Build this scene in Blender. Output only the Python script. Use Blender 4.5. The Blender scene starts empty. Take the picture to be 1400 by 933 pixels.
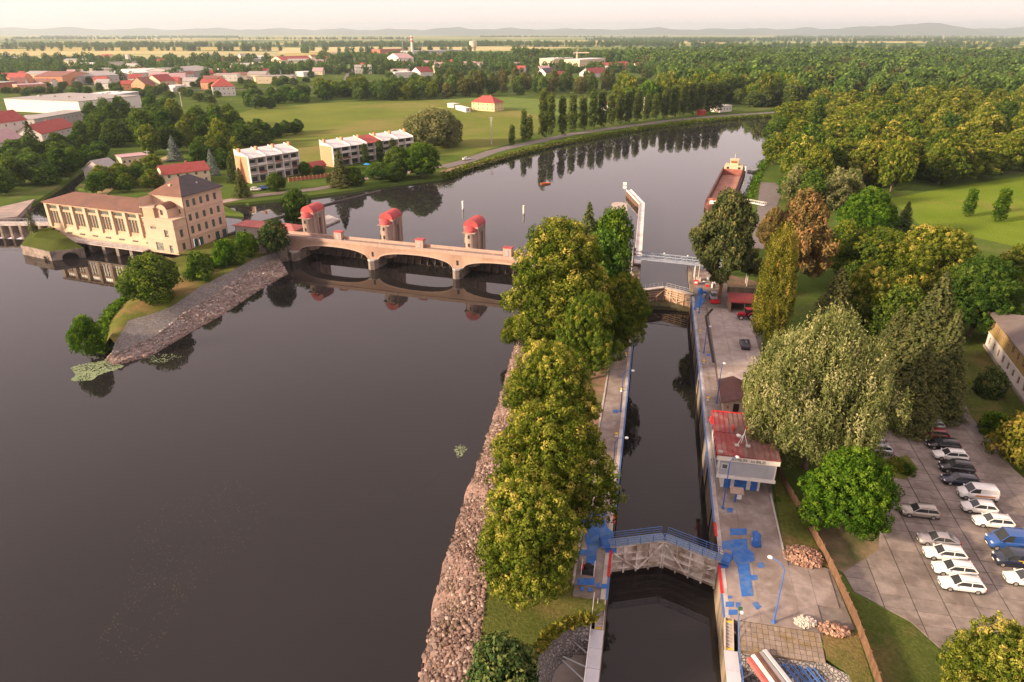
import bpy, bmesh, math, random
import numpy as np
from mathutils import Vector, Matrix
from mathutils.geometry import tessellate_polygon

# ------------------------------------------------------------------ camera, sky, sun, exposure
SC = bpy.context.scene
COL = SC.collection
FPX = 933.0                      # focal length in pixels of the 1400 px wide photograph
CAMZ = 63.0
PITCH = math.atan(422.5 / FPX)   # horizon at row 44
CP, SP = math.cos(PITCH), math.sin(PITCH)

cam_d = bpy.data.cameras.new('camera')
cam_d.sensor_width = 36.0
cam_d.lens = 36.0 * FPX / 1400.0
cam_d.clip_start = 1.0
cam_d.clip_end = 60000.0
cam = bpy.data.objects.new('camera', cam_d)
COL.objects.link(cam)
cam.location = (0, 0, CAMZ)
cam.rotation_euler = (math.pi / 2 - PITCH, 0, 0)
SC.camera = cam

SUN_DIR = Vector((-0.93, -0.37, 0)).normalized()      # towards the sun, seen from above
SUN_EL = math.radians(18.0)
world = bpy.data.worlds.new('World')
SC.world = world
world.use_nodes = True
wn, wl = world.node_tree.nodes, world.node_tree.links
wn.clear()
w_out = wn.new('ShaderNodeOutputWorld')
w_bg = wn.new('ShaderNodeBackground')
w_sky = wn.new('ShaderNodeTexSky')
w_sky.sky_type = 'NISHITA'
w_sky.sun_disc = False
w_sky.sun_elevation = SUN_EL
w_sky.sun_rotation = math.atan2(SUN_DIR.x, SUN_DIR.y)
w_sky.altitude = 200
w_sky.air_density = 1.0
w_sky.dust_density = 1.2
w_sky.ozone_density = 1.0
w_mix = wn.new('ShaderNodeMix')                        # thin, even veil of high cloud
w_mix.data_type = 'RGBA'
w_mix.inputs[0].default_value = 0.80
w_mix.inputs[7].default_value = (9.2, 7.05, 6.7, 1)
w_bg.inputs['Strength'].default_value = 0.067
wl.new(w_sky.outputs[0], w_mix.inputs[6])
wl.new(w_mix.outputs[2], w_bg.inputs['Color'])
wl.new(w_bg.outputs[0], w_out.inputs['Surface'])

sun_d = bpy.data.lights.new('sun', 'SUN')
sun_d.energy = 4.5
sun_d.angle = math.radians(6.0)
sun_d.color = (1.0, 0.75, 0.51)
sun = bpy.data.objects.new('sun', sun_d)
COL.objects.link(sun)
sun.rotation_euler = Vector((SUN_DIR.x * math.cos(SUN_EL), SUN_DIR.y * math.cos(SUN_EL), math.sin(SUN_EL))).to_track_quat('Z', 'Y').to_euler()
sun.location = (-60, -40, 120)

SC.view_settings.view_transform = 'Standard'
SC.view_settings.look = 'None'
SC.view_settings.gamma = 1.0
SC.view_settings.exposure = 1.3
SC.view_settings.use_curve_mapping = False
SC.render.engine = 'CYCLES'
SC.cycles.use_denoising = True
SC.cycles.max_bounces = 5
SC.cycles.diffuse_bounces = 2
SC.cycles.glossy_bounces = 3
SC.cycles.transmission_bounces = 2
SC.cycles.volume_bounces = 1
SC.cycles.transparent_max_bounces = 4
SC.cycles.caustics_reflective = False
SC.cycles.caustics_refractive = False
SC.cycles.use_adaptive_sampling = True
SC.cycles.adaptive_threshold = 0.02

# ------------------------------------------------------------------ pixels to places
Z_LOW, Z_UP, Z_LAND, Z_QUAY = 0.0, 3.0, 4.0, 4.2


def gp(px, py, z=Z_LAND):
    """Place where the photograph's pixel meets the level z."""
    u, v = (px - 700) / FPX, (py - 466.5) / FPX
    t = (CAMZ - z) / (SP + v * CP)
    return (u * t, (CP - v * SP) * t)


def proj(x, y, z):
    dz = z - CAMZ
    zc = y * CP - dz * SP
    return (700 + FPX * x / zc, 466.5 - FPX * (dz * CP + y * SP) / zc, zc)


def top_z(px, py, z, pyt):
    """Height of the vertical standing at pixel (px, py) on level z whose top shows at row pyt."""
    x, y = gp(px, py, z)
    lo, hi = z, z + 200
    for _ in range(50):
        m = (lo + hi) / 2
        if proj(x, y, m)[1] > pyt:
            lo = m
        else:
            hi = m
    return lo


AZ = math.radians(11.5)
AXS, AXN = (math.sin(AZ), math.cos(AZ)), (math.cos(AZ), -math.sin(AZ))
LOCK_O = (19.27, 68.15)


def lk(s, n, z=None):
    """Lock frame: s metres upstream of the lower gate, n metres right of the axis."""
    p = (LOCK_O[0] + s * AXS[0] + n * AXN[0], LOCK_O[1] + s * AXS[1] + n * AXN[1])
    return p if z is None else (p[0], p[1], z)


# ------------------------------------------------------------------ object helpers
def tag(o, label=None, cat=None, group=None, kind=None):
    if label: o['label'] = label
    if cat: o['category'] = cat
    if group: o['group'] = group
    if kind: o['kind'] = kind
    return o


def thing(name, label, cat, loc=(0, 0, 0), rz=0.0, group=None):
    o = bpy.data.objects.new(name, None)
    o.empty_display_size = 0.5
    COL.objects.link(o)
    o.location = loc
    o.rotation_euler = (0, 0, rz)
    return tag(o, label, cat, group)


def link_mesh(name, me, parent=None, loc=(0, 0, 0), rz=0.0):
    o = bpy.data.objects.new(name, me)
    COL.objects.link(o)
    o.parent = parent
    o.location = loc
    o.rotation_euler = (0, 0, rz)
    return o


def copy_tree(o, parent=None):
    c = o.copy()
    COL.objects.link(c)
    c.parent = parent
    for ch in list(o.children):
        copy_tree(ch, c)
    return c


class MB:
    """Collects shapes; build() links them as one mesh object."""

    def __init__(self, M=None):
        self.v, self.f, self.m, self.M = [], [], [], M

    def add(self, verts, faces, mi=0):
        b = len(self.v)
        if self.M is not None:
            verts = [tuple(self.M @ Vector(q)) for q in verts]
        self.v.extend(verts)
        self.f.extend([tuple(b + i for i in q) for q in faces])
        self.m.extend([mi] * len(faces))
        return self

    def box(self, x0, y0, z0, x1, y1, z1, mi=0, rz=0.0, c=None):
        vs = [(x, y, z) for z in (z0, z1) for x, y in ((x0, y0), (x1, y0), (x1, y1), (x0, y1))]
        if rz:
            cx, cy = c or ((x0 + x1) / 2, (y0 + y1) / 2)
            ca, sa = math.cos(rz), math.sin(rz)
            vs = [(cx + (x - cx) * ca - (y - cy) * sa, cy + (x - cx) * sa + (y - cy) * ca, z) for x, y, z in vs]
        return self.add(vs, [(3, 2, 1, 0), (4, 5, 6, 7), (0, 1, 5, 4), (1, 2, 6, 5), (2, 3, 7, 6), (3, 0, 4, 7)], mi)

    def prism(self, poly, z0, z1, mi=0, cap=True):
        """poly: ring of (x, y); z0, z1 numbers."""
        a = sum(poly[i][0] * poly[(i + 1) % len(poly)][1] - poly[(i + 1) % len(poly)][0] * poly[i][1] for i in range(len(poly)))
        if a < 0:
            poly = poly[::-1]
        n = len(poly)
        vs = [(x, y, z0) for x, y in poly] + [(x, y, z1) for x, y in poly]
        fs = [(i, (i + 1) % n, n + (i + 1) % n, n + i) for i in range(n)]
        if cap:
            if n <= 4:
                fs += [tuple(range(n - 1, -1, -1)), tuple(range(n, 2 * n))]
            else:
                for t in tessellate_polygon([[Vector((x, y, 0)) for x, y in poly]]):
                    p = [poly[i] for i in t]
                    s = (p[1][0] - p[0][0]) * (p[2][1] - p[0][1]) - (p[2][0] - p[0][0]) * (p[1][1] - p[0][1])
                    t = tuple(t) if s > 0 else tuple(t[::-1])
                    fs += [tuple(n + i for i in t), t[::-1]]
        return self.add(vs, fs, mi)

    def sheet(self, poly, z, mi=0, holes=()):
        rings = [[Vector((x, y, 0)) for x, y in r] for r in (poly, *holes)]
        pts = [q for r in rings for q in r]
        fs = []
        for t in tessellate_polygon(rings):
            p = [pts[i] for i in t]
            s = (p[1].x - p[0].x) * (p[2].y - p[0].y) - (p[2].x - p[0].x) * (p[1].y - p[0].y)
            fs.append(tuple(t) if s > 0 else tuple(t[::-1]))
        return self.add([(q.x, q.y, z) for q in pts], fs, mi)

    def tube(self, pts, r, n=6, mi=0, caps=True):
        """pts: 3-D points, r: radius or list of radii."""
        P = [Vector(q) for q in pts]
        R = r if isinstance(r, (list, tuple)) else [r] * len(P)
        vs, fs = [], []
        for i, q in enumerate(P):
            d = (P[min(i + 1, len(P) - 1)] - P[max(i - 1, 0)]).normalized()
            up = Vector((0, 0, 1)) if abs(d.z) < 0.95 else Vector((1, 0, 0))
            a = d.cross(up).normalized()
            b = a.cross(d)
            for k in range(n):
                an = 2 * math.pi * k / n + math.pi / n
                vs.append(tuple(q + (a * math.cos(an) + b * math.sin(an)) * R[i]))
        for i in range(len(P) - 1):
            for k in range(n):
                fs.append((i * n + k, (i + 1) * n + k, (i + 1) * n + (k + 1) % n, i * n + (k + 1) % n))
        if caps:
            fs += [tuple(range(n)), tuple(range(len(P) * n - 1, (len(P) - 1) * n - 1, -1))]
        return self.add(vs, fs, mi)

    def lathe(self, x, y, prof, n=12, mi=0):
        """prof: list of (radius, z)."""
        vs = [(x + r * math.cos(2 * math.pi * k / n), y + r * math.sin(2 * math.pi * k / n), z) for r, z in prof for k in range(n)]
        fs = [(i * n + k, i * n + (k + 1) % n, (i + 1) * n + (k + 1) % n, (i + 1) * n + k) for i in range(len(prof) - 1) for k in range(n)]
        fs += [tuple(range(n - 1, -1, -1)), tuple(range((len(prof) - 1) * n, len(prof) * n))]
        return self.add(vs, fs, mi)

    def mesh(self, name, mats, smooth=False):
        me = bpy.data.meshes.new(name)
        me.from_pydata(self.v, [], self.f)
        for q in (mats if isinstance(mats, (list, tuple)) else [mats]):
            me.materials.append(q)
        if any(self.m):
            me.polygons.foreach_set('material_index', self.m)
        if smooth:
            me.polygons.foreach_set('use_smooth', [True] * len(self.f))
        me.update()
        return me

    def build(self, name, mats, parent=None, loc=(0, 0, 0), rz=0.0, smooth=False, bevel=0.0):
        o = link_mesh(name, self.mesh(name, mats, smooth), parent, loc, rz)
        if bevel:
            b = o.modifiers.new('bevel', 'BEVEL')
            b.width = bevel
            b.segments = 1
            b.limit_method = 'ANGLE'
        return o


# ------------------------------------------------------------------ materials
def new_mat(name):
    m = bpy.data.materials.new(name)
    m.use_nodes = True
    nt = m.node_tree
    nt.nodes.clear()
    out = nt.nodes.new('ShaderNodeOutputMaterial')
    return m, nt, nt.nodes, nt.links, out


def noise(nt, vec, scale, detail=4.0, rough=0.55, dist=0.0):
    n = nt.nodes.new('ShaderNodeTexNoise')
    n.inputs['Scale'].default_value = scale
    n.inputs['Detail'].default_value = detail
    n.inputs['Roughness'].default_value = rough
    n.inputs['Distortion'].default_value = dist
    nt.links.new(vec, n.inputs['Vector'])
    return n.outputs[0]


def ramp(nt, fac, stops):
    r = nt.nodes.new('ShaderNodeValToRGB')
    e = r.color_ramp.elements
    while len(e) < len(stops):
        e.new(0.5)
    for i, (p, c) in enumerate(stops):
        e[i].position = p
        e[i].color = (*c, 1) if len(c) == 3 else c
    nt.links.new(fac, r.inputs[0])
    return r.outputs[0]


def mixc(nt, fac, a, b, mode='MIX'):
    m = nt.nodes.new('ShaderNodeMix')
    m.data_type = 'RGBA'
    m.blend_type = mode
    for s, v in ((0, fac), (6, a), (7, b)):
        if isinstance(v, (int, float)):
            m.inputs[s].default_value = v
        elif isinstance(v, tuple):
            m.inputs[s].default_value = (*v, 1) if len(v) == 3 else v
        else:
            nt.links.new(v, m.inputs[s])
    return m.outputs[2]


def math_n(nt, op, a, b=0.5):
    m = nt.nodes.new('ShaderNodeMath')
    m.operation = op
    for i, v in enumerate((a, b)):
        if isinstance(v, (int, float)):
            m.inputs[i].default_value = v
        else:
            nt.links.new(v, m.inputs[i])
    return m.outputs[0]


def pos(nt):
    return nt.nodes.new('ShaderNodeNewGeometry').outputs['Position']


def obj_rand(nt):
    return nt.nodes.new('ShaderNodeObjectInfo').outputs['Random']


MATS = {}


def M(name, col=(0.5, 0.5, 0.5), var=0.25, scale=1.0, rough=0.8, bump=0.0, bscale=None, metal=0.0, spec=0.3,
      col2=None, s2=0.15, objvar=0.0, streak=False, emit=None):
    """Plain weathered surface: base colour broken by two sizes of noise, dirt blotches and a little relief."""
    if name in MATS:
        return MATS[name]
    m, nt, N, L, out = new_mat(name)
    b = N.new('ShaderNodeBsdfPrincipled')
    L.new(b.outputs[0], out.inputs[0])
    p = pos(nt)
    if streak:
        mp = N.new('ShaderNodeMapping')
        mp.inputs['Scale'].default_value = (1, 1, 0.12)
        L.new(p, mp.inputs[0])
        p = mp.outputs[0]
    n1 = noise(nt, p, scale, 6, 0.65)
    dark = tuple(max(0.0, c * (1 - var)) for c in col)
    light = tuple(min(1.0, c * (1 + var)) for c in col)
    c = ramp(nt, n1, [(0.3, dark), (0.7, light)])
    if col2:
        n2 = noise(nt, p, s2, 5, 0.6, 0.4)
        c = mixc(nt, ramp(nt, n2, [(0.46, (0, 0, 0)), (0.62, (1, 1, 1))]), c, col2)
    if objvar:
        hs = N.new('ShaderNodeHueSaturation')
        L.new(c, hs.inputs['Color'])
        L.new(math_n(nt, 'MULTIPLY_ADD', obj_rand(nt), objvar), hs.inputs['Value'])
        hs.inputs['Value'].links[0].from_node.inputs[2].default_value = 1 - objvar / 2
        c = hs.outputs[0]
    L.new(c, b.inputs['Base Color'])
    b.inputs['Roughness'].default_value = rough
    b.inputs['Metallic'].default_value = metal
    b.inputs['Specular IOR Level'].default_value = spec
    if bump:
        bn = N.new('ShaderNodeBump')
        bn.inputs['Strength'].default_value = 1.0
        bn.inputs['Distance'].default_value = bump
        L.new(noise(nt, p, bscale or scale * 4, 4, 0.6), bn.inputs['Height'])
        L.new(bn.outputs[0], b.inputs['Normal'])
    if emit:
        b.inputs['Emission Color'].default_value = (*emit[0], 1)
        b.inputs['Emission Strength'].default_value = emit[1]
    MATS[name] = m
    return m


def grass_mat(name, a, b, dry, scale=0.06, dryness=0.5):
    if name in MATS:
        return MATS[name]
    m, nt, N, L, out = new_mat(name)
    bs = N.new('ShaderNodeBsdfDiffuse')
    L.new(bs.outputs[0], out.inputs[0])
    p = pos(nt)
    c = ramp(nt, noise(nt, p, scale, 8, 0.62), [(0.3, a), (0.68, b)])
    d = ramp(nt, noise(nt, p, scale * 0.37, 6, 0.65, 0.6), [(0.62 - 0.2 * dryness, (0, 0, 0)), (0.80 - 0.2 * dryness, (1, 1, 1))])
    c = mixc(nt, d, c, dry)
    f = ramp(nt, noise(nt, p, 2.2, 5, 0.7), [(0.3, (0.66, 0.66, 0.66)), (0.7, (1.25, 1.25, 1.25))])
    c = mixc(nt, 1.0, c, f, 'MULTIPLY')
    L.new(c, bs.inputs[0])
    bn = N.new('ShaderNodeBump')
    bn.inputs['Distance'].default_value = 0.15
    L.new(noise(nt, p, 3.0, 4, 0.7), bn.inputs['Height'])
    L.new(bn.outputs[0], bs.inputs['Normal'])
    MATS[name] = m
    return m


def leaf_mat(name, dark, mid, light, bloom_lit=None, trans=0.34, objvar=0.3, hue=0.02):
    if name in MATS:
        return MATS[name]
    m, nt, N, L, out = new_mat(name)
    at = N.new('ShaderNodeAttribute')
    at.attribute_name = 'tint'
    bl = bloom_lit or light
    c = ramp(nt, at.outputs['Fac'], [(0.0, dark), (0.35, mid), (0.72, light), (1.0, bl)])  # last stop: blossom colour, also used for the painted sunlit tips
    r = obj_rand(nt)
    hs = N.new('ShaderNodeHueSaturation')
    L.new(c, hs.inputs['Color'])
    v = math_n(nt, 'MULTIPLY_ADD', r, objvar)
    v.node.inputs[2].default_value = 1 - objvar / 2
    L.new(v, hs.inputs['Value'])
    r2 = math_n(nt, 'FRACT', math_n(nt, 'MULTIPLY', r, 7.31))
    h = math_n(nt, 'MULTIPLY_ADD', r2, hue * 2)
    h.node.inputs[2].default_value = 0.5 - hue
    L.new(h, hs.inputs['Hue'])
    d = N.new('ShaderNodeBsdfDiffuse')
    t = N.new('ShaderNodeBsdfTranslucent')
    L.new(hs.outputs[0], d.inputs[0])
    L.new(mixc(nt, 1.0, hs.outputs[0], (1.0, 1.15, 0.5), 'MULTIPLY'), t.inputs[0])
    mx = N.new('ShaderNodeMixShader')
    mx.inputs[0].default_value = trans
    L.new(d.outputs[0], mx.inputs[1])
    L.new(t.outputs[0], mx.inputs[2])
    L.new(mx.outputs[0], out.inputs[0])
    MATS[name] = m
    return m


def water_mat(name, deep, wscale=0.35, wdist=0.02):
    m, nt, N, L, out = new_mat(name)
    b = N.new('ShaderNodeBsdfPrincipled')
    p = pos(nt)
    c = mixc(nt, ramp(nt, noise(nt, p, 0.02, 4, 0.6), [(0.35, (0, 0, 0)), (0.7, (1, 1, 1))]), deep, tuple(q * 1.35 for q in deep))
    L.new(c, b.inputs['Base Color'])
    rr_ = N.new('ShaderNodeMapRange')
    mp2 = N.new('ShaderNodeMapping')
    mp2.inputs['Scale'].default_value = (0.02, 0.055, 1.0)
    mp2.inputs['Rotation'].default_value = (0, 0, -0.5)
    L.new(p, mp2.inputs[0])
    L.new(noise(nt, mp2.outputs[0], 1.0, 5, 0.6, 0.6), rr_.inputs[0])
    rr_.inputs[1].default_value, rr_.inputs[2].default_value = 0.4, 0.7
    rr_.inputs[3].default_value, rr_.inputs[4].default_value = 0.015, 0.055
    L.new(rr_.outputs[0], b.inputs['Roughness'])
    b.inputs['IOR'].default_value = 1.333
    b.inputs['Specular IOR Level'].default_value = 0.5
    mp = N.new('ShaderNodeMapping')
    mp.inputs['Scale'].default_value = (1.0, 0.55, 1.0)
    mp.inputs['Rotation'].default_value = (0, 0, 0.5)
    L.new(p, mp.inputs[0])
    bn = N.new('ShaderNodeBump')
    bn.inputs['Strength'].default_value = 1.0
    bn.inputs['Distance'].default_value = wdist
    gust = ramp(nt, noise(nt, p, 0.012, 3, 0.6, 0.5), [(0.35, (0.15, 0.15, 0.15)), (0.7, (1, 1, 1))])
    L.new(math_n(nt, 'MULTIPLY', noise(nt, mp.outputs[0], wscale, 3, 0.5), gust), bn.inputs['Height'])
    L.new(bn.outputs[0], b.inputs['Normal'])
    L.new(b.outputs[0], out.inputs[0])
    MATS[name] = m
    return m


CONC = M('concrete_quay', (0.27, 0.235, 0.215), 0.22, 0.8, 0.9, 0.01, 6, col2=(0.20, 0.165, 0.145), s2=0.12)
CONC_L = M('concrete_light', (0.46, 0.42, 0.39), 0.18, 0.7, 0.85, 0.01, 5, col2=(0.34, 0.29, 0.26), s2=0.3, streak=True)
CONC_W = M('wall_concrete', (0.24, 0.19, 0.14), 0.35, 0.9, 0.9, 0.03, 3, col2=(0.10, 0.085, 0.06), s2=0.3, streak=True)
ASPH = M('asphalt', (0.15, 0.13, 0.125), 0.16, 0.6, 0.9, 0.006, 20)
SLAB = M('slab_concrete', (0.225, 0.19, 0.168), 0.24, 0.9, 0.9, 0.01, 8, col2=(0.15, 0.122, 0.105), s2=0.3, objvar=0.24)
DIRT = M('dirt', (0.24, 0.15, 0.10), 0.3, 0.7, 0.95, 0.03, 4, col2=(0.13, 0.12, 0.05), s2=0.25)
BLUE = M('blue_paint', (0.035, 0.13, 0.42), 0.15, 1.5, 0.55)
BLUE_F = M('blue_floor_paint', (0.035, 0.135, 0.42), 0.22, 1.2, 0.7, col2=(0.085, 0.165, 0.34), s2=1.1)
BLUE_R = M('blue_rail_paint', (0.07, 0.16, 0.40), 0.15, 1.0, 0.5)
RED = M('red_paint', (0.50, 0.02, 0.025), 0.15, 1.0, 0.5)
WHITE = M('white_paint', (0.74, 0.72, 0.69), 0.06, 1.0, 0.6, col2=(0.62, 0.58, 0.53), s2=0.5)
YELLOW = M('yellow_paint', (0.72, 0.48, 0.04), 0.1, 1.0, 0.6)
STEEL = M('grey_steel', (0.35, 0.36, 0.38), 0.12, 1.0, 0.5, metal=0.3)
STEEL_B = M('blue_grey_steel', (0.25, 0.30, 0.38), 0.12, 1.0, 0.55)
BLACK = M('black_rubber', (0.02, 0.02, 0.022), 0.2, 2.0, 0.8)
GLASS = M('dark_glass', (0.035, 0.04, 0.045), 0.2, 0.6, 0.12, spec=0.5)
GLASS_G = M('grey_green_glass', (0.10, 0.12, 0.105), 0.35, 0.5, 0.25, spec=0.5)
WOOD_F = M('fence_wood', (0.15, 0.085, 0.05), 0.3, 2.0, 0.85, objvar=0.35)
BARK = M('bark', (0.13, 0.095, 0.07), 0.3, 2.0, 0.95, 0.03, 8)
BARK_R = M('pine_bark', (0.26, 0.13, 0.075), 0.3, 2.0, 0.95, 0.03, 8)
# ================================================================== the setting
rng = np.random.default_rng(7)
rnd = random.Random(11)


def resample(pts, n):
    P = [np.array(q, float) for q in pts]
    d = [0.0]
    for a, b in zip(P, P[1:]):
        d.append(d[-1] + float(np.linalg.norm(b - a)))
    out = []
    for i in range(n):
        t = d[-1] * i / (n - 1)
        k = max(j for j in range(len(d)) if d[j] <= t + 1e-9)
        k = min(k, len(P) - 2)
        f = (t - d[k]) / max(1e-9, d[k + 1] - d[k])
        out.append(P[k] * (1 - f) + P[k + 1] * f)
    return out


def loft(mb, rows, mi=0):
    """rows: lists of 3-D points of equal length."""
    n = len(rows[0])
    vs = [tuple(map(float, q)) for r in rows for q in r]
    fs = []
    for i in range(len(rows) - 1):
        for k in range(n - 1):
            fs.append((i * n + k, i * n + k + 1, (i + 1) * n + k + 1, (i + 1) * n + k))
    return mb.add(vs, fs, mi)


def strip(mb, line, w, z, mi=0):
    L_, R_ = [], []
    for i, q in enumerate(line):
        a, b = line[max(0, i - 1)], line[min(len(line) - 1, i + 1)]
        d = Vector((b[0] - a[0], b[1] - a[1])).normalized()
        ww = w[i] if isinstance(w, (list, tuple)) else w
        L_.append((q[0] - d.y * ww / 2, q[1] + d.x * ww / 2, z))
        R_.append((q[0] + d.y * ww / 2, q[1] - d.x * ww / 2, z))
    return loft(mb, [R_, L_], mi)


def px_line(pts, z):
    return [gp(a, b, z) for a, b in pts]


# ---- materials of the land
def ground_material():
    m, nt, N, L, out = new_mat('ground_land')
    d = N.new('ShaderNodeBsdfDiffuse')
    L.new(d.outputs[0], out.inputs[0])
    p = pos(nt)
    sx = N.new('ShaderNodeSeparateXYZ')
    L.new(p, sx.inputs[0])
    near = ramp(nt, noise(nt, p, 0.05, 8, 0.62), [(0.3, (0.050, 0.085, 0.018)), (0.55, (0.085, 0.125, 0.028)), (0.75, (0.17, 0.15, 0.07))])
    fine = ramp(nt, noise(nt, p, 1.8, 5, 0.7), [(0.3, (0.7, 0.7, 0.7)), (0.7, (1.25, 1.25, 1.25))])
    near = mixc(nt, 1.0, near, fine, 'MULTIPLY')
    mp = N.new('ShaderNodeMapping')
    mp.inputs['Scale'].default_value = (0.0011, 0.0026, 1)
    mp.inputs['Rotation'].default_value = (0, 0, 0.12)
    L.new(p, mp.inputs[0])
    vo = N.new('ShaderNodeTexVoronoi')
    vo.feature = 'F1'
    vo.inputs['Scale'].default_value = 1.0
    vo.inputs['Randomness'].default_value = 0.85
    L.new(mp.outputs[0], vo.inputs['Vector'])
    sc = N.new('ShaderNodeSeparateColor')
    L.new(vo.outputs['Color'], sc.inputs[0])
    far = ramp(nt, sc.outputs[0], [(0.0, (0.06, 0.11, 0.03)), (0.25, (0.14, 0.20, 0.06)), (0.45, (0.40, 0.34, 0.13)), (0.62, (0.17, 0.21, 0.07)), (0.8, (0.46, 0.40, 0.20)), (1.0, (0.08, 0.13, 0.04))])
    far.node.color_ramp.interpolation = 'CONSTANT'
    far = mixc(nt, 1.0, far, ramp(nt, noise(nt, p, 0.01, 5, 0.6), [(0.3, (0.8, 0.8, 0.8)), (0.7, (1.15, 1.15, 1.15))]), 'MULTIPLY')
    f = math_n(nt, 'SMOOTH_MIN', math_n(nt, 'DIVIDE', math_n(nt, 'SUBTRACT', sx.outputs[1], 1250.0), 150.0), 1.0)
    f.node.inputs[2].default_value = 0.1
    cl = N.new('ShaderNodeClamp')
    L.new(f, cl.inputs[0])
    L.new(mixc(nt, cl.outputs[0], near, far), d.inputs[0])
    return m


GROUND = ground_material()
MEADOW = grass_mat('meadow_grass', (0.118, 0.155, 0.034), (0.172, 0.20, 0.046), (0.25, 0.20, 0.085), 0.022, 0.55)
LAWN = grass_mat('lawn_grass', (0.055, 0.078, 0.018), (0.088, 0.108, 0.028), (0.16, 0.12, 0.055), 0.16, 0.6)
ROUGH = grass_mat('rough_grass', (0.075, 0.095, 0.022), (0.125, 0.135, 0.035), (0.22, 0.145, 0.07), 0.14, 0.72)
STONE = M('riprap_stone', (0.20, 0.145, 0.125), 0.3, 1.5, 0.95, 0.02, 6, objvar=0.7, col2=(0.16, 0.115, 0.10), s2=0.9)
STONE_BED = M('riprap_bed', (0.19, 0.125, 0.105), 0.4, 1.4, 0.95, 0.12, 2.2, col2=(0.26, 0.165, 0.14), s2=0.35)


def cobble_material():
    m, nt, N, L, out = new_mat('cobble_grey')
    b = N.new('ShaderNodeBsdfPrincipled')
    b.inputs['Roughness'].default_value = 0.9
    p = pos(nt)
    v = N.new('ShaderNodeTexVoronoi')
    v.feature = 'DISTANCE_TO_EDGE'
    v.inputs['Scale'].default_value = 2.9
    L.new(p, v.inputs['Vector'])
    v2 = N.new('ShaderNodeTexVoronoi')
    v2.inputs['Scale'].default_value = 2.9
    L.new(p, v2.inputs['Vector'])
    sc = N.new('ShaderNodeSeparateColor')
    L.new(v2.outputs['Color'], sc.inputs[0])
    c = ramp(nt, sc.outputs[0], [(0.0, (0.15, 0.14, 0.14)), (0.5, (0.22, 0.205, 0.20)), (1.0, (0.30, 0.275, 0.265))])
    c = mixc(nt, ramp(nt, v.outputs['Distance'], [(0.02, (1, 1, 1)), (0.09, (0, 0, 0))]), c, (0.11, 0.10, 0.09))
    c = mixc(nt, ramp(nt, noise(nt, p, 0.5, 5, 0.6), [(0.5, (0, 0, 0)), (0.7, (0.7, 0.7, 0.7))]), c, (0.16, 0.125, 0.10))
    L.new(c, b.inputs['Base Color'])
    bn = N.new('ShaderNodeBump')
    bn.inputs['Distance'].default_value = 0.12
    L.new(ramp(nt, v.outputs['Distance'], [(0.0, (0, 0, 0)), (0.15, (1, 1, 1))]), bn.inputs['Height'])
    L.new(bn.outputs[0], b.inputs['Normal'])
    L.new(b.outputs[0], out.inputs[0])
    return m


COBBLE = cobble_material()

# ---- water
W_LOW = water_mat('water_lower', (0.0135, 0.0122, 0.0122), 0.45, 0.02)
W_UP = water_mat('water_upper', (0.018, 0.017, 0.0175), 0.40, 0.012)

up_bank = px_line([(1086, 158), (1040, 160), (1000, 164), (940, 170), (870, 179), (800, 190), (740, 203), (680, 219), (625, 237), (606, 246),
                   (575, 250), (520, 257), (460, 266), (400, 274), (340, 280), (300, 282)], Z_UP)
right_bank = [lk(112, 13), gp(985, 320, Z_UP), gp(1018, 290, Z_UP), gp(1034, 258, Z_UP), gp(1044, 235, Z_UP), gp(1056, 207, Z_UP), gp(1070, 183, Z_UP), gp(1088, 165, Z_UP)]
ring = [lk(-320, 18.9), lk(-20, 18.9), lk(-15.6, 18.2), lk(-12.4, 16.2), lk(-10.5, 12.5), lk(60, 12.5)] + right_bank + [gp(1110, 160.5, Z_UP)] + up_bank
PH_O, PH_A = (-99.5, 196.5), math.radians(-20.8)          # powerhouse frame: u right, v back
PU, PV = (math.cos(PH_A), math.sin(PH_A)), (-math.sin(PH_A), math.cos(PH_A))


def ph(u, v):
    return (PH_O[0] + u * PU[0] + v * PV[0], PH_O[1] + u * PU[1] + v * PV[1])


ring += [ph(-12, 42), ph(-40, 40), gp(104, 260, Z_UP), gp(126, 240, Z_UP), gp(160, 222, Z_UP), gp(150, 219, Z_UP), gp(108, 238, Z_UP), gp(82, 258, Z_UP), gp(56, 275, Z_UP),
         gp(20, 297, Z_UP), gp(-40, 306, 1), (-330, 190), (-420, -320)]
mb = MB()
mb.sheet([(-26000, -600), (26000, -600), (26000, 30000), (-26000, 30000)], Z_LAND, 0, holes=[ring])
# banks sloping down into the water
cx = sum(q[0] for q in ring) / len(ring)
area = sum(ring[i][0] * ring[(i + 1) % len(ring)][1] - ring[(i + 1) % len(ring)][0] * ring[i][1] for i in range(len(ring)))
inner = []
for i, q in enumerate(ring):
    a, b = ring[i - 1], ring[(i + 1) % len(ring)]
    d = Vector((b[0] - a[0], b[1] - a[1])).normalized()
    sgn = 1 if area > 0 else -1
    inner.append((q[0] - d.y * sgn * 3.0, q[1] + d.x * sgn * 3.0, -1.5))
loft(mb, [[(q[0], q[1], Z_LAND) for q in ring + ring[:1]], inner + inner[:1]], 0)
tag(mb.build('ground', GROUND), kind='structure')

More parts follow.
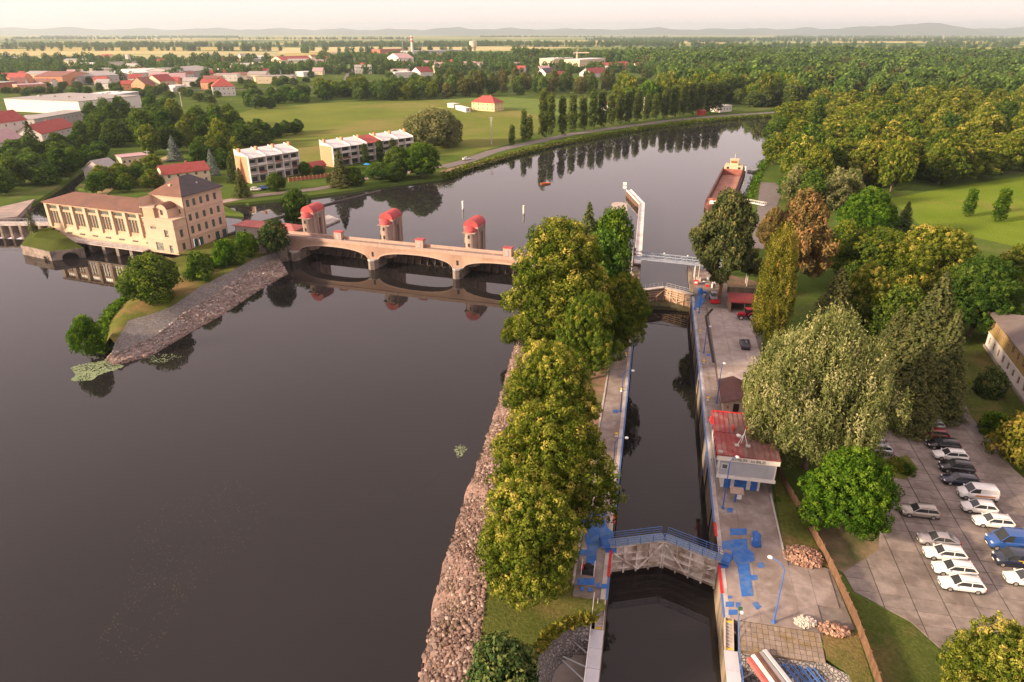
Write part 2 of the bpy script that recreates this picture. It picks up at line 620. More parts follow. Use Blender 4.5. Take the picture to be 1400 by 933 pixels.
mb = MB()
mb.sheet([(-700, -600), (90, -600), (90, 160), (45, 168), (17.5, 180.0), (-63.2, 206.4), (-100, 205), (-147, 219), (-330, 245), (-700, 300)], Z_LOW)
tag(mb.build('river_water_lower', W_LOW), kind='structure')
mb = MB()
low_edge = [lk(94, 9), lk(97, 0), lk(94, -9), (17.5, 180.0), (-63.2, 206.4), ph(0, 14), ph(-56, 8), ph(-95, 8), (-230, 290)]
mb.sheet(low_edge + [(-260, 420), (0, 620), (260, 640), (300, 520), (170, 300), (90, 180)], Z_UP)
tag(mb.build('river_water_upper', W_UP), kind='structure')

# ---- meadow, lawns, roads (each a little above the land)
def zone(name, pts, z, mat, zpx=Z_LAND):
    m_ = MB()
    m_.sheet([gp(a, b, zpx) for a, b in pts], z)
    return tag(m_.build(name, mat), kind='structure')


zone('meadow_field', [(318, 158), (345, 150), (440, 141), (600, 137), (660, 142), (735, 158), (742, 178), (690, 199), (640, 212), (560, 214), (470, 221), (385, 226), (345, 222), (330, 205), (378, 192), (352, 178)], 4.06, MEADOW)
zone('sports_field', [(606, 134), (690, 133), (735, 136), (840, 134), (836, 150), (745, 160), (690, 150), (640, 150), (604, 143)], 4.05,
     grass_mat('pitch_grass', (0.12, 0.17, 0.045), (0.15, 0.21, 0.055), (0.22, 0.2, 0.1), 0.05, 0.1))
zone('lawn_field', [(1215, 272), (1290, 258), (1420, 238), (1560, 240), (1640, 330), (1420, 345), (1320, 322), (1262, 312)], 4.06,
     grass_mat('bright_lawn', (0.11, 0.175, 0.02), (0.16, 0.22, 0.028), (0.24, 0.2, 0.07), 0.05, 0.25))
zone('lawn', [(1290, 560), (1330, 455), (1420, 440), (1700, 640), (1700, 800), (1440, 740), (1400, 700), (1330, 600)], 4.05, LAWN)
zone('town_field', [(-120, 80), (420, 70), (330, 84), (160, 84), (-120, 92)], 4.3, M('wheat', (0.36, 0.32, 0.14), 0.12, 0.01, 1.0, col2=(0.22, 0.27, 0.08), s2=0.004))
zone('stubble_field', [(390, 66), (520, 64), (525, 68), (380, 74)], 4.4, M('stubble', (0.47, 0.40, 0.18), 0.1, 0.01, 1.0))

mb = MB()
road = px_line([(604, 229), (640, 220), (672, 208), (700, 201), (740, 193), (780, 184), (840, 175.5), (910, 166), (980, 159), (1060, 154), (1110, 152)], Z_LAND)
strip(mb, road, 7.5, 4.10)
tag(mb.build('road', ASPH), kind='structure')
mb = MB()
strip(mb, px_line([(298, 277), (350, 268), (430, 259), (470, 253), (500, 244), (560, 236), (606, 227)], Z_LAND), 5.0, 4.08)
tag(mb.build('riverside_path', M('path_dust', (0.30, 0.23, 0.20), 0.15, 0.5, 0.95)), kind='structure')
mb = MB()
strip(mb, px_line([(610, 236), (660, 222), (720, 206), (780, 193)], Z_LAND), [9, 7, 6, 4], 4.07)
tag(mb.build('gravel_verge', DIRT), kind='structure')
mb = MB()
strip(mb, px_line([(1300, 560), (1330, 600), (1372, 655), (1440, 745), (1520, 850)], Z_LAND), [4.6, 5, 5, 5, 5], 4.07)
strip(mb, px_line([(1312, 575), (1290, 520), (1296, 450), (1305, 420)], Z_LAND), 4.0, 4.065)
tag(mb.build('access_road', ASPH), kind='structure')
mb = MB()
strip(mb, px_line([(1050, 250), (1054, 262), (1044, 300), (1035, 340)], Z_LAND), [6, 9, 5, 4], 4.07)
tag(mb.build('riverside_lane', ASPH), kind='structure')
mb = MB()
strip(mb, px_line([(472, 130), (474, 112), (480, 95)], Z_LAND), 11, 4.2)
strip(mb, px_line([(300, 124), (420, 120), (520, 110), (640, 106), (760, 104)], Z_LAND), 7, 4.22)
strip(mb, px_line([(0, 112), (160, 120), (300, 124)], Z_LAND), 8, 4.21)
tag(mb.build('town_road', ASPH), kind='structure')
mb = MB()
strip(mb, px_line([(135, 268), (165, 245), (205, 225), (240, 212)], Z_LAND), [5, 5, 6, 6], 4.09)
tag(mb.build('dirt_path', M('dry_path', (0.33, 0.25, 0.12), 0.3, 0.4, 0.95)), kind='structure')

# far hills on the horizon
HILL = M('hill_land', (0.045, 0.062, 0.05), 0.3, 0.0012, 1.0)
for i, (pxc, w, h, dist) in enumerate([(1190, 1500, 150, 15500), (1258, 1100, 190, 15000), (1390, 2400, 130, 16500), (900, 4600, 132, 17500), (640, 4200, 140, 17800), (330, 5200, 132, 18500), (60, 4400, 138, 17500), (1080, 3600, 138, 18500), (760, 5200, 125, 19500), (200, 5200, 128, 19600), (480, 4200, 128, 20000), (1300, 5200, 130, 20000), (-150, 4200, 135, 18500), (1560, 4200, 135, 18500)]):
    x0 = (pxc - 700) / FPX * (dist * CP + 60)
    nx, ny = 40, 8
    vs, fs = [], []
    for j in range(ny + 1):
        for k in range(nx + 1):
            a, b = k / nx * 2 - 1, j / ny * 2 - 1
            hh = h * max(0, (1 - a * a)) ** 1.2 * max(0, 1 - b * b) * (1 + 0.18 * math.sin(k * 0.9 + i) + 0.1 * math.sin(k * 2.3 + i * 2))
            vs.append((x0 + a * w, dist + b * 1500, 2 + hh))
    for j in range(ny):
        for k in range(nx):
            q = j * (nx + 1) + k
            fs.append((q, q + 1, q + nx + 2, q + nx + 1))
    tag(MB().add(vs, fs).build('hill', HILL, smooth=True), kind='structure')

# ------------------------------------------------------------------ lock island
shore = px_line([(566, 965), (588, 860), (605, 782), (628, 705), (652, 640), (676, 570), (692, 515), (702, 482), (713, 440), (718, 404)], 0)
crest = px_line([(640, 965), (656, 885), (664, 815), (671, 750), (682, 690), (694, 630), (705, 570), (714, 520), (723, 485), (733, 445), (738, 404)], 4.0)
shore = [q for q in resample(shore, 60)]
crest = [q for q in resample(crest, 60)]
SHORE, CREST = shore, crest
mb = MB()
r0, r1, r2, r3 = [], [], [], []
for i, (a, b) in enumerate(zip(shore, crest)):
    d = b - a
    j = 0.5 * math.sin(i * 1.7) + 0.4 * math.sin(i * 0.61)
    a2 = a + d / np.linalg.norm(d) * j * 0.5
    r0.append((*(a2 - d * 0.25), -1.1))
    r1.append((*(a2 + d * 0.06), 0.35))
    r2.append((*(a2 + d * 0.5), 2.3 + 0.2 * math.sin(i * 0.9)))
    r3.append((*b, 4.02))
loft(mb, [r3, r2, r1, r0])
RIPRAP = tag(mb.build('riverbank_riprap', STONE_BED, smooth=True), kind='structure')

tip = [lk(104, -10.4), lk(116, -10.4), gp(857, 330, Z_UP), gp(853, 296, Z_UP), gp(848, 285, Z_UP), gp(840, 289, Z_UP), gp(815, 325, Z_UP), gp(770, 352, Z_UP), gp(735, 366, Z_UP), (17, 172)]
isl = [lk(-12.5, -6.5), lk(104, -6.5)] + tip + [tuple(q) for q in crest[::-1]] + px_line([(733, 965), (733, 915), (738, 892), (750, 872), (772, 857), (800, 850)], 4.0)
mb = MB()
mb.sheet(isl, 4.03)
sk = [tip[i] for i in range(len(tip))]
ctr = Vector((sum(q[0] for q in sk) / len(sk), sum(q[1] for q in sk) / len(sk)))
loft(mb, [[(q[0] + (q[0] - ctr.x) * 0.12, q[1] + (q[1] - ctr.y) * 0.12, 0.5) for q in sk], [(q[0], q[1], 4.03) for q in sk]])
tag(mb.build('lock_island_ground', ROUGH), kind='structure')
mb = MB()
mb.sheet([lk(s, -10.6) for s in (-9, 20, 50, 85)] + [lk(s, n) for s, n in ((85, -13.0), (50, -13.6), (30, -13.2), (10, -13.0), (-9, -13.5))], 4.045)
tag(mb.build('dirt_strip', DIRT), kind='structure')

# cobbled slope and floor below the lock on the island side
arc = px_line([(733, 965), (733, 915), (738, 892), (750, 872), (772, 857), (808, 849)], 4.0)
foot = px_line([(752, 985), (752, 940), (760, 915), (772, 903), (788, 896), (808, 896)], 0.7)
arc, foot = resample(arc, 24), resample(foot, 24)
mb = MB()
loft(mb, [[(*q, 4.02) for q in arc], [(*q, 0.7) for q in foot]])
tag(mb.build('cobbled_slope', COBBLE), kind='structure')
mb = MB()
mb.sheet([tuple(q) for q in foot] + [lk(-16.8, -7.9), lk(-40, -7.9)], 0.72)
mb.prism([tuple(foot[0]), tuple(foot[12]), tuple(foot[-1]), lk(-16.8, -7.9), lk(-40, -7.9)], -1, 0.69)
tag(mb.build('concrete_floor', CONC), kind='structure')

# ------------------------------------------------------------------ powerhouse island
rip0 = px_line([(145, 493), (160, 499), (206, 487), (268, 450), (305, 430), (349, 400), (394, 374)], 0)
rip1 = px_line([(152, 484), (162, 482), (212, 460), (250, 430), (285, 408), (332, 377), (380, 352)], 1.8)
cob = px_line([(157, 470), (176, 438), (200, 432), (234, 420), (276, 391), (349, 354), (384, 343)], 3.2)
mid = px_line([(150, 462), (172, 425), (198, 412), (222, 395), (262, 366), (320, 342), (384, 333)], 3.4)
west = px_line([(141, 478), (141, 452), (160, 420), (185, 398), (216, 380), (262, 352), (330, 326)], 0.0)
RI0, RI1 = resample(rip0, 40), resample(rip1, 40)
C2, M2, W2 = resample(cob, 40), resample(mid, 40), resample(west, 40)
mb = MB()
ext = [q + (q - p_) * 0.35 for q, p_ in zip(RI0, RI1)]
loft(mb, [[(*q, 1.85) for q in RI1], [(*q, 0.1) for q in RI0], [(*q, -1.2) for q in ext]])
RIPRAP2 = tag(mb.build('island_riprap', STONE_BED, smooth=True), kind='structure')
mb = MB()
loft(mb, [[(*q, 3.22) for q in C2], [(*q, 1.85) for q in RI1]])
tag(mb.build('cobbled_revetment', COBBLE), kind='structure')
mb = MB()
w3 = [q + (q - p_) * 0.3 for q, p_ in zip(W2, M2)]
loft(mb, [[(*q, -1.0) for q in w3], [(*q, 0.2 + 0.02 * i) for i, q in enumerate(W2)], [(*q, 3.45) for q in M2], [(*q, 3.22) for q in C2]])
mb.sheet([tuple(M2[24]), tuple(M2[39]), (-64, 203), (-72, 224), ph(2, 22), ph(2, -4), ph(-6, -3)], 2.6)
mb.sheet([tuple(M2[30]), tuple(M2[39]), (-64, 203), (-72, 226), ph(2, 22), ph(1, -2)], 3.3)
tag(mb.build('powerhouse_island_ground', ROUGH, smooth=True), kind='structure')
# grassed abutment left of the powerhouse
ab = [gp(32, 348, 0), gp(72, 357, 0), gp(118, 352, 0), ph(-50, 2), ph(-58, 4), ph(-60, 12), gp(44, 318, 2.5)]
acx, acy = sum(q[0] for q in ab) / 7, sum(q[1] for q in ab) / 7
mb = MB()
sh = [(acx + (q[0] - acx) * 0.55, acy + (q[1] - acy) * 0.55, 4.6) for q in ab]
loft(mb, [[(*q, 3.0) for q in ab + ab[:1]], sh + sh[:1]])
mb.sheet([(q[0], q[1]) for q in sh], 4.6)
tag(mb.build('abutment_grass', LAWN, smooth=True), kind='structure')
AB = ab

# ------------------------------------------------------------------ stones of the two riprap banks
def stone_mesh(seed):
    r = random.Random(seed)
    bm = bmesh.new()
    bmesh.ops.create_icosphere(bm, subdivisions=1, radius=0.5)
    for v in bm.verts:
        v.co *= 0.72 + 0.5 * r.random()
        v.co.z *= 0.7
    me = bpy.data.meshes.new('stone')
    bm.to_mesh(me)
    bm.free()
    me.materials.append(STONE)
    return me


STONES = [stone_mesh(i) for i in range(6)]
SV = []
for me in STONES:
    SV.append((np.array([v.co[:] for v in me.vertices]), np.array([p.vertices[:] for p in me.polygons])))


def bank_point(A, B, za, zb, t, f):
    i = min(int(t * (len(A) - 1)), len(A) - 2)
    k = t * (len(A) - 1) - i
    a = A[i] * (1 - k) + A[i + 1] * k
    b = B[i] * (1 - k) + B[i + 1] * k
    q = a * (1 - f) + b * f
    return q[0], q[1], za * (1 - f) + zb * f


def stone_stuff(name, parent, A, B, za, zb, n, lo, hi, mat, prof=None):
    V, F, off = [], [], 0
    for i in range(n):
        t, f = rng.random(), rng.random()
        x, y, z = bank_point(A, B, za, zb, t, f)
        if prof:
            z = prof(f)
        s = lo + (hi - lo) * rng.random() ** 2.2
        v, fc = SV[i % 6]
        an = rng.random() * 6.28
        R = np.array([[math.cos(an), -math.sin(an), 0], [math.sin(an), math.cos(an), 0], [0, 0, 1]])
        V.append((v * s) @ R.T + np.array([x, y, z]))
        F.append(fc + off)
        off += len(v)
    V, F = np.concatenate(V), np.concatenate(F)
    me = bpy.data.meshes.new(name)
    me.vertices.add(len(V))
    me.vertices.foreach_set('co', V.ravel())
    me.loops.add(F.size)
    me.loops.foreach_set('vertex_index', F.ravel().astype(np.int32))
    me.polygons.add(len(F))
    me.polygons.foreach_set('loop_start', np.arange(0, F.size, 3, dtype=np.int32))
    at = me.attributes.new('tint', 'FLOAT', 'FACE')
    at.data.foreach_set('value', np.repeat(rng.random(n), 20))
    me.materials.append(mat)
    me.update()
    me.validate()
    return tag(link_mesh(name, me, parent), kind='stuff')


def rubble_mat(name, stops):
    m, nt, N, L, out = new_mat(name)
    at = N.new('ShaderNodeAttribute')
    at.attribute_name = 'tint'
    d = N.new('ShaderNodeBsdfDiffuse')
    c = ramp(nt, at.outputs['Fac'], stops)
    c = mixc(nt, 1.0, c, ramp(nt, noise(nt, pos(nt), 3, 4, 0.6), [(0.3, (0.75, 0.75, 0.75)), (0.7, (1.2, 1.2, 1.2))]), 'MULTIPLY')
    sz = N.new('ShaderNodeSeparateXYZ')
    L.new(pos(nt), sz.inputs[0])
    wet = ramp(nt, math_n(nt, 'ADD', sz.outputs[2], noise(nt, pos(nt), 0.6, 3)), [(0.62, (0.42, 0.40, 0.38)), (0.85, (1, 1, 1))])   # wet stones at the waterline
    c = mixc(nt, 1.0, c, wet, 'MULTIPLY')
    c = mixc(nt, ramp(nt, noise(nt, pos(nt), 0.22, 4, 0.6), [(0.55, (0, 0, 0)), (0.7, (0.55, 0.55, 0.55))]), c, (0.10, 0.085, 0.045))
    L.new(c, d.inputs[0])
    L.new(d.outputs[0], out.inputs[0])
    return m


RUBBLE = rubble_mat('rubble', [(0.0, (0.07, 0.05, 0.043)), (0.45, (0.145, 0.10, 0.086)), (0.85, (0.215, 0.15, 0.13)), (1.0, (0.38, 0.31, 0.275))])
RUBBLE2 = rubble_mat('rubble_pale', [(0.0, (0.13, 0.11, 0.10)), (0.45, (0.22, 0.185, 0.17)), (0.85, (0.31, 0.265, 0.245)), (1.0, (0.44, 0.39, 0.36))])
ripz = lambda f: (0.1 + 4.0 * f + 0.35 * math.sin(f * 3.1)) - 0.05
stone_stuff('loose_stones', RIPRAP, SHORE, CREST, 0, 4, 15000, 0.14, 0.68, RUBBLE, ripz)
stone_stuff('loose_stones', RIPRAP2, RI0, RI1, 0.05, 1.85, 5500, 0.2, 0.9, RUBBLE2)
for i in range(170):
    t = rng.random()
    f = rng.random() * 0.22 if i < 110 else rng.random()
    x, y, z = bank_point(SHORE, CREST, 0, 4, t ** 1.5, f)
    o = link_mesh('stone', STONES[i % 6], RIPRAP, (x, y, ripz(f)), rng.random() * 6.28)
    s = 0.5 + 0.65 * rng.random()
    o.scale = (s, s * (0.7 + 0.5 * rng.random()), s)
for i in range(110):
    f = rng.random() * 0.3 if i < 60 else rng.random()
    x, y, z = bank_point(RI0, RI1, 0.05, 1.85, rng.random(), f)
    o = link_mesh('stone', STONES[i % 6], RIPRAP2, (x, y, z), rng.random() * 6.28)
    s = 0.7 + 0.8 * rng.random()
    o.scale = (s, s * (0.7 + 0.5 * rng.random()), s)
# ================================================================== trees: shapes
def quads_mesh(name, C, Nn, size, tint, rngl, elong=1.0, width=0.62):
    """Leaf-sized diamonds: centres C, normals Nn, size per leaf."""
    n = len(C)
    Nn = Nn / np.maximum(1e-6, np.linalg.norm(Nn, axis=1, keepdims=True))
    r = rngl.normal(size=(n, 3))
    T = np.cross(Nn, r)
    T /= np.maximum(1e-6, np.linalg.norm(T, axis=1, keepdims=True))
    B = np.cross(Nn, T)
    s = size[:, None]
    V = np.stack([C + T * s * 0.5 * elong, C + B * s * 0.5 * width + Nn * s * 0.10, C - T * s * 0.5 * elong, C - B * s * 0.5 * width + Nn * s * 0.10], 1).reshape(-1, 3)
    return V, np.arange(4 * n).reshape(-1, 4), tint


def raw_mesh(name, V, Q, tint, mat, extra=None):
    """Quads with a per-face tint; extra: (verts, faces, material) of the wood, in the same mesh."""
    me = bpy.data.meshes.new(name)
    nv, nq = len(V), len(Q)
    starts = np.arange(0, 4 * nq, 4, dtype=np.int64)
    loops = Q.ravel()
    mi = np.zeros(nq, np.int32)
    if extra is not None:
        ev, ef, emat = extra
        eq = np.array([f for f in ef if len(f) == 4])
        V = np.concatenate([V, np.array(ev)])
        loops = np.concatenate([loops, (eq + nv).ravel()])
        starts = np.arange(0, len(loops), 4)
        mi = np.concatenate([mi, np.ones(len(eq), np.int32)])
        tint = np.concatenate([tint, np.zeros(len(eq))])
    me.vertices.add(len(V))
    me.vertices.foreach_set('co', V.ravel().astype(np.float32))
    me.loops.add(len(loops))
    me.loops.foreach_set('vertex_index', loops.astype(np.int32))
    me.polygons.add(len(starts))
    me.polygons.foreach_set('loop_start', starts.astype(np.int32))
    me.materials.append(mat)
    if extra is not None:
        me.materials.append(extra[2])
    me.polygons.foreach_set('material_index', mi)
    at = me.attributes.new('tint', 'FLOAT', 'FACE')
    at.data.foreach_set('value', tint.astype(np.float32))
    me.update()
    return me


PROFILES = {
    'broad': [(0, 0.35), (0.12, 0.72), (0.3, 0.98), (0.5, 1.0), (0.7, 0.86), (0.85, 0.6), (1, 0.18)],
    'tall': [(0, 0.4), (0.15, 0.85), (0.35, 1.0), (0.55, 0.85), (0.75, 0.6), (0.9, 0.36), (1, 0.12)],
    'dome': [(0, 0.75), (0.15, 0.98), (0.35, 1.0), (0.6, 0.9), (0.8, 0.65), (1, 0.2)],
    'column': [(0, 0.45), (0.12, 0.85), (0.35, 1.0), (0.6, 0.9), (0.8, 0.62), (0.93, 0.32), (1, 0.08)],
    'pine': [(0, 0.5), (0.12, 0.95), (0.3, 1.0), (0.5, 0.84), (0.7, 0.62), (0.87, 0.42), (1, 0.12)],
}


def prof_at(kind, h):
    p = PROFILES[kind]
    for (a, ra), (b, rb) in zip(p, p[1:]):
        if h <= b:
            return ra + (rb - ra) * (h - a) / (b - a)
    return p[-1][1]


def grow(seed, kind, R, H, z0, lobes, lobe_r, clumps, leaves, leaf, clump_r, elong=1.0, jitter=0.38, rise=0.0, fill=0.14, squash=0.8, wild=0.0):
    """Crown of radius R from z0 to H: lobes carrying clumps carrying leaves. Returns leaf quads and lobe centres."""
    g = np.random.default_rng(seed)
    ctr, rad = [], []
    hh = H - z0
    for i in range(lobes):
        h = (i + 0.5) / lobes
        h = 0.08 + 0.86 * h + g.normal() * 0.04
        a = i * 2.399963 + g.normal() * 0.35
        pr = prof_at(kind, min(1, max(0, h))) * R
        lr = lobe_r * R * (0.62 + 0.72 * g.random())
        rr = max(0.0, pr - lr * 0.75) * (0.75 + 0.35 * g.random() + wild * (g.random() - 0.5))
        ctr.append((rr * math.cos(a), rr * math.sin(a), z0 + h * hh))
        rad.append(lr)
    ctr, rad = np.array(ctr), np.array(rad)
    CC, CN, CT, CK = [], [], [], []
    for i in range(lobes):
        n = max(4, int(clumps * (rad[i] / (lobe_r * R)) ** 2))
        k = np.arange(n) + 0.5
        ph_ = np.arccos(1 - 2 * k / n)
        th = k * 2.399963 + g.random() * 6.28
        d = np.stack([np.cos(th) * np.sin(ph_), np.sin(th) * np.sin(ph_), np.cos(ph_)], 1)
        d += g.normal(size=d.shape) * 0.13
        d /= np.linalg.norm(d, axis=1, keepdims=True)
        c = ctr[i] + d * np.array([1, 1, squash]) * rad[i] * (0.80 + 0.36 * g.random((n, 1)))
        keep = np.ones(n, bool)
        for j in range(lobes):
            if j != i:
                keep &= np.linalg.norm((c - ctr[j]) / np.array([1, 1, squash]), axis=1) > rad[j] * 0.78
        keep &= ~((d[:, 2] < -0.55) & (g.random(n) < 0.7))
        CC.append(c[keep]); CN.append(d[keep]); CK.append(np.full(keep.sum(), i))
    CC, CN, CK = np.concatenate(CC), np.concatenate(CN), np.concatenate(CK)
    nc = len(CC)
    lobe_t = g.random(lobes)
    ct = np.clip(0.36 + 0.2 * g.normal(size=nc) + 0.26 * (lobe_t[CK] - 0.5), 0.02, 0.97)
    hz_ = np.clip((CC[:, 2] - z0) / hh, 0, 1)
    ct = np.where(g.random(nc) < 0.06 + 0.30 * (CN[:, 2] > 0.1) * (0.4 + hz_), np.clip(ct + 0.30, 0, 1), ct)  # upward clumps high in the crown painted paler: blossom plus sunlit tops
    n = nc * leaves
    d = g.normal(size=(n, 3))
    d /= np.linalg.norm(d, axis=1, keepdims=True)
    cn = np.repeat(CN, leaves, 0)
    d = d + cn * 0.5
    d /= np.linalg.norm(d, axis=1, keepdims=True)
    rr = clump_r * (0.6 + 0.45 * g.random((n, 1))) * np.repeat(0.75 + 0.5 * g.random((nc, 1)), leaves, 0)
    off = d * rr
    if rise:
        off[:, 2] += np.abs(g.normal(size=n)) * rise * clump_r
    C = np.repeat(CC, leaves, 0) + off
    Nn = d + g.normal(size=(n, 3)) * jitter
    if rise:
        Nn[:, 2] *= 0.35
    size = leaf * (0.6 + 0.8 * g.random(n))
    tint = np.clip(np.repeat(ct, leaves) - 0.06 + 0.20 * d[:, 2] + g.normal(size=n) * 0.10, 0, 1)  # upper side of each clump lightened: top light put into the leaf colour
    # sparse larger leaves inside the lobes close the crown against see-through
    nf = int(n * fill)
    if nf:
        li = g.integers(0, lobes, nf)
        dd = g.normal(size=(nf, 3))
        dd /= np.linalg.norm(dd, axis=1, keepdims=True)
        C = np.concatenate([C, ctr[li] + dd * rad[li][:, None] * 0.72])
        Nn = np.concatenate([Nn, dd + g.normal(size=(nf, 3)) * 0.3])
        size = np.concatenate([size, leaf * 2.0 * (0.8 + 0.4 * g.random(nf))])
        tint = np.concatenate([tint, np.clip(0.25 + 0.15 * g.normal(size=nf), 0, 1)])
    V, Q, T = quads_mesh('c', C, Nn, size, tint, g, elong)
    return (V, Q, T), ctr


def wood(seed, H, r0, ctr, z0, nlimb=9, sides=7, lean=0.03):
    g = random.Random(seed)
    m = MB()
    top = z0 + (H - z0) * 0.72
    path = [(0, 0, -0.6), (0, 0, 0.4)] + [(g.gauss(0, lean) * H * t, g.gauss(0, lean) * H * t, z0 * 0.4 + (top - z0 * 0.4) * t) for t in (0.2, 0.4, 0.6, 0.8, 1.0)]
    rad = [r0 * 1.4, r0 * 1.1] + [r0 * q for q in (0.9, 0.7, 0.5, 0.3, 0.1)]
    m.tube(path, rad, sides)
    for c in list(ctr)[:: max(1, len(ctr) // nlimb)]:
        zb = max(z0 * 0.55, min(c[2] - 1.2, top * 0.8))
        t = min(1.0, zb / top)
        b = (path[2][0] * t, path[2][1] * t, zb)
        md = ((b[0] + c[0]) * 0.5 + g.gauss(0, 0.2), (b[1] + c[1]) * 0.5 + g.gauss(0, 0.2), (b[2] + c[2]) * 0.5 - 0.15)
        m.tube([b, md, tuple(c)], [r0 * 0.42, r0 * 0.26, r0 * 0.07], 5)
    return m


def spruce(seed, R, H, z0, whorls, branches, per, leaf):
    g = np.random.default_rng(seed)
    C, Nn, T, S = [], [], [], []
    for w in range(whorls):
        t = w / (whorls - 1)
        z = z0 + (H - z0) * (t ** 0.92)
        r = R * (1 - t) ** 0.85 * (0.82 + 0.3 * g.random()) + 0.15
        nb = max(4, int(branches * (0.35 + 0.65 * (1 - t))))
        a0 = g.random() * 6.28
        for b in range(nb):
            a = a0 + b * 6.283 / nb + g.normal() * 0.15
            rl = r * (0.75 + 0.4 * g.random())
            k = max(3, int(per * (0.3 + 0.7 * (1 - t))))
            u = np.sqrt(g.random(k))
            side = g.normal(size=k) * 0.16 * rl * (1.1 - u * 0.6)
            x = np.cos(a) * rl * u - np.sin(a) * side
            y = np.sin(a) * rl * u + np.cos(a) * side
            zz = z - 0.32 * rl * u ** 1.4 + 0.10 * rl * u ** 4 + g.normal(size=k) * 0.12
            C.append(np.stack([x, y, zz], 1))
            Nn.append(np.stack([np.cos(a) * 0.45 + g.normal(size=k) * 0.35, np.sin(a) * 0.45 + g.normal(size=k) * 0.35, 0.8 + 0 * u], 1))
            T.append(np.clip(0.15 + 0.5 * u + g.normal(size=k) * 0.14, 0, 1))
            S.append(leaf * (0.7 + 0.6 * g.random(k)))
    C, Nn, T, S = map(np.concatenate, (C, Nn, T, S))
    return quads_mesh('s', C, Nn, S, T, g, 1.3, 0.6)


LF = {}
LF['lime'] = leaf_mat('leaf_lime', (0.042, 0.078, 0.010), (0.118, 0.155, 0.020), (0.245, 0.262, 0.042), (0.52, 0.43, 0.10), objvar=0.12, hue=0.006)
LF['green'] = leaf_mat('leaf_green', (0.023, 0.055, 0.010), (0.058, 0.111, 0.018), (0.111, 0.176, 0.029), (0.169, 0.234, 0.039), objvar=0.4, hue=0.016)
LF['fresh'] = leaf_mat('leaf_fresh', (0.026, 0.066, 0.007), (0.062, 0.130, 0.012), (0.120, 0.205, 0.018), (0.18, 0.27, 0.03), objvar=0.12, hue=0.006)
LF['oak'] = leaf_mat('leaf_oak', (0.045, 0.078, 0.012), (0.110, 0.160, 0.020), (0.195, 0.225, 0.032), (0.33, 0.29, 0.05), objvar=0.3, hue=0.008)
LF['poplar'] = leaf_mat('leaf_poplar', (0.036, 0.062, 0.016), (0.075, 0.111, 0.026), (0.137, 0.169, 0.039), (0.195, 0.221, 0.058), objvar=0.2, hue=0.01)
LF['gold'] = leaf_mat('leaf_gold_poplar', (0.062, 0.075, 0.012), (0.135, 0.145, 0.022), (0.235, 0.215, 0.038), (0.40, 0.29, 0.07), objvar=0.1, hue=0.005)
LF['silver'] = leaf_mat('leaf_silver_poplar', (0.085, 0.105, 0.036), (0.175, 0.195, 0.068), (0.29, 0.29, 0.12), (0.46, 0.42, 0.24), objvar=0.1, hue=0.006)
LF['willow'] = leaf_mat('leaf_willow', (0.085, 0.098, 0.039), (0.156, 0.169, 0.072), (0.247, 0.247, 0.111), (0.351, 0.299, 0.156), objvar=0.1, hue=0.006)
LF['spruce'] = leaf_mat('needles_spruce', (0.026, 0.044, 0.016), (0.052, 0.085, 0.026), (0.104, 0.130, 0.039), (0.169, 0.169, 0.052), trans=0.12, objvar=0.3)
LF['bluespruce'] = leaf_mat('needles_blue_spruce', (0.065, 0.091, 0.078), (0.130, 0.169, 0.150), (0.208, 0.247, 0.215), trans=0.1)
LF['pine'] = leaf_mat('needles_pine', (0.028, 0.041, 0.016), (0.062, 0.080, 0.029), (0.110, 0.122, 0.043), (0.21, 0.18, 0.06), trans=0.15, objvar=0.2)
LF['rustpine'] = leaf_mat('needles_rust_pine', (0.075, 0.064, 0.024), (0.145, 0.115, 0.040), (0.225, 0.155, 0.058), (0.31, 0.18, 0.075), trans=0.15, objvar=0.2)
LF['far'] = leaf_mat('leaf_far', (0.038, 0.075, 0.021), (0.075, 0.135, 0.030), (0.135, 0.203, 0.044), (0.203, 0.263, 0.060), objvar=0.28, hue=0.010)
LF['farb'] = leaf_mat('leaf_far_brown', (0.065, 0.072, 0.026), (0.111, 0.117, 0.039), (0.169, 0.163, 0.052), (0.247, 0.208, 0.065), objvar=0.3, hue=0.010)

SHAPES = {}       # name -> (crown mesh, trunk mesh, radius, height)


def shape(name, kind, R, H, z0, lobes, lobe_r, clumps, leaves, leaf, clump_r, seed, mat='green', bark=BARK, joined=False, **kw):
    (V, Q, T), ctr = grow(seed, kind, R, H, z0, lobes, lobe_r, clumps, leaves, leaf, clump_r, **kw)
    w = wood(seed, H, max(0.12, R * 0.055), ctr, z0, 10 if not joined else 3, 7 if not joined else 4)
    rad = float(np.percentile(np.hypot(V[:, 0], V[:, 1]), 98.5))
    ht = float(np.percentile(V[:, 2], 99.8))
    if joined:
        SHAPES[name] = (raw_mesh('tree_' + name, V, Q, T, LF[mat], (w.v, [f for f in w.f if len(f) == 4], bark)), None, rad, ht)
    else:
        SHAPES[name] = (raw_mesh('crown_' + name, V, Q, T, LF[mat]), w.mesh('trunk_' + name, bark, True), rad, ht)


def shape_spruce(name, R, H, z0, whorls, branches, per, leaf, seed, mat='spruce'):
    V, Q, T = spruce(seed, R, H, z0, whorls, branches, per, leaf)
    w = MB().tube([(0, 0, -0.5), (0, 0, H * 0.5), (0, 0, H * 0.98)], [R * 0.07, R * 0.045, 0.03], 6)
    SHAPES[name] = (raw_mesh('crown_' + name, V, Q, T, LF[mat]), w.mesh('trunk_' + name, BARK, True), R, H)


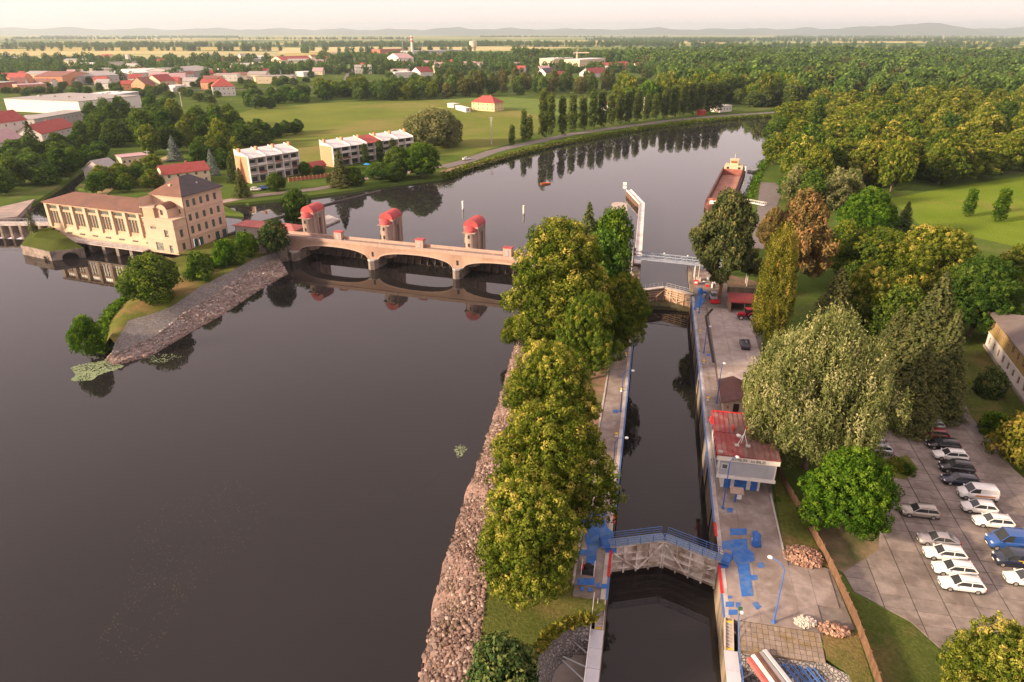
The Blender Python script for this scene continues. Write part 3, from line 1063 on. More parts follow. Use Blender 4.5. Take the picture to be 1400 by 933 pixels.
shape('lime_a', 'broad', 6.2, 15.5, 2.2, 34, 0.36, 44, 56, 0.28, 0.60, 101, 'lime', wild=0.3)
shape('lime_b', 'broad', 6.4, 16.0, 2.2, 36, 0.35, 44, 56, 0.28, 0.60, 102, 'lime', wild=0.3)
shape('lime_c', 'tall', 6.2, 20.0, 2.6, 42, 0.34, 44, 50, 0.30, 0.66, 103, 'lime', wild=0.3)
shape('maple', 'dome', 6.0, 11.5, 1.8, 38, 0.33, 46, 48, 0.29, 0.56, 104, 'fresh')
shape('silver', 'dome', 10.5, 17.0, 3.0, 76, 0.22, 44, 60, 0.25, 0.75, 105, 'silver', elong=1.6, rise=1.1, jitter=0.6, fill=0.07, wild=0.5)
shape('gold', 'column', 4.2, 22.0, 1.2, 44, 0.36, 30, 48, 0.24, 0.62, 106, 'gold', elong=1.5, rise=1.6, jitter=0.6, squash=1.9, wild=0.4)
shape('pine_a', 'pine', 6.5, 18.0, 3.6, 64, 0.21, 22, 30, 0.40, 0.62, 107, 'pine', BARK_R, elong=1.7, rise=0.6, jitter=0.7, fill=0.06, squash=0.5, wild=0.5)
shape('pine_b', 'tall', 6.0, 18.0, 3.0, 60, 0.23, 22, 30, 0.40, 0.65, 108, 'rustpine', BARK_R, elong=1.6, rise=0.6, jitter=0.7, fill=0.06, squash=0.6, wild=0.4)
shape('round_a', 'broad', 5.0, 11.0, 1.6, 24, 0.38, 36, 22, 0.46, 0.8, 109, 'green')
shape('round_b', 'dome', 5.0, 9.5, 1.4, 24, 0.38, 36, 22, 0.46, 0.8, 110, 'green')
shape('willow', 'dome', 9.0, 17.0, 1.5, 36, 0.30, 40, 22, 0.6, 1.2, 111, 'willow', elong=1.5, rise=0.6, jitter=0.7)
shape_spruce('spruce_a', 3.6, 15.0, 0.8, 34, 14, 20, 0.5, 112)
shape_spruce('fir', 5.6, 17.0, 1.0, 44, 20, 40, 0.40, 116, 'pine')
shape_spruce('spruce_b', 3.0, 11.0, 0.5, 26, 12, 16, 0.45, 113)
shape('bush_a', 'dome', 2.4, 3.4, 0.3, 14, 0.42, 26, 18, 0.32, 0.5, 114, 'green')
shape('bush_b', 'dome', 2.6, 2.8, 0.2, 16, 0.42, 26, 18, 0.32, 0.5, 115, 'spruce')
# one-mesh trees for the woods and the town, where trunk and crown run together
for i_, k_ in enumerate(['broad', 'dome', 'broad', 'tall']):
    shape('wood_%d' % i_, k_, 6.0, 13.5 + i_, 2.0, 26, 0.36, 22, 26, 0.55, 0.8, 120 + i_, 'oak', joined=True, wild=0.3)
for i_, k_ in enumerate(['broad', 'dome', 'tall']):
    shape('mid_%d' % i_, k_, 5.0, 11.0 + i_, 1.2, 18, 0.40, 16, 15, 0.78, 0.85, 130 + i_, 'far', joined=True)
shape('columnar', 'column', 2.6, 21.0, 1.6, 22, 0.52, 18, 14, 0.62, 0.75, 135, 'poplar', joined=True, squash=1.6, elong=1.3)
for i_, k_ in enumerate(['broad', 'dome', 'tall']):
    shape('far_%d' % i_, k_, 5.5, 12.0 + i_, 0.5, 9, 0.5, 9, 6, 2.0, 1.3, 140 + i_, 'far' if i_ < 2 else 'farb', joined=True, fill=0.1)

# ================================================================== trees: places
ORD = ('first second third fourth fifth sixth seventh eighth ninth tenth eleventh twelfth thirteenth fourteenth fifteenth sixteenth seventeenth eighteenth nineteenth twentieth '
       'twenty-first twenty-second twenty-third twenty-fourth twenty-fifth twenty-sixth').split()


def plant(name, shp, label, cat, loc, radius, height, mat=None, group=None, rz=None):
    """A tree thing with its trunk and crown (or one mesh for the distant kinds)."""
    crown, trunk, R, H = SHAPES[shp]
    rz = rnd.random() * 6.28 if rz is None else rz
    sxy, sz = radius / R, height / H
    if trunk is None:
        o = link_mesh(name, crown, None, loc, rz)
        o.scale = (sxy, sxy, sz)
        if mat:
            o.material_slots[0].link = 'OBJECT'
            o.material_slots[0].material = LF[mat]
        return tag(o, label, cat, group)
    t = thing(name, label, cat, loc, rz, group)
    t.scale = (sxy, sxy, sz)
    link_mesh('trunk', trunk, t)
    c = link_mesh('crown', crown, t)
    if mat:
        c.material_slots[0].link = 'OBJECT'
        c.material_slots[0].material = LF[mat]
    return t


def plant_px(name, shp, label, px, py, pyt, wpx, z=Z_LAND, mat=None, group=None, cat='tree', rz=None):
    """Base at pixel (px, py), top at row pyt, crown wpx pixels wide."""
    x, y = gp(px, py, z)
    h = top_z(px, py, z, pyt) - z
    zc = proj(x, y, z + h * 0.5)[2]
    return plant(name, shp, label, cat, (x, y, z - 0.05), wpx * zc / FPX / 2, h, mat, group, rz)


# ---- lock island, from the near end upstream
plant_px('lime_tree', 'lime_a', 'big rounded yellow-flowering tree nearest the lower lock gate on the lock island', 722, 818, 668, 150, 4.0)
plant_px('lime_tree', 'lime_b', 'broad yellow-flowering tree behind the foremost one on the lock island', 752, 728, 562, 182, 4.0)
plant_px('lime_tree', 'lime_a', 'pale-topped yellow-flowering tree in the middle of the lock island', 750, 615, 474, 132, 4.0, rz=2.0)
plant_px('lime_tree', 'lime_c', 'tallest yellow-green tree on the lock island, beside the weir bridge end', 762, 492, 300, 140, 4.0)
plant_px('lime_tree', 'lime_b', 'dark leafy tree on the lock island leaning over the narrow quay', 800, 520, 398, 92, 4.0, 'oak', rz=1.0)
plant_px('lime_tree', 'lime_a', 'grey-green tree on the lock island overhanging the chamber near the upper gate', 843, 482, 376, 86, 4.2, 'oak', rz=4.0)
plant_px('leafy_tree', 'round_a', 'dark green tree between the tallest island tree and the truss bridge', 815, 440, 316, 84, 4.0, 'green')
plant_px('spruce_tree', 'spruce_a', 'spruce with a pointed top at the upstream end of the lock island', 802, 372, 278, 52, 4.0)
plant_px('leafy_tree', 'round_a', 'bright green tree at the upstream tip of the lock island', 836, 372, 284, 62, 4.0, 'fresh')
plant_px('birch_tree', 'willow', 'small feathery olive tree at the foot of the tallest island tree', 742, 487, 418, 60, 4.0, 'pine')
plant_px('leafy_tree', 'round_b', 'small green tree leaning over the river below the weir bridge end', 704, 470, 432, 42, 3.0, 'oak')
plant_px('juniper_bush', 'bush_b', 'dark round evergreen bush at the bottom end of the lock island', 688, 938, 878, 108, 4.0, 'spruce', cat='bush')

# ---- right bank, around the quay and the car park
plant_px('black_pine', 'pine_a', 'olive pine with a bare trunk standing behind the upper lock gate', 983, 408, 262, 100, 4.0)
plant_px('black_pine', 'pine_b', 'rust-brown pine behind the golden poplar', 1082, 400, 262, 92, 4.0)
plant_px('black_pine', 'pine_b', 'small rusty pine at the riverside lane beside the olive pine', 1052, 352, 285, 44, 4.0, rz=2.5)
plant_px('golden_poplar', 'gold', 'golden narrow poplar beside the red tractor shed', 1047, 478, 308, 58, 4.0)
plant_px('silver_poplar', 'silver', 'wide silvery pale poplar overhanging the lock-keeper building', 1099, 640, 430, 204, 4.0)
plant_px('round_maple', 'maple', 'bright green round tree between the plank fence and the car park', 1147, 722, 614, 128, 4.0)
plant_px('black_pine', 'fir', 'big dark pine standing at the far corner of the car park', 1248, 545, 374, 122, 4.0, rz=1.0)
plant_px('black_pine', 'fir', 'dark pine with a gold-lit edge over the access road', 1272, 565, 425, 88, 4.0, 'pine', rz=0.4)
plant_px('black_pine', 'fir', 'dark pine left of the big pine, behind the silver poplar', 1210, 520, 418, 82, 4.0, rz=3.0)
plant_px('black_pine', 'fir', 'brownish pine between the golden poplar and the yellow-crowned tree', 1130, 470, 365, 76, 4.0, 'pine', rz=3.6)
plant_px('leafy_tree', 'lime_a', 'yellow-crowned tree behind the silver poplar', 1172, 455, 362, 66, 4.0, 'lime')
plant_px('oak_tree', 'lime_b', 'wide oak with a yellow-tinged crown left of the bright lawn', 1190, 400, 312, 116, 4.0, 'oak', rz=0.3)
plant_px('oak_tree', 'lime_a', 'yellow-topped oak at the corner of the bright lawn', 1262, 420, 310, 108, 4.0, 'lime', rz=2.2)
plant_px('oak_tree', 'lime_b', 'deep green oak beside the end of the yellow barracks', 1325, 460, 352, 110, 4.0, 'green', rz=5)
plant_px('leafy_tree', 'round_a', 'airy yellow-green tree over the barracks roof', 1385, 405, 335, 74, 4.0, 'lime')
plant_px('round_maple', 'maple', 'vivid green round tree in front of the riverside wood', 1180, 330, 257, 80, 4.0, 'fresh', rz=2)
plant_px('spruce_tree', 'spruce_a', 'dark spruce right of the vivid green tree', 1231, 328, 276, 36, 4.0)
plant_px('spruce_tree', 'spruce_b', 'smaller dark spruce between the vivid green tree and the lawn', 1216, 325, 284, 30, 4.0)
plant_px('young_tree', 'columnar', 'left one of two young pale trees on the bright lawn', 1322, 296, 256, 18, 4.0, 'fresh')
plant_px('young_tree', 'columnar', 'right one of two young pale trees on the bright lawn', 1364, 303, 256, 22, 4.0, 'fresh')
plant_px('juniper_bush', 'bush_b', 'round dark bush on the lawn before the barracks', 1351, 540, 502, 42, 4.0, 'spruce', cat='bush')
plant_px('spreading_bush', 'bush_a', 'yellow-green spreading bush right of the access road', 1392, 632, 568, 84, 4.0, 'gold', cat='bush')
plant_px('spreading_bush', 'bush_a', 'low green bush beside the yellow-green spreading bush', 1358, 592, 564, 46, 4.0, 'fresh', cat='bush')
plant_px('leafy_tree', 'lime_a', 'yellow-green tree in the lower right corner of the car park', 1345, 985, 872, 150, 4.0, 'lime', rz=1.2)
plant_px('leafy_tree', 'round_b', 'dense shadowy tree between the pines and the oaks', 1225, 470, 392, 90, 4.0, 'green')
for i_, (a_, b_, c_, d_, l_) in enumerate([(1100, 505, 445, 52, 'dark pine hidden behind the silver poplar, nearest the golden poplar'),
                                           (1155, 520, 440, 58, 'dark pine hidden behind the silver poplar, below the yellow-crowned tree'),
                                           (1240, 585, 470, 80, 'shadowy pine at the top edge of the car park')]):
    plant_px('black_pine', 'fir', l_, a_, b_, c_, d_, 4.0, 'pine', rz=i_ * 1.7)
for i_, (a_, b_, c_, d_, m_, l_) in enumerate([
        (1018, 545, 520, 22, 'green', 'small bush behind the cream hut'), (1063, 686, 681, 9, 'fresh', 'sprig beside the lock-keeper building corner'),
        (1225, 640, 628, 36, 'oak', 'low scrub on the strip between the parked cars'), (1240, 648, 634, 22, 'green', 'green tuft beside the parking scrub')]):
    plant_px('low_bush', 'bush_a', l_, a_, b_, c_, d_, 4.0, m_, cat='bush')

# ---- powerhouse island
plant_px('leafy_tree', 'round_b', 'dense round green tree on the grass spit of the powerhouse island', 213, 412, 347, 86, 3.0, 'green')
plant_px('leafy_tree', 'round_b', 'thin-leaved young tree at the tip of the powerhouse island', 124, 484, 432, 46, 0.8, 'fresh')
plant_px('leafy_tree', 'bush_a', 'round bush against the corner of the powerhouse', 276, 382, 343, 42, 3.2, 'green', cat='bush')
plant_px('leafy_tree', 'bush_a', 'bright bush on the island below the powerhouse windows', 312, 362, 326, 44, 3.3, 'fresh', cat='bush')
plant_px('leafy_tree', 'bush_a', 'bright bush nearest the powerhouse side wall', 338, 350, 316, 36, 3.3, 'fresh', cat='bush')
plant_px('leafy_tree', 'round_a', 'dark tree beside the first weir tower', 379, 346, 300, 42, 3.6, 'spruce')
plant_px('leafy_tree', 'round_a', 'round green tree standing behind the first weir tower', 408, 312, 258, 44, 4.0, 'green')
plant_px('cypress_tree', 'spruce_b', 'small dark cypress on the grassy abutment', 46, 316, 286, 16, 4.6)

# ---- north bank between the houses
NB = [('spruce_tree', 'spruce_a', 'olive spruce on the bank between the two house rows', 467, 256, 203, 34, 'pine'),
      ('leafy_tree', 'round_b', 'dark bush at the foot of the olive spruce', 484, 254, 228, 32, 'green'),
      ('leafy_tree', 'round_b', 'round bush by the riverside path', 452, 252, 238, 12, 'spruce'),
      ('spruce_tree', 'spruce_a', 'spruce near the powerhouse by the parked cars', 332, 270, 230, 28, None),
      ('leafy_tree', 'round_b', 'round tree before the shorter house row', 378, 262, 236, 28, 'green'),
      ('big_chestnut', 'lime_a', 'big green tree at the bend of the riverside road', 577, 243, 196, 56, 'fresh'),
      ('leafy_tree', 'round_a', 'green tree left of the big tree at the road bend', 545, 243, 200, 40, 'green'),
      ('leafy_tree', 'round_b', 'dark low tree in front of the longer house row', 520, 246, 222, 40, 'green'),
      ('leafy_tree', 'round_b', 'dark low tree below the umbrella at the longer house row', 540, 247, 222, 36, 'green'),
      ('great_willow', 'willow', 'huge pale willow at the edge of the meadow', 592, 200, 148, 84, None),
      ('leafy_tree', 'round_b', 'dark tree at the right edge of the huge willow', 618, 197, 162, 28, 'green'),
      ('thuja_tree', 'columnar', 'first narrow thuja before the longer house row', 478, 224, 202, 11, 'pine'),
      ('thuja_tree', 'columnar', 'second narrow thuja before the longer house row', 500, 226, 196, 13, 'spruce'),
      ('thuja_tree', 'columnar', 'third narrow thuja before the longer house row', 521, 224, 191, 14, 'spruce'),
      ('thuja_tree', 'columnar', 'fourth narrow thuja before the longer house row', 538, 218, 189, 12, 'spruce'),
      ('leafy_tree', 'round_b', 'bush between the house rows near the red shed', 436, 240, 226, 18, 'green'),
      ('leafy_tree', 'round_b', 'bush at the right end of the shorter house row', 417, 240, 221, 18, 'fresh'),
      ('blue_spruce', 'spruce_a', 'blue-grey spruce left of the shorter house row', 292, 240, 204, 20, 'bluespruce'),
      ('spruce_tree', 'spruce_a', 'green spruce before the shorter house row wall', 318, 250, 212, 18, None),
      ('blue_spruce', 'spruce_a', 'pale blue spruce in the park behind the powerhouse', 240, 220, 186, 24, 'bluespruce'),
      ('spruce_tree', 'spruce_a', 'dark spruce in front of the red-roofed school', 50, 218, 166, 34, None)]
for n_, s_, l_, a_, b_, c_, d_, m_ in NB:
    plant_px(n_, s_, l_, a_, b_, c_, d_, 4.0, m_)

# ---- park behind the powerhouse, mill stream and the far town edge
def fill_px(zone_, count, shapes, w, hgt, mats, name, label, group, seed, mind=5.0, z=Z_LAND, cat='tree'):
    """Fills a photo zone (pixels on the ground) with trees of a kind nobody can tell apart."""
    g = random.Random(seed)
    poly = [Vector((*gp(a, b, z), 0)) for a, b in zone_]
    xs, ys = [q.x for q in poly], [q.y for q in poly]
    out, tries = [], 0

    def inside(x, y):
        c = False
        for i in range(len(poly)):
            a, b = poly[i], poly[i - 1]
            if (a.y > y) != (b.y > y) and x < (b.x - a.x) * (y - a.y) / (b.y - a.y) + a.x:
                c = not c
        return c
    while len(out) < count and tries < count * 60:
        tries += 1
        x, y = g.uniform(min(xs), max(xs)), g.uniform(min(ys), max(ys))
        if inside(x, y) and all((x - q[0]) ** 2 + (y - q[1]) ** 2 > mind ** 2 for q in out):
            out.append((x, y))
    out.sort(key=lambda q: q[0] / q[1])
    for i, (x, y) in enumerate(out):
        k = g.uniform(0.78, 1.22)
        plant(name, g.choice(shapes), label + (', %s from the left' % ORD[i] if len(out) <= 26 else ''), cat, (x, y, z - 0.1), w * k / 2, hgt * g.uniform(0.72, 1.2), g.choice(mats), group, g.random() * 6.28)
    return out


MID = ['mid_0', 'mid_1', 'mid_2']
WOODS = ['wood_0', 'wood_1', 'wood_2', 'wood_3']
fill_px([(0, 268), (60, 262), (110, 232), (90, 214), (40, 222), (0, 232)], 26, WOODS, 11, 11, ['green', 'green', 'far'], 'stream_tree', 'leafy tree in the thicket left of the mill stream', 'trees left of the mill stream', 1, 5)
fill_px([(125, 205), (235, 195), (232, 158), (130, 172)], 20, WOODS, 15, 17, ['green', 'far', 'green'], 'park_tree', 'tall dark tree in the park beyond the mill stream', 'dark trees of the park', 2, 8)
fill_px([(195, 213), (330, 208), (325, 172), (250, 164), (205, 186)], 24, WOODS, 14, 15, ['green', 'oak', 'fresh', 'green'], 'park_tree', 'leafy tree in the park behind the red-roofed house', 'trees of the park behind the red-roofed house', 3, 8)
fill_px([(270, 240), (330, 232), (332, 205), (270, 212)], 9, WOODS, 10, 11, ['green', 'oak'], 'garden_tree', 'garden tree between the red-roofed house and the house rows', 'garden trees by the red-roofed house', 4, 6)
fill_px([(100, 232), (150, 224), (140, 212), (88, 215)], 6, WOODS, 9, 9, ['fresh', 'green'], 'stream_tree', 'leafy tree at the bend of the mill stream', 'trees at the mill stream bend', 5, 6)
fill_px([(128, 266), (220, 262), (222, 238), (180, 236), (140, 252)], 16, WOODS, 9, 7.5, ['green', 'oak'], 'orchard_tree', 'orchard tree behind the powerhouse roof', 'orchard trees behind the powerhouse', 6, 6)
fill_px([(330, 208), (372, 198), (360, 190), (325, 185)], 8, WOODS, 12, 11, ['green'], 'meadow_edge_tree', 'dark tree at the left edge of the meadow', 'trees at the left edge of the meadow', 8, 7)
fill_px([(376, 190), (422, 182), (418, 178), (374, 184)], 6, WOODS, 9, 8, ['green'], 'meadow_bush', 'dark bush growing out into the meadow', 'bushes on the meadow', 9, 5)
fill_px([(434, 139), (598, 138), (592, 126), (440, 128)], 46, MID, 14, 16, ['green', 'far', 'oak'], 'copse_tree', 'tree in the dense copse behind the meadow', 'trees of the copse behind the meadow', 10, 8)
fill_px([(604, 136), (700, 132), (755, 134), (840, 130), (838, 122), (700, 118), (600, 122)], 48, MID, 13, 20, ['poplar', 'far', 'farb'], 'park_pine', 'tall slim tree in the grove around the sports field', 'trees around the sports field', 11, 11)
fill_px([(0, 128), (160, 150), (430, 136), (420, 112), (230, 118), (0, 108)], 95, MID, 11, 8.5, ['green', 'far', 'poplar'], 'town_tree', 'leafy tree among the town buildings', 'trees among the town buildings', 12, 11)
fill_px([(400, 118), (600, 120), (900, 118), (900, 96), (500, 88), (250, 96)], 140, MID, 12, 9, ['green', 'far', 'poplar'], 'town_tree', 'leafy tree among the farther town buildings', 'trees among the farther town', 13, 14)
fill_px([(345, 152), (430, 141), (425, 133), (330, 142)], 14, MID, 12, 12, ['green', 'far'], 'garden_tree', 'tree at the far left corner of the meadow', 'trees at the far corner of the meadow', 14, 8)
fill_px([(0, 205), (20, 230), (110, 205), (125, 195), (110, 185), (60, 215)], 10, WOODS, 11, 11, ['green', 'far'], 'school_tree', 'leafy tree beside the red-roofed school', 'trees beside the red-roofed school', 15, 7)

# ---- row of columnar poplars along the river road
POP = [(716, 194, 160, 9), (724, 192, 168, 9), (742, 190, 131, 12), (753, 187, 137, 11), (768, 186, 141, 11), (782, 181, 137, 12), (796, 179, 141, 12), (810, 176, 133, 12), (822, 175, 133, 12), (834, 172, 138, 11), (846, 170, 133, 12),
       (858, 169, 133, 11), (871, 167, 132, 11), (884, 165, 138, 10), (895, 163, 138, 10), (908, 162, 128, 11), (920, 161, 126, 12), (932, 159, 122, 12), (944, 158, 121, 12), (956, 157, 121, 12), (969, 156, 120, 13), (981, 155, 120, 13), (700, 199, 181, 8)]
for i_, (a_, b_, c_, d_) in enumerate(sorted(POP)):
    plant_px('columnar_poplar', 'columnar', 'slim dark poplar along the river road, %s from the left in the row' % ORD[i_], a_, b_, c_ - 11, d_ * 1.3, 4.0, None, 'poplars in the row along the river road')
fill_px([(870, 152), (1000, 146), (1100, 146), (1110, 134), (980, 132), (840, 140)], 56, MID, 16, 23, ['oak', 'oak', 'fresh', 'lime'], 'riverside_tree', 'tall leafy tree behind the poplar row', 'trees behind the poplar row', 16, 8)
fill_px([(1000, 148), (1100, 147), (1096, 140), (995, 143)], 14, MID, 14, 18, ['green', 'poplar'], 'riverside_tree', 'leafy tree at the far end of the river road', 'trees at the far end of the river road', 17, 7)

# ---- the wood on the right bank
fill_px([(1072, 262), (1085, 285), (1150, 283), (1225, 268), (1290, 256), (1420, 233), (1500, 231), (1500, 168), (1420, 152), (1250, 148), (1118, 153), (1085, 168), (1067, 187), (1055, 212), (1053, 228)],
        250, WOODS, 17.5, 18, ['oak', 'oak', 'oak', 'oak', 'lime', 'lime', 'green'], 'oak_tree', 'oak in the dense wood on the right bank', 'oaks of the wood on the right bank', 18, 7.6)
fill_px([(1058, 262), (1085, 292), (1165, 290), (1150, 275), (1075, 265)], 9, WOODS, 10, 12, ['silver', 'willow', 'green'], 'wood_edge_tree', 'greyish tree at the near edge of the right-bank wood', 'greyish trees at the edge of the wood', 19, 6)
fill_px([(1140, 395), (1290, 440), (1330, 420), (1270, 360), (1150, 345)], 8, WOODS, 11, 13, ['green', 'oak'], 'grove_tree', 'shadowy tree within the grove behind the pines', 'inner trees of the grove', 20, 9)

# ---- far woods that read as one mass
def mass(name, label, zones, per_km2, shp, seed, smin, smax, cat, zadd=0.0, clear=0):
    g = np.random.default_rng(seed)
    pts, sc = [], []
    for zone_ in zones:
        poly = [gp(a, b, Z_LAND) for a, b in zone_]
        P = np.array(poly)
        lo, hi = P.min(0), P.max(0)
        n = int((hi[0] - lo[0]) * (hi[1] - lo[1]) * per_km2 / 1e6)
        q = lo + g.random((n, 2)) * (hi - lo)
        c = np.zeros(n, bool)
        for i in range(len(P)):
            a, b = P[i], P[i - 1]
            if a[1] == b[1]:
                continue
            cond = ((a[1] > q[:, 1]) != (b[1] > q[:, 1])) & (q[:, 0] < (b[0] - a[0]) * (q[:, 1] - a[1]) / (b[1] - a[1]) + a[0])
            c ^= cond
        pts.append(q[c])
    q = np.concatenate(pts)
    nz = (np.sin(q[:, 0] * 0.021 + 1.3) * np.sin(q[:, 1] * 0.017) + np.sin(q[:, 0] * 0.0067 + q[:, 1] * 0.009) + np.sin(q[:, 0] * 0.05 - q[:, 1] * 0.043) * 0.5) / 2.5
    if clear:                                         # clearings and taller stands
        keep = nz > -0.62
        q, nz = q[keep], nz[keep]
    nz = 1 + 0.38 * nz * clear
    me = bpy.data.meshes.new(name)
    me.vertices.add(len(q))
    me.vertices.foreach_set('co', np.column_stack([q, np.full(len(q), Z_LAND - 0.3 + zadd)]).ravel().astype(np.float32))
    at = me.attributes.new('size', 'FLOAT', 'POINT')
    at.data.foreach_set('value', ((smin + (smax - smin) * g.random(len(q))) * nz).astype(np.float32))
    at = me.attributes.new('turn', 'FLOAT', 'POINT')
    at.data.foreach_set('value', (g.random(len(q)) * 6.28).astype(np.float32))
    o = link_mesh(name, me)
    ng = bpy.data.node_groups.new(name, 'GeometryNodeTree')
    ng.interface.new_socket('Geometry', in_out='INPUT', socket_type='NodeSocketGeometry')
    ng.interface.new_socket('Geometry', in_out='OUTPUT', socket_type='NodeSocketGeometry')
    gi, go = ng.nodes.new('NodeGroupInput'), ng.nodes.new('NodeGroupOutput')
    inst = ng.nodes.new('GeometryNodeInstanceOnPoints')
    oi = ng.nodes.new('GeometryNodeObjectInfo')
    oi.inputs['Object'].default_value = FAR_SAMPLE[shp]
    oi.inputs['As Instance'].default_value = True
    a1, a2 = ng.nodes.new('GeometryNodeInputNamedAttribute'), ng.nodes.new('GeometryNodeInputNamedAttribute')
    a1.data_type = a2.data_type = 'FLOAT'
    a1.inputs[0].default_value, a2.inputs[0].default_value = 'size', 'turn'
    cx_ = ng.nodes.new('ShaderNodeCombineXYZ')
    ng.links.new(a2.outputs[0], cx_.inputs[2])
    ng.links.new(gi.outputs[0], inst.inputs['Points'])
    ng.links.new(oi.outputs['Geometry'], inst.inputs['Instance'])
    ng.links.new(cx_.outputs[0], inst.inputs['Rotation'])
    ng.links.new(a1.outputs[0], inst.inputs['Scale'])
    ng.links.new(inst.outputs[0], go.inputs[0])
    o.modifiers.new('trees', 'NODES').node_group = ng
    return tag(o, label, cat, None, 'stuff')


FAR_SAMPLE = {}
for i_, (a_, b_, l_) in enumerate([(905, 122, 'round tree at the edge of the far wood above the poplar row'), (1120, 118, 'domed tree at the glade in the far wood'), (880, 108, 'brownish tree beside the far building site')]):
    x_, y_ = gp(a_, b_)
    FAR_SAMPLE['far_%d' % i_] = plant('far_tree', 'far_%d' % i_, l_, 'tree', (x_, y_, Z_LAND), 5.5, 12.5 + i_)
wood_zones = [[(935, 136), (1128, 146), (1260, 143), (1420, 148), (1700, 160), (1700, 84), (1400, 79), (1180, 77), (1000, 76), (720, 81), (700, 86), (840, 88), (918, 97), (900, 112)]]
mass('far_woodland', 'wide far wood of dark leafy trees behind the river', wood_zones, 4800, 'far_0', 31, 0.6, 1.6, 'woodland', clear=1)
mass('far_woodland', 'lighter domed trees spread through the far wood', wood_zones, 3000, 'far_1', 32, 0.6, 1.75, 'woodland', clear=1)
mass('far_woodland', 'brownish trees spread through the far wood', wood_zones, 350, 'far_2', 33, 0.8, 1.5, 'woodland', clear=1)
lines = []
g_ = random.Random(5)
for i_ in range(44):
    py_ = 51 + (g_.random() ** 1.1) * 42
    pc, w_ = g_.uniform(-200, 1600), g_.uniform(60, 330)
    hh_ = 0.12 + (py_ - 48) * 0.03
    if 70 < py_ < 84 and pc < 460:
        continue
    lines.append([(pc - w_, py_), (pc + w_, py_ + g_.uniform(-0.8, 0.8)), (pc + w_, py_ + hh_), (pc - w_, py_ + hh_)])
mass('far_treeline', 'dark treelines and hedges across the far plain', lines, 900, 'far_0', 34, 1.0, 1.7, 'treeline')
mass('town_greenery', 'trees between the roofs of the far town', [[(180, 96), (620, 92), (900, 94), (900, 100), (620, 102), (260, 102)], [(430, 80), (760, 78), (840, 88), (700, 92), (480, 90)], [(-60, 84), (330, 85), (300, 92), (-60, 96)], [(-60, 100), (120, 104), (170, 98), (-60, 96)], [(0, 106), (200, 112), (420, 104), (420, 96), (200, 100), (0, 98)]], 2300, 'far_0', 35, 0.6, 1.2, 'greenery')
# reeds and hedge along the water's edge of the road
def hedge(name, label, line, w, h, n, mat, seed, z=3.2):
    g = np.random.default_rng(seed)
    pts = resample(line, 200)
    idx = g.random(n) * 198
    i0 = idx.astype(int)
    f = (idx - i0)[:, None]
    P = np.array(pts)
    C = P[i0] * (1 - f) + P[i0 + 1] * f
    bump = 0.6 + 0.5 * np.sin(idx * 1.3) * np.sin(idx * 0.37 + 1)
    rr = g.normal(size=(n, 2)) * w * 0.33
    zz = z + np.abs(g.random(n)) * h * np.exp(-(np.linalg.norm(rr, axis=1) / w) ** 2 * 2) * (0.5 + bump * 0.6)
    V, Q, T = quads_mesh('h', np.column_stack([C + rr, zz]), g.normal(size=(n, 3)) * 0.6 + np.array([0, -0.2, 0.8]), 0.55 + 0.5 * g.random(n), np.clip(0.4 + 0.25 * g.normal(size=n), 0, 1), g, 1.3)
    return tag(link_mesh(name, raw_mesh(name, V, Q, T, LF[mat])), label, 'bank plants', None, 'stuff')


hedge('bank_shrubbery', 'green reeds and shrubs along the water below the river road', px_line([(606, 245), (640, 231), (700, 214), (760, 199), (830, 186), (900, 174), (960, 167), (1020, 162), (1085, 158)], 3.3), 4.0, 3.2, 15000, 'oak', 41)
hedge('bank_shrubbery', 'green weeds on the right bank beside the moored barge', px_line([(1012, 300), (1026, 270), (1036, 245), (1046, 222)], 3.3), 3.5, 2.0, 3500, 'fresh', 42)
hedge('bank_shrubbery', 'weeds at the grassy foot of the powerhouse island', px_line([(143, 480), (143, 452), (162, 421), (190, 398)], 0.3), 3.2, 1.6, 4000, 'fresh', 43, 0.3)
hedge('garden_shrubbery', 'low shrubs along the island slope under the powerhouse', px_line([(262, 378), (300, 358), (340, 342), (372, 334)], 3.3), 4.0, 2.2, 4000, 'green', 44, 3.2)
hedge('bank_shrubbery', 'yellow-flowering weeds along the top of the cobbled slope on the island', px_line([(808, 847), (775, 853), (750, 868), (737, 890)], 4.0), 0.7, 0.6, 700, 'gold', 45, 4.05)
# ================================================================== the lock (local x = right of axis, y = upstream)
ZQ = 4.26


def lt(name, label, cat, s, n, z=ZQ, turn=0.0, group=None):
    return thing(name, label, cat, lk(s, n, z), -AZ + turn, group)


LOCK_LOC = (LOCK_O[0], LOCK_O[1], 0)


def lbuild(m_, name, mats, parent=None, **kw):
    return m_.build(name, mats, parent, LOCK_LOC if parent is None else (0, 0, 0), -AZ if parent is None else 0, **kw)


def pxl(px, py, z=ZQ):
    """Pixel on the quay to lock coordinates (n, s)."""
    x, y = gp(px, py, z)
    x -= LOCK_O[0]; y -= LOCK_O[1]
    return (x * AXN[0] + y * AXN[1], x * AXS[0] + y * AXS[1])


# ---- quays with their concrete slabs
QR = [(7.15, -11.2), (16.6, -11.2), (20.2, -10), (19.5, -0.9), (14.9, 0.7), (14.4, 3), (14.9, 14), (16, 30), (17, 47), (19, 55), (21, 80), (17, 92), (14.5, 112), (7.15, 112)]
mb = MB()
mb.prism(QR, -2, 4.18)
QUAY_R = tag(lbuild(mb, 'quay_pavement', M('joint_dark', (0.16, 0.135, 0.12), 0.3, 1.0, 0.95)), kind='structure')
mb = MB()
mb.prism([(-7.15, -11.2), (-7.15, 118), (-10.3, 118), (-10.3, -9.6), (-10.3, -11.2)], -2, 4.18)
QUAY_L = tag(lbuild(mb, 'quay_pavement', MATS['joint_dark']), kind='structure')


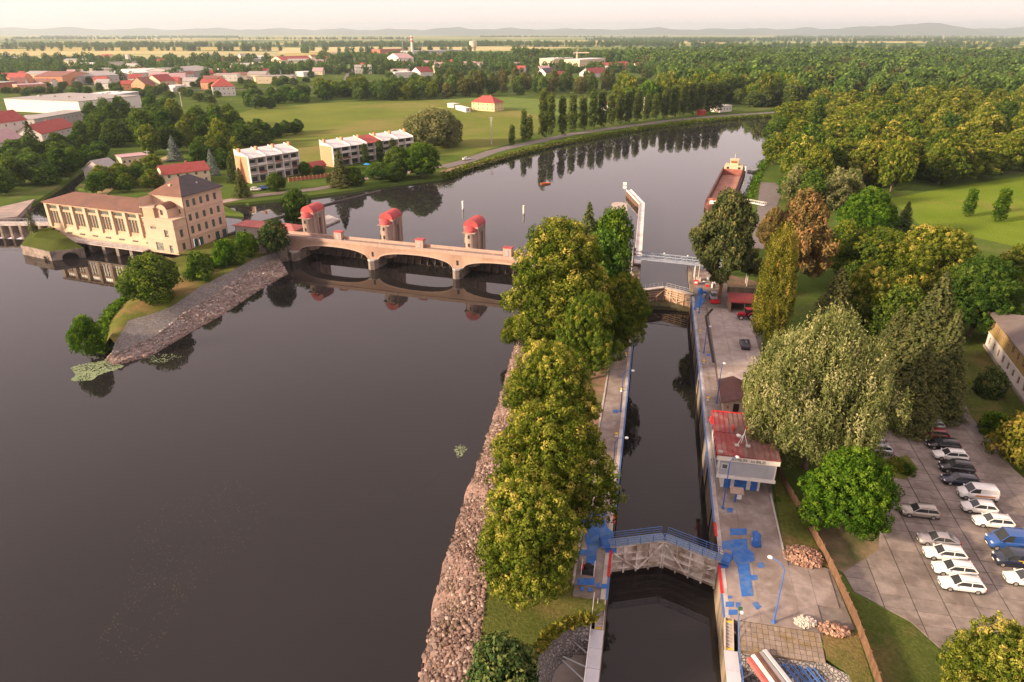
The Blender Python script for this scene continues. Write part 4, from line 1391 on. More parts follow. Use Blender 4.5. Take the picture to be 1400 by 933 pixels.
def slab_piece(parent, n0, s0, n1, s1, mat=None, h=0.08, z=4.18):
    key = 'slab_%.2f_%.2f' % (n1 - n0, s1 - s0)
    me = bpy.data.meshes.get(key)
    if me is None:
        w, d = (n1 - n0) / 2, (s1 - s0) / 2
        me = MB().box(-w, -d, 0, w, d, h).mesh(key, mat or CONC_SLAB)
    return link_mesh('slab', me, parent, ((n0 + n1) / 2, (s0 + s1) / 2, z))


CONC_SLAB = M('concrete_slab', (0.27, 0.225, 0.205), 0.24, 0.9, 0.9, 0.008, 8, col2=(0.195, 0.155, 0.135), s2=0.3, objvar=0.16)
YARD = M('yard_concrete', (0.36, 0.31, 0.285), 0.16, 0.9, 0.9, 0.006, 8, col2=(0.27, 0.225, 0.20), s2=0.2, objvar=0.12)
G = 0.015
for k in range(20):                                   # narrow left quay
    s0 = -9.4 + k * 6.3
    slab_piece(QUAY_L, -10.25, s0 + G, -7.17, s0 + 6.3 - G)
s0 = -11.2
for i in range(3):                                    # wide lower part of the right quay
    for j, (na, nb_) in enumerate(((7.17, 10.4), (10.42, 14.66))):
        slab_piece(QUAY_R, na, -11.2 + i * 4.8 + G, nb_, -11.2 + (i + 1) * 4.8 - G)
for i in range(3):
    slab_piece(QUAY_R, 14.68, -10.2 + i * 3.0 + G, 16.9 - 0.02, -10.2 + (i + 1) * 3.0 - G)
    if i: slab_piece(QUAY_R, 16.92, -10.2 + i * 3.0 + G, 19.2, -10.2 + (i + 1) * 3.0 - G)
for k in range(16):
    s0 = 3.2 + k * 5.2
    slab_piece(QUAY_R, 7.17, s0 + G, 9.5, s0 + 5.2 - G)
    if s0 < 15:
        slab_piece(QUAY_R, 9.52, s0 + G, 14.3, s0 + 5.2 - G)
for i in range(7):
    for j in range(3):
        slab_piece(QUAY_R, 9.9 + j * 3.0, 48 + i * 5.2 + G, 9.9 + (j + 1) * 3.0 - 2 * G, 48 + (i + 1) * 5.2 - G, YARD)

# ---- lock walls
for sg, lab in ((1, 'tall stained concrete wall on the car-park side of the lock chamber'), (-1, 'tall stained concrete wall on the island side of the lock chamber')):
    w = thing('lock_wall', lab, 'lock wall', LOCK_LOC, -AZ)
    x0, x1 = (6.35, 7.15) if sg > 0 else (-7.15, -6.35)
    mb = MB()
    mb.box(x0, -11.2, -2, x1, -2.9, 4.16).box(x0, 2.4, -2, x1, 91.2, 4.16).box(x0, -60, -2, x1, -11.22, 2.5).box(x0, 97.5, -2, x1, 118, 4.16)
    mb.box(*((7.0, -2.9, -2, 7.15, 2.4, 4.15) if sg > 0 else (-7.15, -2.9, -2, -7.0, 2.4, 4.15)))
    mb.box(*((7.0, 91.2, -2, 7.15, 97.5, 4.15) if sg > 0 else (-7.15, 91.2, -2, -7.0, 97.5, 4.15)))
    mb.build('wall_body', CONC_W, w)
    for a, b in ((5.2, 91.2), (-11.1, -7.6)):
        MB().box(*((6.33, a, 4.17, 6.55, b, 4.27) if sg > 0 else (-6.55, a, 4.17, -6.33, b, 4.27))).build('coping', BLUE_R, w)
    for a, b in ((2.4, 5.1), (-7.5, -2.9)):
        q = MB().box(*((6.33, a, 4.17, 6.66, b, 4.30) if sg > 0 else (-6.66, a, 4.17, -6.33, b, 4.30))).build('coping', RED, w)
        tag(q, 'red painted edge at the lower gate')
    MB().box(*((6.57, -11.1, 4.165, 7.14, 91.1, 4.25) if sg > 0 else (-7.14, -11.1, 4.165, -6.57, 91.1, 4.25))).build('edge_strip', CONC_L, w)
    for k in range(9):                                # vertical fender beams
        y = 8 + k * 9.6
        MB().box(*((6.22, y, -1, 6.34, y + 0.35, 4.05) if sg > 0 else (-6.34, y, -1, -6.22, y + 0.35, 4.05))).build('fender', BLACK, w)
    for y in (22, 52, 80):                            # recessed ladders
        m_ = MB()
        xx = 6.28 * sg
        for q in (-0.22, 0.22):
            m_.box(xx - 0.03, y + q - 0.03, -0.5, xx + 0.03, y + q + 0.03, 4.3)
        for q in range(14):
            m_.box(xx - 0.02, y - 0.2, -0.4 + q * 0.34, xx + 0.02, y + 0.2, -0.36 + q * 0.34)
        m_.build('ladder', BLUE, w)

# ---- painted steel covers on the quay
def cover(parent, pts, h=0.025, name='hatch_cover'):
    poly = [pxl(a, b) for a, b in pts]
    return MB().prism(poly, ZQ + 0.004, ZQ + 0.004 + h).build(name, BLUE_F, parent)


def rect(a, b, c, d):
    return [(a, b), (c, b), (c, d), (a, d)]


for q in [[(987, 741), (1000, 738), (1021, 737), (1023, 752), (1031, 757), (1032, 767), (1024, 769), (1025, 778), (1030, 815), (1014, 816), (1008, 773), (1001, 764), (1000, 752), (987, 751)],
          rect(998, 723, 1021, 732), rect(1028, 726, 1036, 731), [(1035, 770), (1043, 769), (1045, 776), (1037, 777)], [(1026, 787), (1034, 786), (1036, 793), (1027, 794)], rect(992, 823, 1003, 830), rect(1006, 824, 1012, 831),
          rect(996, 834, 1008, 841), [(1028, 825), (1034, 823), (1041, 830), (1035, 834)], rect(994, 695, 1002, 701), rect(983, 769, 996, 777), rect(995, 815, 1001, 818.5)]:
    cover(QUAY_R, q)
for q in [[(804, 711), (828, 711), (830, 722), (839, 728), (838, 745), (820, 747), (816, 753), (815, 772), (801, 772), (803, 748), (800, 738), (801, 722)], rect(805, 700, 829, 707), rect(795, 727, 801, 736), rect(793, 752, 802, 760),
          rect(822, 799, 832, 805), rect(815, 797, 820, 804), rect(794, 803, 799, 808), rect(804, 804, 810, 809), rect(789, 791, 813, 800), rect(828, 748, 843, 756)]:
    cover(QUAY_L, q)
cover(QUAY_L, [(838, 561), (845, 561), (844.5, 565), (837.5, 565)])
cover(QUAY_R, [(966, 484), (971, 484), (971.5, 487), (966.5, 487)])
cover(QUAY_R, [(953, 404), (966, 402), (963, 412), (956, 424), (948, 424)])

# ---- gate leaves
def gate_leaf(label, sg, s_h, s_m, z0, z1, skin, frame, deckm, railm, nh, low):
    hx, mx = sg * 6.75, sg * 0.05
    L_ = math.hypot(hx - mx, s_m - s_h)
    ang = math.atan2(s_m - s_h, mx - hx)
    t = lt('lock_gate', label, 'lock gate', s_h, hx, 0.0, ang)
    f = -1.0 if sg < 0 else 1.0                       # which local y is downstream
    # local x: hinge to mitre; downstream is local -y for the left leaf, +y for the right one
    MB().box(0, -0.12, z0, L_, 0.12, z1).build('gate_skin', skin, t)
    yd = lambda a, b: (min(a * f, b * f), max(a * f, b * f))
    for k in range(nh):
        zz = z0 + 1.6 + (z1 - z0 - 1.9) * k / (nh - 1)
        a, b = yd(0.13, 0.55)
        MB().box(0.1, a, zz, L_ - 0.1, b, zz + 0.16).build('cross_beam', frame, t)
    for k in range(5):
        xx = 0.15 + (L_ - 0.5) * k / 4
        a, b = yd(0.14, 0.46)
        MB().box(xx, a, z0, xx + 0.2, b, z1 - 0.02).build('upright', frame, t)
    y0 = 0.62 * f
    for a, b in (((0.3, z1 - 1.0), (L_ * 0.52, max(z0, 0) + 0.5)), ((L_ * 0.52, max(z0, 0) + 0.5), (L_ - 0.4, z1 - 0.5))):
        MB().tube([(a[0], y0, a[1]), (b[0], y0, b[1])], 0.10, 6).build('brace', frame, t)
    if low:                                           # plain rail on the upper gate
        a, b = yd(-0.5, 0.75)
        MB().box(-0.2, a, z1, L_ - 0.02, b, z1 + 0.14).build('walkway', deckm, t)
        m_ = MB()
        for k in range(7):
            xx = 0.2 + (L_ - 0.5) * k / 6
            m_.tube([(xx, -0.42 * f, z1), (xx, -0.42 * f, z1 + 1.05)], 0.03, 5)
        m_.tube([(0.2, -0.42 * f, z1 + 1.05), (L_ - 0.3, -0.42 * f, z1 + 1.05)], 0.03, 5)
        m_.tube([(0.2, -0.42 * f, z1 + 0.55), (L_ - 0.3, -0.42 * f, z1 + 0.55)], 0.02, 5)
        m_.build('railing', railm, t)
        return t
    a, b = yd(-0.75, 0.7)
    wk = MB().box(-0.9, a, z1, L_ - 0.03, b, z1 + 0.10).build('walkway', deckm, t)
    for k in range(9):                                # grating panels of the walkway
        xx = -0.85 + (L_ + 0.75) * k / 9
        MB().box(xx + 0.03, a + 0.06, z1 + 0.10, xx + (L_ + 0.75) / 9 - 0.03, b - 0.06, z1 + 0.13).build('grating', M('grating', (0.17, 0.22, 0.30), 0.2, 3.0, 0.6), wk)
    for yy in (a + 0.03, b - 0.03):
        rl = MB()
        rl.tube([(-1.2, yy, z1 + 1.15), (L_ - 0.06, yy, z1 + 1.15)], 0.045, 6)
        rl.tube([(-1.2, yy, z1 + 0.78), (L_ - 0.06, yy, z1 + 0.78)], 0.032, 6)
        rl.tube([(-1.2, yy, z1 + 0.42), (L_ - 0.06, yy, z1 + 0.42)], 0.032, 6)
        ro = rl.build('railing', railm, t)
        for k in range(6):
            xx = -1.15 + (L_ + 1.05) * k / 5
            MB().tube([(xx, yy, z1), (xx, yy, z1 + 1.15)], 0.045, 6).build('post', railm, ro)
    MB().box(-1.1, a - 0.05, z1 + 0.02, -0.2, b + 0.05, z1 + 0.55).build('drive_box', BLUE, t)
    return t


GATE_W = M('gate_white', (0.72, 0.66, 0.61), 0.15, 1.0, 0.6, col2=(0.36, 0.28, 0.22), s2=0.7)
GATE_S = M('gate_skin', (0.58, 0.51, 0.46), 0.25, 1.0, 0.7, col2=(0.27, 0.20, 0.155), s2=0.6, streak=True)
GATE_B = M('gate_planks', (0.30, 0.20, 0.135), 0.3, 1.2, 0.85, col2=(0.18, 0.12, 0.08), s2=0.5, streak=True)
gate_leaf('pale steel lower gate leaf with blue railing, hinged on the island side', -1, -2.1, 0.5, -2, 4.55, GATE_S, GATE_W, STEEL, BLUE_R, 5, False)
gate_leaf('pale steel lower gate leaf with blue railing, hinged on the car-park side', 1, -2.1, 0.5, -2, 4.55, GATE_S, GATE_W, STEEL, BLUE_R, 5, False)
GATE_F = M('gate_timber_frame', (0.42, 0.31, 0.23), 0.25, 1.0, 0.8, streak=True)
gate_leaf('brown upper gate leaf with thin grey railing, on the island side', -1, 92.2, 96.2, 0.8, 4.4, GATE_B, GATE_F, CONC_L, STEEL, 4, True)
gate_leaf('brown upper gate leaf with thin grey railing, on the car-park side', 1, 92.2, 96.2, 0.8, 4.4, GATE_B, GATE_F, CONC_L, STEEL, 4, True)
mb = MB()
mb.prism([(-6.35, 91.6), (6.35, 91.6), (6.35, 96.0), (0, 99.4), (-6.35, 96.0)], -2, 1.0)
SILL = lbuild(mb, 'gate_sill', M('mossy_concrete', (0.10, 0.085, 0.045), 0.45, 1.2, 0.9, 0.04, 3, col2=(0.05, 0.055, 0.02), s2=0.5))
tag(SILL, 'dark mossy concrete sill under the upper lock gate', 'sill')

# ---- stairs and walkways below the lower gate
for sg, lab in ((1, 'light grey approach walkway with stairs, below the gate on the car-park side'), (-1, 'light grey approach walkway with stairs, below the gate on the island side')):
    t = thing('approach_walkway', lab, 'walkway', LOCK_LOC, -AZ)
    xa, xb = (6.42, 7.85) if sg > 0 else (-7.85, -6.42)
    xs = (6.55, 7.4) if sg > 0 else (-7.4, -6.55)
    for k in range(9):
        zt = 4.16 - (k + 1) * 0.172
        y1 = -11.2 - k * 0.31
        q = MB().box(xs[0], y1 - 0.34, zt - 0.35, xs[1], y1, zt).build('step', CONC_L, t)
        if k in (0, 8):
            MB().box(xs[0] - 0.02, y1 - 0.345, zt + 0.003, xs[1] + 0.02, y1 - 0.06, zt + 0.018).build('edge_mark', YELLOW, q)
    for a in xs:
        MB().add([(a - 0.05, -11.2, 4.3), (a + 0.05, -11.2, 4.3), (a + 0.05, -14.1, 2.75), (a - 0.05, -14.1, 2.75), (a - 0.05, -11.2, 3.4), (a + 0.05, -11.2, 3.4), (a + 0.05, -14.1, 1.9), (a - 0.05, -14.1, 1.9)],
                 [(0, 1, 2, 3), (7, 6, 5, 4), (0, 4, 5, 1), (1, 5, 6, 2), (2, 6, 7, 3), (3, 7, 4, 0)]).build('stringer', CONC_L, t)
    for k in range(12):
        y0 = -14.1 - (k + 1) * 2.6
        MB().box(xa, y0 + 0.02, 2.50, xb, y0 + 2.58, 2.64).build('deck_panel', M('zinc_plate', (0.50, 0.50, 0.54), 0.08, 0.8, 0.5, objvar=0.1), t)
    MB().box(xa + 0.3, -46, 2.2, xb - 0.3, -14.2, 2.48).build('girder', STEEL, t)
    xo = xb if sg > 0 else xa
    rl = MB()
    for zz in (3.15, 3.65):
        rl.tube([(xo, -11.3, zz + 1.6), (xo, -14.1, zz), (xo, -46, zz)], 0.035, 6)
    ro = rl.build('railing', BLUE_R if sg > 0 else WHITE, t)
    for k in range(16):
        MB().tube([(xo, -14.3 - k * 2.1, 2.5), (xo, -14.3 - k * 2.1, 3.65)], 0.04, 6).build('post', BLUE_R if sg > 0 else WHITE, ro)
    for k in range(3):
        y = -15.6 - k * 3.4
        MB().tube([(xo, y, 2.3), (xo + sg * 2.6, y + 1.1, 2.0)], 0.10, 6).build('strut', STEEL, t)
        MB().tube([(xo, y - 1.7, 2.3), (xo + sg * 2.6, y + 0.6, 2.0)], 0.10, 6).build('strut', STEEL, t)

# ---- paved bank with perforated blocks and the slope below it
GRID = M('grid_blocks', (0.23, 0.185, 0.155), 0.25, 1.2, 0.95, 0.02, 5, col2=(0.19, 0.14, 0.075), s2=0.5, objvar=0.25)
mb = MB()
mb.add([(7.95, -11.22, 4.12), (16.7, -11.22, 4.12), (16.4, -14.6, 3.6), (7.95, -15.1, 3.6), (7.95, -11.22, -1), (16.7, -11.22, -1), (16.4, -14.6, -1), (7.95, -15.1, -1)],
       [(3, 2, 1, 0), (0, 1, 5, 4), (1, 2, 6, 5), (2, 3, 7, 6), (3, 0, 4, 7)])
PAVE = tag(lbuild(mb, 'paved_bank', M('joint_soil', (0.15, 0.11, 0.07), 0.4, 1.0, 0.95)), kind='structure')
bm_ = MB().box(-0.275, -0.27, 0, 0.275, 0.27, 0.07).mesh('grid_block', GRID)
for i in range(14):
    for j in range(6):
        n0, s_ = 8.3 + i * 0.6, -11.55 - j * 0.585
        if n0 > 16.3:
            continue
        z_ = 4.12 - (-11.22 - s_) / 3.6 * 0.52
        o_ = link_mesh('block', bm_, PAVE, (n0, s_, z_ + 0.005))
        o_.rotation_euler = (0.145, 0, 0)
mb = MB()
loft(mb, [[(7.95, -15.1, 3.58), (11, -15.0, 3.58), (14, -14.9, 3.58), (16.4, -14.6, 3.58), (18.2, -16, 3.9), (18.8, -20, 3.95), (18.8, -40, 3.95)],
          [(8.4, -16.6, 1.2), (11, -17.0, 1.2), (13.2, -17.4, 1.2), (14.8, -18.2, 1.2), (15.6, -20, 1.2), (16, -24, 1.2), (16, -40, 1.2)]])
mb.sheet([(8.0, -16.4), (8.4, -16.6), (11, -17.0), (13.2, -17.4), (14.8, -18.2), (15.6, -20), (16, -24), (16, -40), (8, -40)], 1.22)
tag(lbuild(mb, 'cobbled_slope', COBBLE), kind='structure')
mb = MB()
mb.sheet([(16.6, -11.3), (20.4, -10.3), (20.4, -40), (18.8, -40), (18.8, -20), (18.2, -16), (16.4, -14.6)], 4.05)
tag(lbuild(mb, 'grass_verge', ROUGH), kind='structure')
mb = MB()
mb.sheet([(14.6, 1.0), (19.4, -0.7), (18.0, 8.0), (15.9, 18.5), (15.2, 14)], 4.24)
tag(lbuild(mb, 'grass_verge', ROUGH), kind='structure')

# stacked stop logs and blue railing sections lying on the slope
def px_bar(m_, a, b, za, zb, w, h, mi=0):
    p, q = Vector((*gp(*a, za), za)), Vector((*gp(*b, zb), zb))
    d = (q - p).normalized()
    sd = Vector((-d.y, d.x, 0)).normalized() * w / 2
    up = Vector((0, 0, h))
    vs = [p - sd, p + sd, q + sd, q - sd]
    vs = [tuple(v) for v in vs] + [tuple(v + up) for v in vs]
    return m_.add(vs, [(3, 2, 1, 0), (4, 5, 6, 7), (0, 1, 5, 4), (1, 2, 6, 5), (2, 3, 7, 6), (3, 0, 4, 7)], mi)


cols = [(M('log_red', (0.42, 0.10, 0.09), 0.2, 1.0, 0.8), 'dull red stop log at the outside of the stack'), (WHITE, 'white stop log beside the red one'), (M('log_brown', (0.12, 0.06, 0.045), 0.3, 1, 0.8), 'dark brown stop log in the middle of the stack'),
        (M('log_cream', (0.58, 0.53, 0.47), 0.1, 1, 0.8), 'cream stop log between the brown and the grey one'), (M('log_grey', (0.45, 0.45, 0.47), 0.1, 1, 0.7), 'grey stop log at the inside of the stack')]
for k, (m_, lab) in enumerate(cols):
    q = MB()
    dx = k * 5.2
    px_bar(q, (1023 + dx, 903 - k * 2.4), (1062 + dx * 1.25, 958 - k * 2), 3.55, 3.55, 0.44, 0.5 + 0.10 * (k % 3))
    tag(q.build('stop_log', m_, bevel=0.03), lab, 'beam')
for k in range(5):
    q = MB()
    off = k * 8.0
    px_bar(q, (1062 + off, 908 - k * 2.2), (1098 + off, 950 - k * 1.5), 3.2, 3.2, 0.09, 0.09)
    px_bar(q, (1067 + off, 906 - k * 2.2), (1103 + off, 948 - k * 1.5), 3.2, 3.2, 0.09, 0.09)
    for f_ in (0.1, 0.4, 0.7, 0.95):
        px_bar(q, (1062 + off + 36 * f_, 908 - k * 2.2 + 42 * f_), (1067.4 + off + 36 * f_, 906 - k * 2.2 + 42 * f_), 3.2, 3.2, 0.07, 0.08)
    tag(q.build('railing_section', BLUE_R), ['first', 'second', 'third', 'fourth', 'fifth'][k] + ' blue railing section from the stop logs, lying on the slope', 'railing')

# ---- lamp posts, bollards, small quay furniture
def lamp_post(label, s, n, h, arm_n, arm_s, m_=BLUE):
    t = lt('lamp_post', label, 'lamp', s, n, ZQ)
    MB().lathe(0, 0, [(0.22, 0), (0.22, 0.12), (0.10, 0.2), (0.095, 1.4)], 8).build('base', m_, t)
    MB().tube([(0, 0, 1.3), (0, 0, h), (arm_n * 0.25, arm_s * 0.25, h + 0.45), (arm_n * 0.6, arm_s * 0.6, h + 0.62), (arm_n, arm_s, h + 0.66)], [0.075, 0.055, 0.05, 0.045, 0.04], 7).build('pole', m_, t)
    MB().lathe(arm_n, arm_s, [(0.05, h + 0.74), (0.22, h + 0.68), (0.30, h + 0.58), (0.20, h + 0.5), (0.04, h + 0.48)], 10).build('lamp_head', WHITE, t)
    return t


lamp_post('blue lamp post in front of the lock-keeper building', 8.4, 7.75, 7.4, 0.9, 0.6)
lamp_post('blue lamp post on the right quay by the concrete yard', 58.4, 7.75, 5.2, 0.6, 0.2)
lamp_post('blue lamp post beside the blue painted patch at the upper gate', 80.3, 7.75, 7.0, 0.3, 0.2)
lamp_post('tall blue lamp post beside the firewood piles on the lower quay', -10.8, 11.7, 7.4, -1.4, 1.0)
lamp_post('blue lamp post on the island quay farther from the lower gate', 31.7, -7.3, 7.2, 1.5, 0.3)
lamp_post('blue lamp post on the island quay nearer the lower gate', 10.8, -7.3, 7.2, 1.5, 0.3)
lamp_post('blue lamp post on the island quay under the overhanging tree', 58.6, -7.4, 5.5, 1.2, 0.2)
lamp_post('blue lamp post at the corner of the cream hut', 38.0, 8.9, 7.0, 0.4, 0.3)


def bollard(label, s, n):
    t = lt('mooring_bollard', label, 'bollard', s, n, ZQ, group='mooring bollards on the lock quays')
    MB().lathe(0, 0, [(0.26, 0), (0.26, 0.05), (0.16, 0.12), (0.15, 0.42)], 10).build('post', WHITE, t)
    MB().lathe(0, 0, [(0.15, 0.42), (0.27, 0.48), (0.27, 0.58), (0.16, 0.64)], 10).build('cap', YELLOW, t)


for s_, n_, l_ in [(81.7, 7.5, 'bollard on the right quay nearest the upper gate'), (68.7, 7.5, 'bollard on the right quay beside the concrete yard, upper one'), (53.8, 7.5, 'bollard on the right quay beside the concrete yard, lower one'), (38.7, 7.5, 'bollard on the right quay beside the cream hut'),
                   (54.1, -7.5, 'bollard on the island quay nearest the overhanging tree'), (39.0, -7.5, 'bollard on the island quay between the two lamp posts, upper one'), (23.7, -7.5, 'bollard on the island quay between the two lamp posts, lower one'),
                   (8.5, -7.5, 'bollard on the island quay nearest the lower gate')]:
    bollard('white and yellow ' + l_, s_, n_)
# blue rail along the right edge of the chamber
t = lt('quay_railing', 'long thin blue cable rail along the right edge of the chamber', 'railing', 0, 6.9, ZQ)
for k in range(14):
    MB().tube([(0, 14 + k * 5.6, 0), (0, 14 + k * 5.6, 0.5)], 0.035, 6).build('post', BLUE_R, t)
MB().tube([(0, 14, 0.5), (0, 86.8, 0.5)], 0.03, 6).build('rail', BLUE_R, t)
# blue tank, cabinets, winch, signs
n_, s_ = pxl(1034, 743)
t = lt('blue_tank', 'round blue tank standing on the lower quay by the blue patch', 'tank', s_, n_)
q = MB()
q.tube([(-0.25, -0.9, 0.55), (0.1, 0.9, 0.55)], 0.5, 14)
q.build('drum', BLUE, t, smooth=False)
MB().box(-0.55, -0.7, 0, -0.3, 0.7, 0.3).box(0.25, -0.7, 0, 0.5, 0.7, 0.3).build('cradle', BLUE, t)
MB().box(-0.62, -0.2, 0.4, -0.5, 0.1, 0.7).build('label_plate', WHITE, t)
n_, s_ = pxl(797, 717)
t = lt('control_cabinet', 'blue cabinet under the trees on the island quay', 'cabinet', s_, n_)
MB().box(-0.5, -0.35, 0, 0.5, 0.35, 1.1).build('body', BLUE, t, bevel=0.03)
MB().box(-0.55, -0.4, 1.1, 0.55, 0.4, 1.18).build('lid', BLUE_F, t)
n_, s_ = pxl(804, 781)
t = lt('hand_winch', 'black capstan winch with white guard rails and a red box on the island quay', 'winch', s_, n_)
MB().box(-0.7, -0.7, 0, 0.7, 0.7, 0.35).build('base', BLACK, t)
MB().lathe(0, 0, [(0.4, 0.35), (0.25, 0.5), (0.25, 0.8), (0.4, 0.95)], 12).build('drum', BLACK, t)
for a in (-0.75, 0.75):
    MB().tube([(a, -0.75, 0), (a, -0.75, 1.0), (a, 0.75, 1.0), (a, 0.75, 0)], 0.05, 6).build('guard_rail', WHITE, t)
MB().box(-0.85, -0.3, 0.4, -0.55, 0.2, 0.9).build('switch_box', RED, t)
n_, s_ = pxl(1010, 838)
t = lt('sign_post', 'small green post with a round white sign on the lower quay', 'sign', *pxl(1009, 850)[::-1])
MB().tube([(0, 0, 0), (0, 0, 1.7)], 0.05, 6).build('post', M('dark_green', (0.03, 0.10, 0.06), 0.2, 1, 0.6), t)
MB().box(-0.22, -0.05, 1.65, 0.22, 0.05, 2.1).build('board', MATS['dark_green'], t)
MB().lathe(0.2, -0.15, [(0.05, 1.35), (0.22, 1.45), (0.22, 1.6), (0.05, 1.7)], 10).build('round_sign', WHITE, t)
n_, s_ = pxl(1005, 683)
t = lt('information_board', 'small sheltered board on a blue leg before the keeper building', 'board', *pxl(1005, 686)[::-1])
MB().box(-0.12, -0.12, 0, 0.12, 0.12, 1.5).build('leg', BLUE, t)
MB().add([(-0.9, -0.6, 1.75), (0.9, -0.6, 1.75), (0.9, 0.6, 2.0), (-0.9, 0.6, 2.0), (-0.9, -0.6, 1.65), (0.9, -0.6, 1.65), (0.9, 0.6, 1.9), (-0.9, 0.6, 1.9)],
         [(0, 1, 2, 3), (7, 6, 5, 4), (0, 4, 5, 1), (1, 5, 6, 2), (2, 6, 7, 3), (3, 7, 4, 0)]).build('roof', M('board_roof', (0.36, 0.27, 0.22), 0.2, 2, 0.8), t)
MB().box(0.1, -0.22, 0.6, 0.7, -0.14, 1.5).build('notice', WHITE, t)
# dark cable duct kerb and steel plates at the yard
mb = MB()
pts = [pxl(a, b) for a, b in ((974, 423), (965, 433), (970, 465), (975.5, 496))]
for a, b in zip(pts, pts[1:]):
    d = Vector((b[0] - a[0], b[1] - a[1])).normalized() * 0.22
    mb.prism([(a[0] - d.y, a[1] + d.x), (a[0] + d.y, a[1] - d.x), (b[0] + d.y, b[1] - d.x), (b[0] - d.y, b[1] + d.x)], ZQ, ZQ + 0.14)
tag(lbuild(mb, 'cable_duct', M('duct_black', (0.035, 0.03, 0.03), 0.2, 1, 0.8)), 'dark raised cable duct crossing the concrete yard', 'duct')
mb = MB()
pts = [(9.55, 35.0), (9.55, 54.6)]
mb.box(9.56, 15.5, 4.1, 9.76, 34.9, 4.40)
mb.box(14.36, -0.2, 4.1, 14.60, 13.0, 4.36)
mb.box(-10.62, -9.4, 4.0, -10.32, 100, 4.34)
tag(lbuild(mb, 'kerb', CONC_L), kind='structure')

# ---- firewood piles
def woodpile(label, px, py, rx, ry, h, n, seed, pale):
    nn, ss = pxl(px, py)
    t = lt('firewood_pile', label, 'firewood', ss, nn)
    g = random.Random(seed)
    me = MB().prism([(-0.11, -0.08), (0.11, -0.1), (0.08, 0.09), (-0.07, 0.1)], -0.2, 0.2).mesh('billet', FIRE_P if pale else FIRE)
    for k in range(n):
        a, r = g.random() * 6.28, math.sqrt(g.random())
        z = 0.12 + max(0.0, (1 - r) * h * g.random() ** 0.5)
        o = link_mesh('billet', me, t, (rx * r * math.cos(a), ry * r * math.sin(a), z))
        o.rotation_euler = (g.uniform(0, 3.1), g.uniform(0, 3.1), g.uniform(0, 6.2))
        o.scale = [g.uniform(0.9, 1.5)] * 3


FIRE = M('firewood', (0.31, 0.195, 0.14), 0.35, 3.0, 0.9, objvar=0.8, col2=(0.26, 0.13, 0.09), s2=1.5)
FIRE_P = M('firewood_pale', (0.52, 0.44, 0.38), 0.3, 3.0, 0.9, objvar=0.5)
woodpile('big pile of split firewood against the plank fence', 1098, 762, 2.2, 1.9, 0.7, 260, 3, False)
woodpile('small brown firewood pile at the lower corner of the quay', 1140, 862, 1.6, 0.75, 0.45, 130, 4, False)
woodpile('small pale pile of split wood on the quay edge', 1101, 852, 1.05, 0.7, 0.25, 90, 5, True)

# ---- wooden plank fence between quay and car park
def fence_run(t, a, b, h, n):
    A, B = Vector(a), Vector(b)
    L_ = (B - A).length
    d = (B - A) / L_
    rz = math.atan2(d.y, d.x)
    k = int(L_ / 0.34)
    key = 'fence_plank'
    me = bpy.data.meshes.get(key) or MB().box(-0.155, -0.015, 0.06, 0.155, 0.015, 1.55).mesh(key, WOOD_F)
    for i in range(k):
        p = A + d * (L_ * (i + 0.5) / k)
        o = link_mesh('plank', me, t, (p.x, p.y, 0), rz)
        o.scale = (L_ / k / 0.34, 1, 0.94 + 0.1 * rnd.random())
    for i in range(n + 1):
        p = A + d * (L_ * i / n)
        MB().box(-0.07, 0.02, -0.2, 0.07, 0.15, 1.66).build('post', WOOD_F, t, (p.x, p.y, 0), rz)
    for z in (0.35, 1.25):
        c = (A + B) / 2
        MB().box(-L_ / 2, 0.017, z, L_ / 2, 0.06, z + 0.1).build('rail', WOOD_F, t, (c.x, c.y, 0), rz)


t = thing('plank_fence', 'long brown plank fence between the lock quay and the car park', 'fence', (*LOCK_LOC[:2], Z_LAND + 0.05), -AZ)
FN = [(15.9, 20.0), (17.2, 12.5), (18.3, 7.2), (19.55, -0.9), (20.35, -8.7), (20.55, -14.0), (20.7, -22.0), (21.0, -32)]
for a, b in zip(FN, FN[1:]):
    fence_run(t, a, b, 1.6, max(2, int(math.dist(a, b) / 2.4)))

# ---- lock-keeper building
t = lt('lock_keeper_building', 'two-storey grey and white lock-keeper building with a red sheet roof and blue doors', 'building', 0, 0, 0)
GREY_P = M('grey_panel', (0.40, 0.41, 0.45), 0.06, 1.0, 0.6, objvar=0.06)
RROOF = M('red_sheet_roof', (0.26, 0.045, 0.045), 0.15, 0.8, 0.55, col2=(0.30, 0.15, 0.13), s2=0.4)
MB().box(7.75, 13.3, 4.2, 13.0, 23.2, 6.58).build('ground_floor', WHITE, t)
MB().box(6.95, 12.4, 6.6, 14.55, 23.4, 10.0).build('upper_floor', WHITE, t)
for x0, x1, nm in ((8.15, 9.05, 'door'), (9.55, 11.2, 'garage_door'), (11.75, 12.65, 'door')):
    d_ = MB().box(x0, 13.22, 4.28, x1, 13.29, 6.45).build(nm, BLUE, t)
    MB().box(x0 + 0.08, 13.17, 5.2, x0 + 0.16, 13.215, 5.4).build('handle', STEEL, d_)
for k in range(7):                                    # cladding panels of the front
    MB().box(7.12 + k * 1.03, 12.33, 7.05, 7.12 + (k + 1) * 1.03 - 0.015, 12.395, 9.2).build('panel', GREY_P, t)
for k in range(9):                                    # cladding panels of the lock side
    MB().box(6.88, 12.55 + k * 1.2, 7.05, 6.945, 12.55 + (k + 1) * 1.2 - 0.015, 7.75).build('panel', GREY_P, t)
MB().box(14.555, 12.6, 7.05, 14.62, 23.2, 9.2).build('panel', GREY_P, t)
w_ = MB().box(7.35, 12.27, 8.0, 8.25, 12.325, 8.85).build('window', WHITE, t)
MB().box(7.47, 12.25, 8.1, 8.13, 12.268, 8.75).build('pane', GLASS_G, w_)
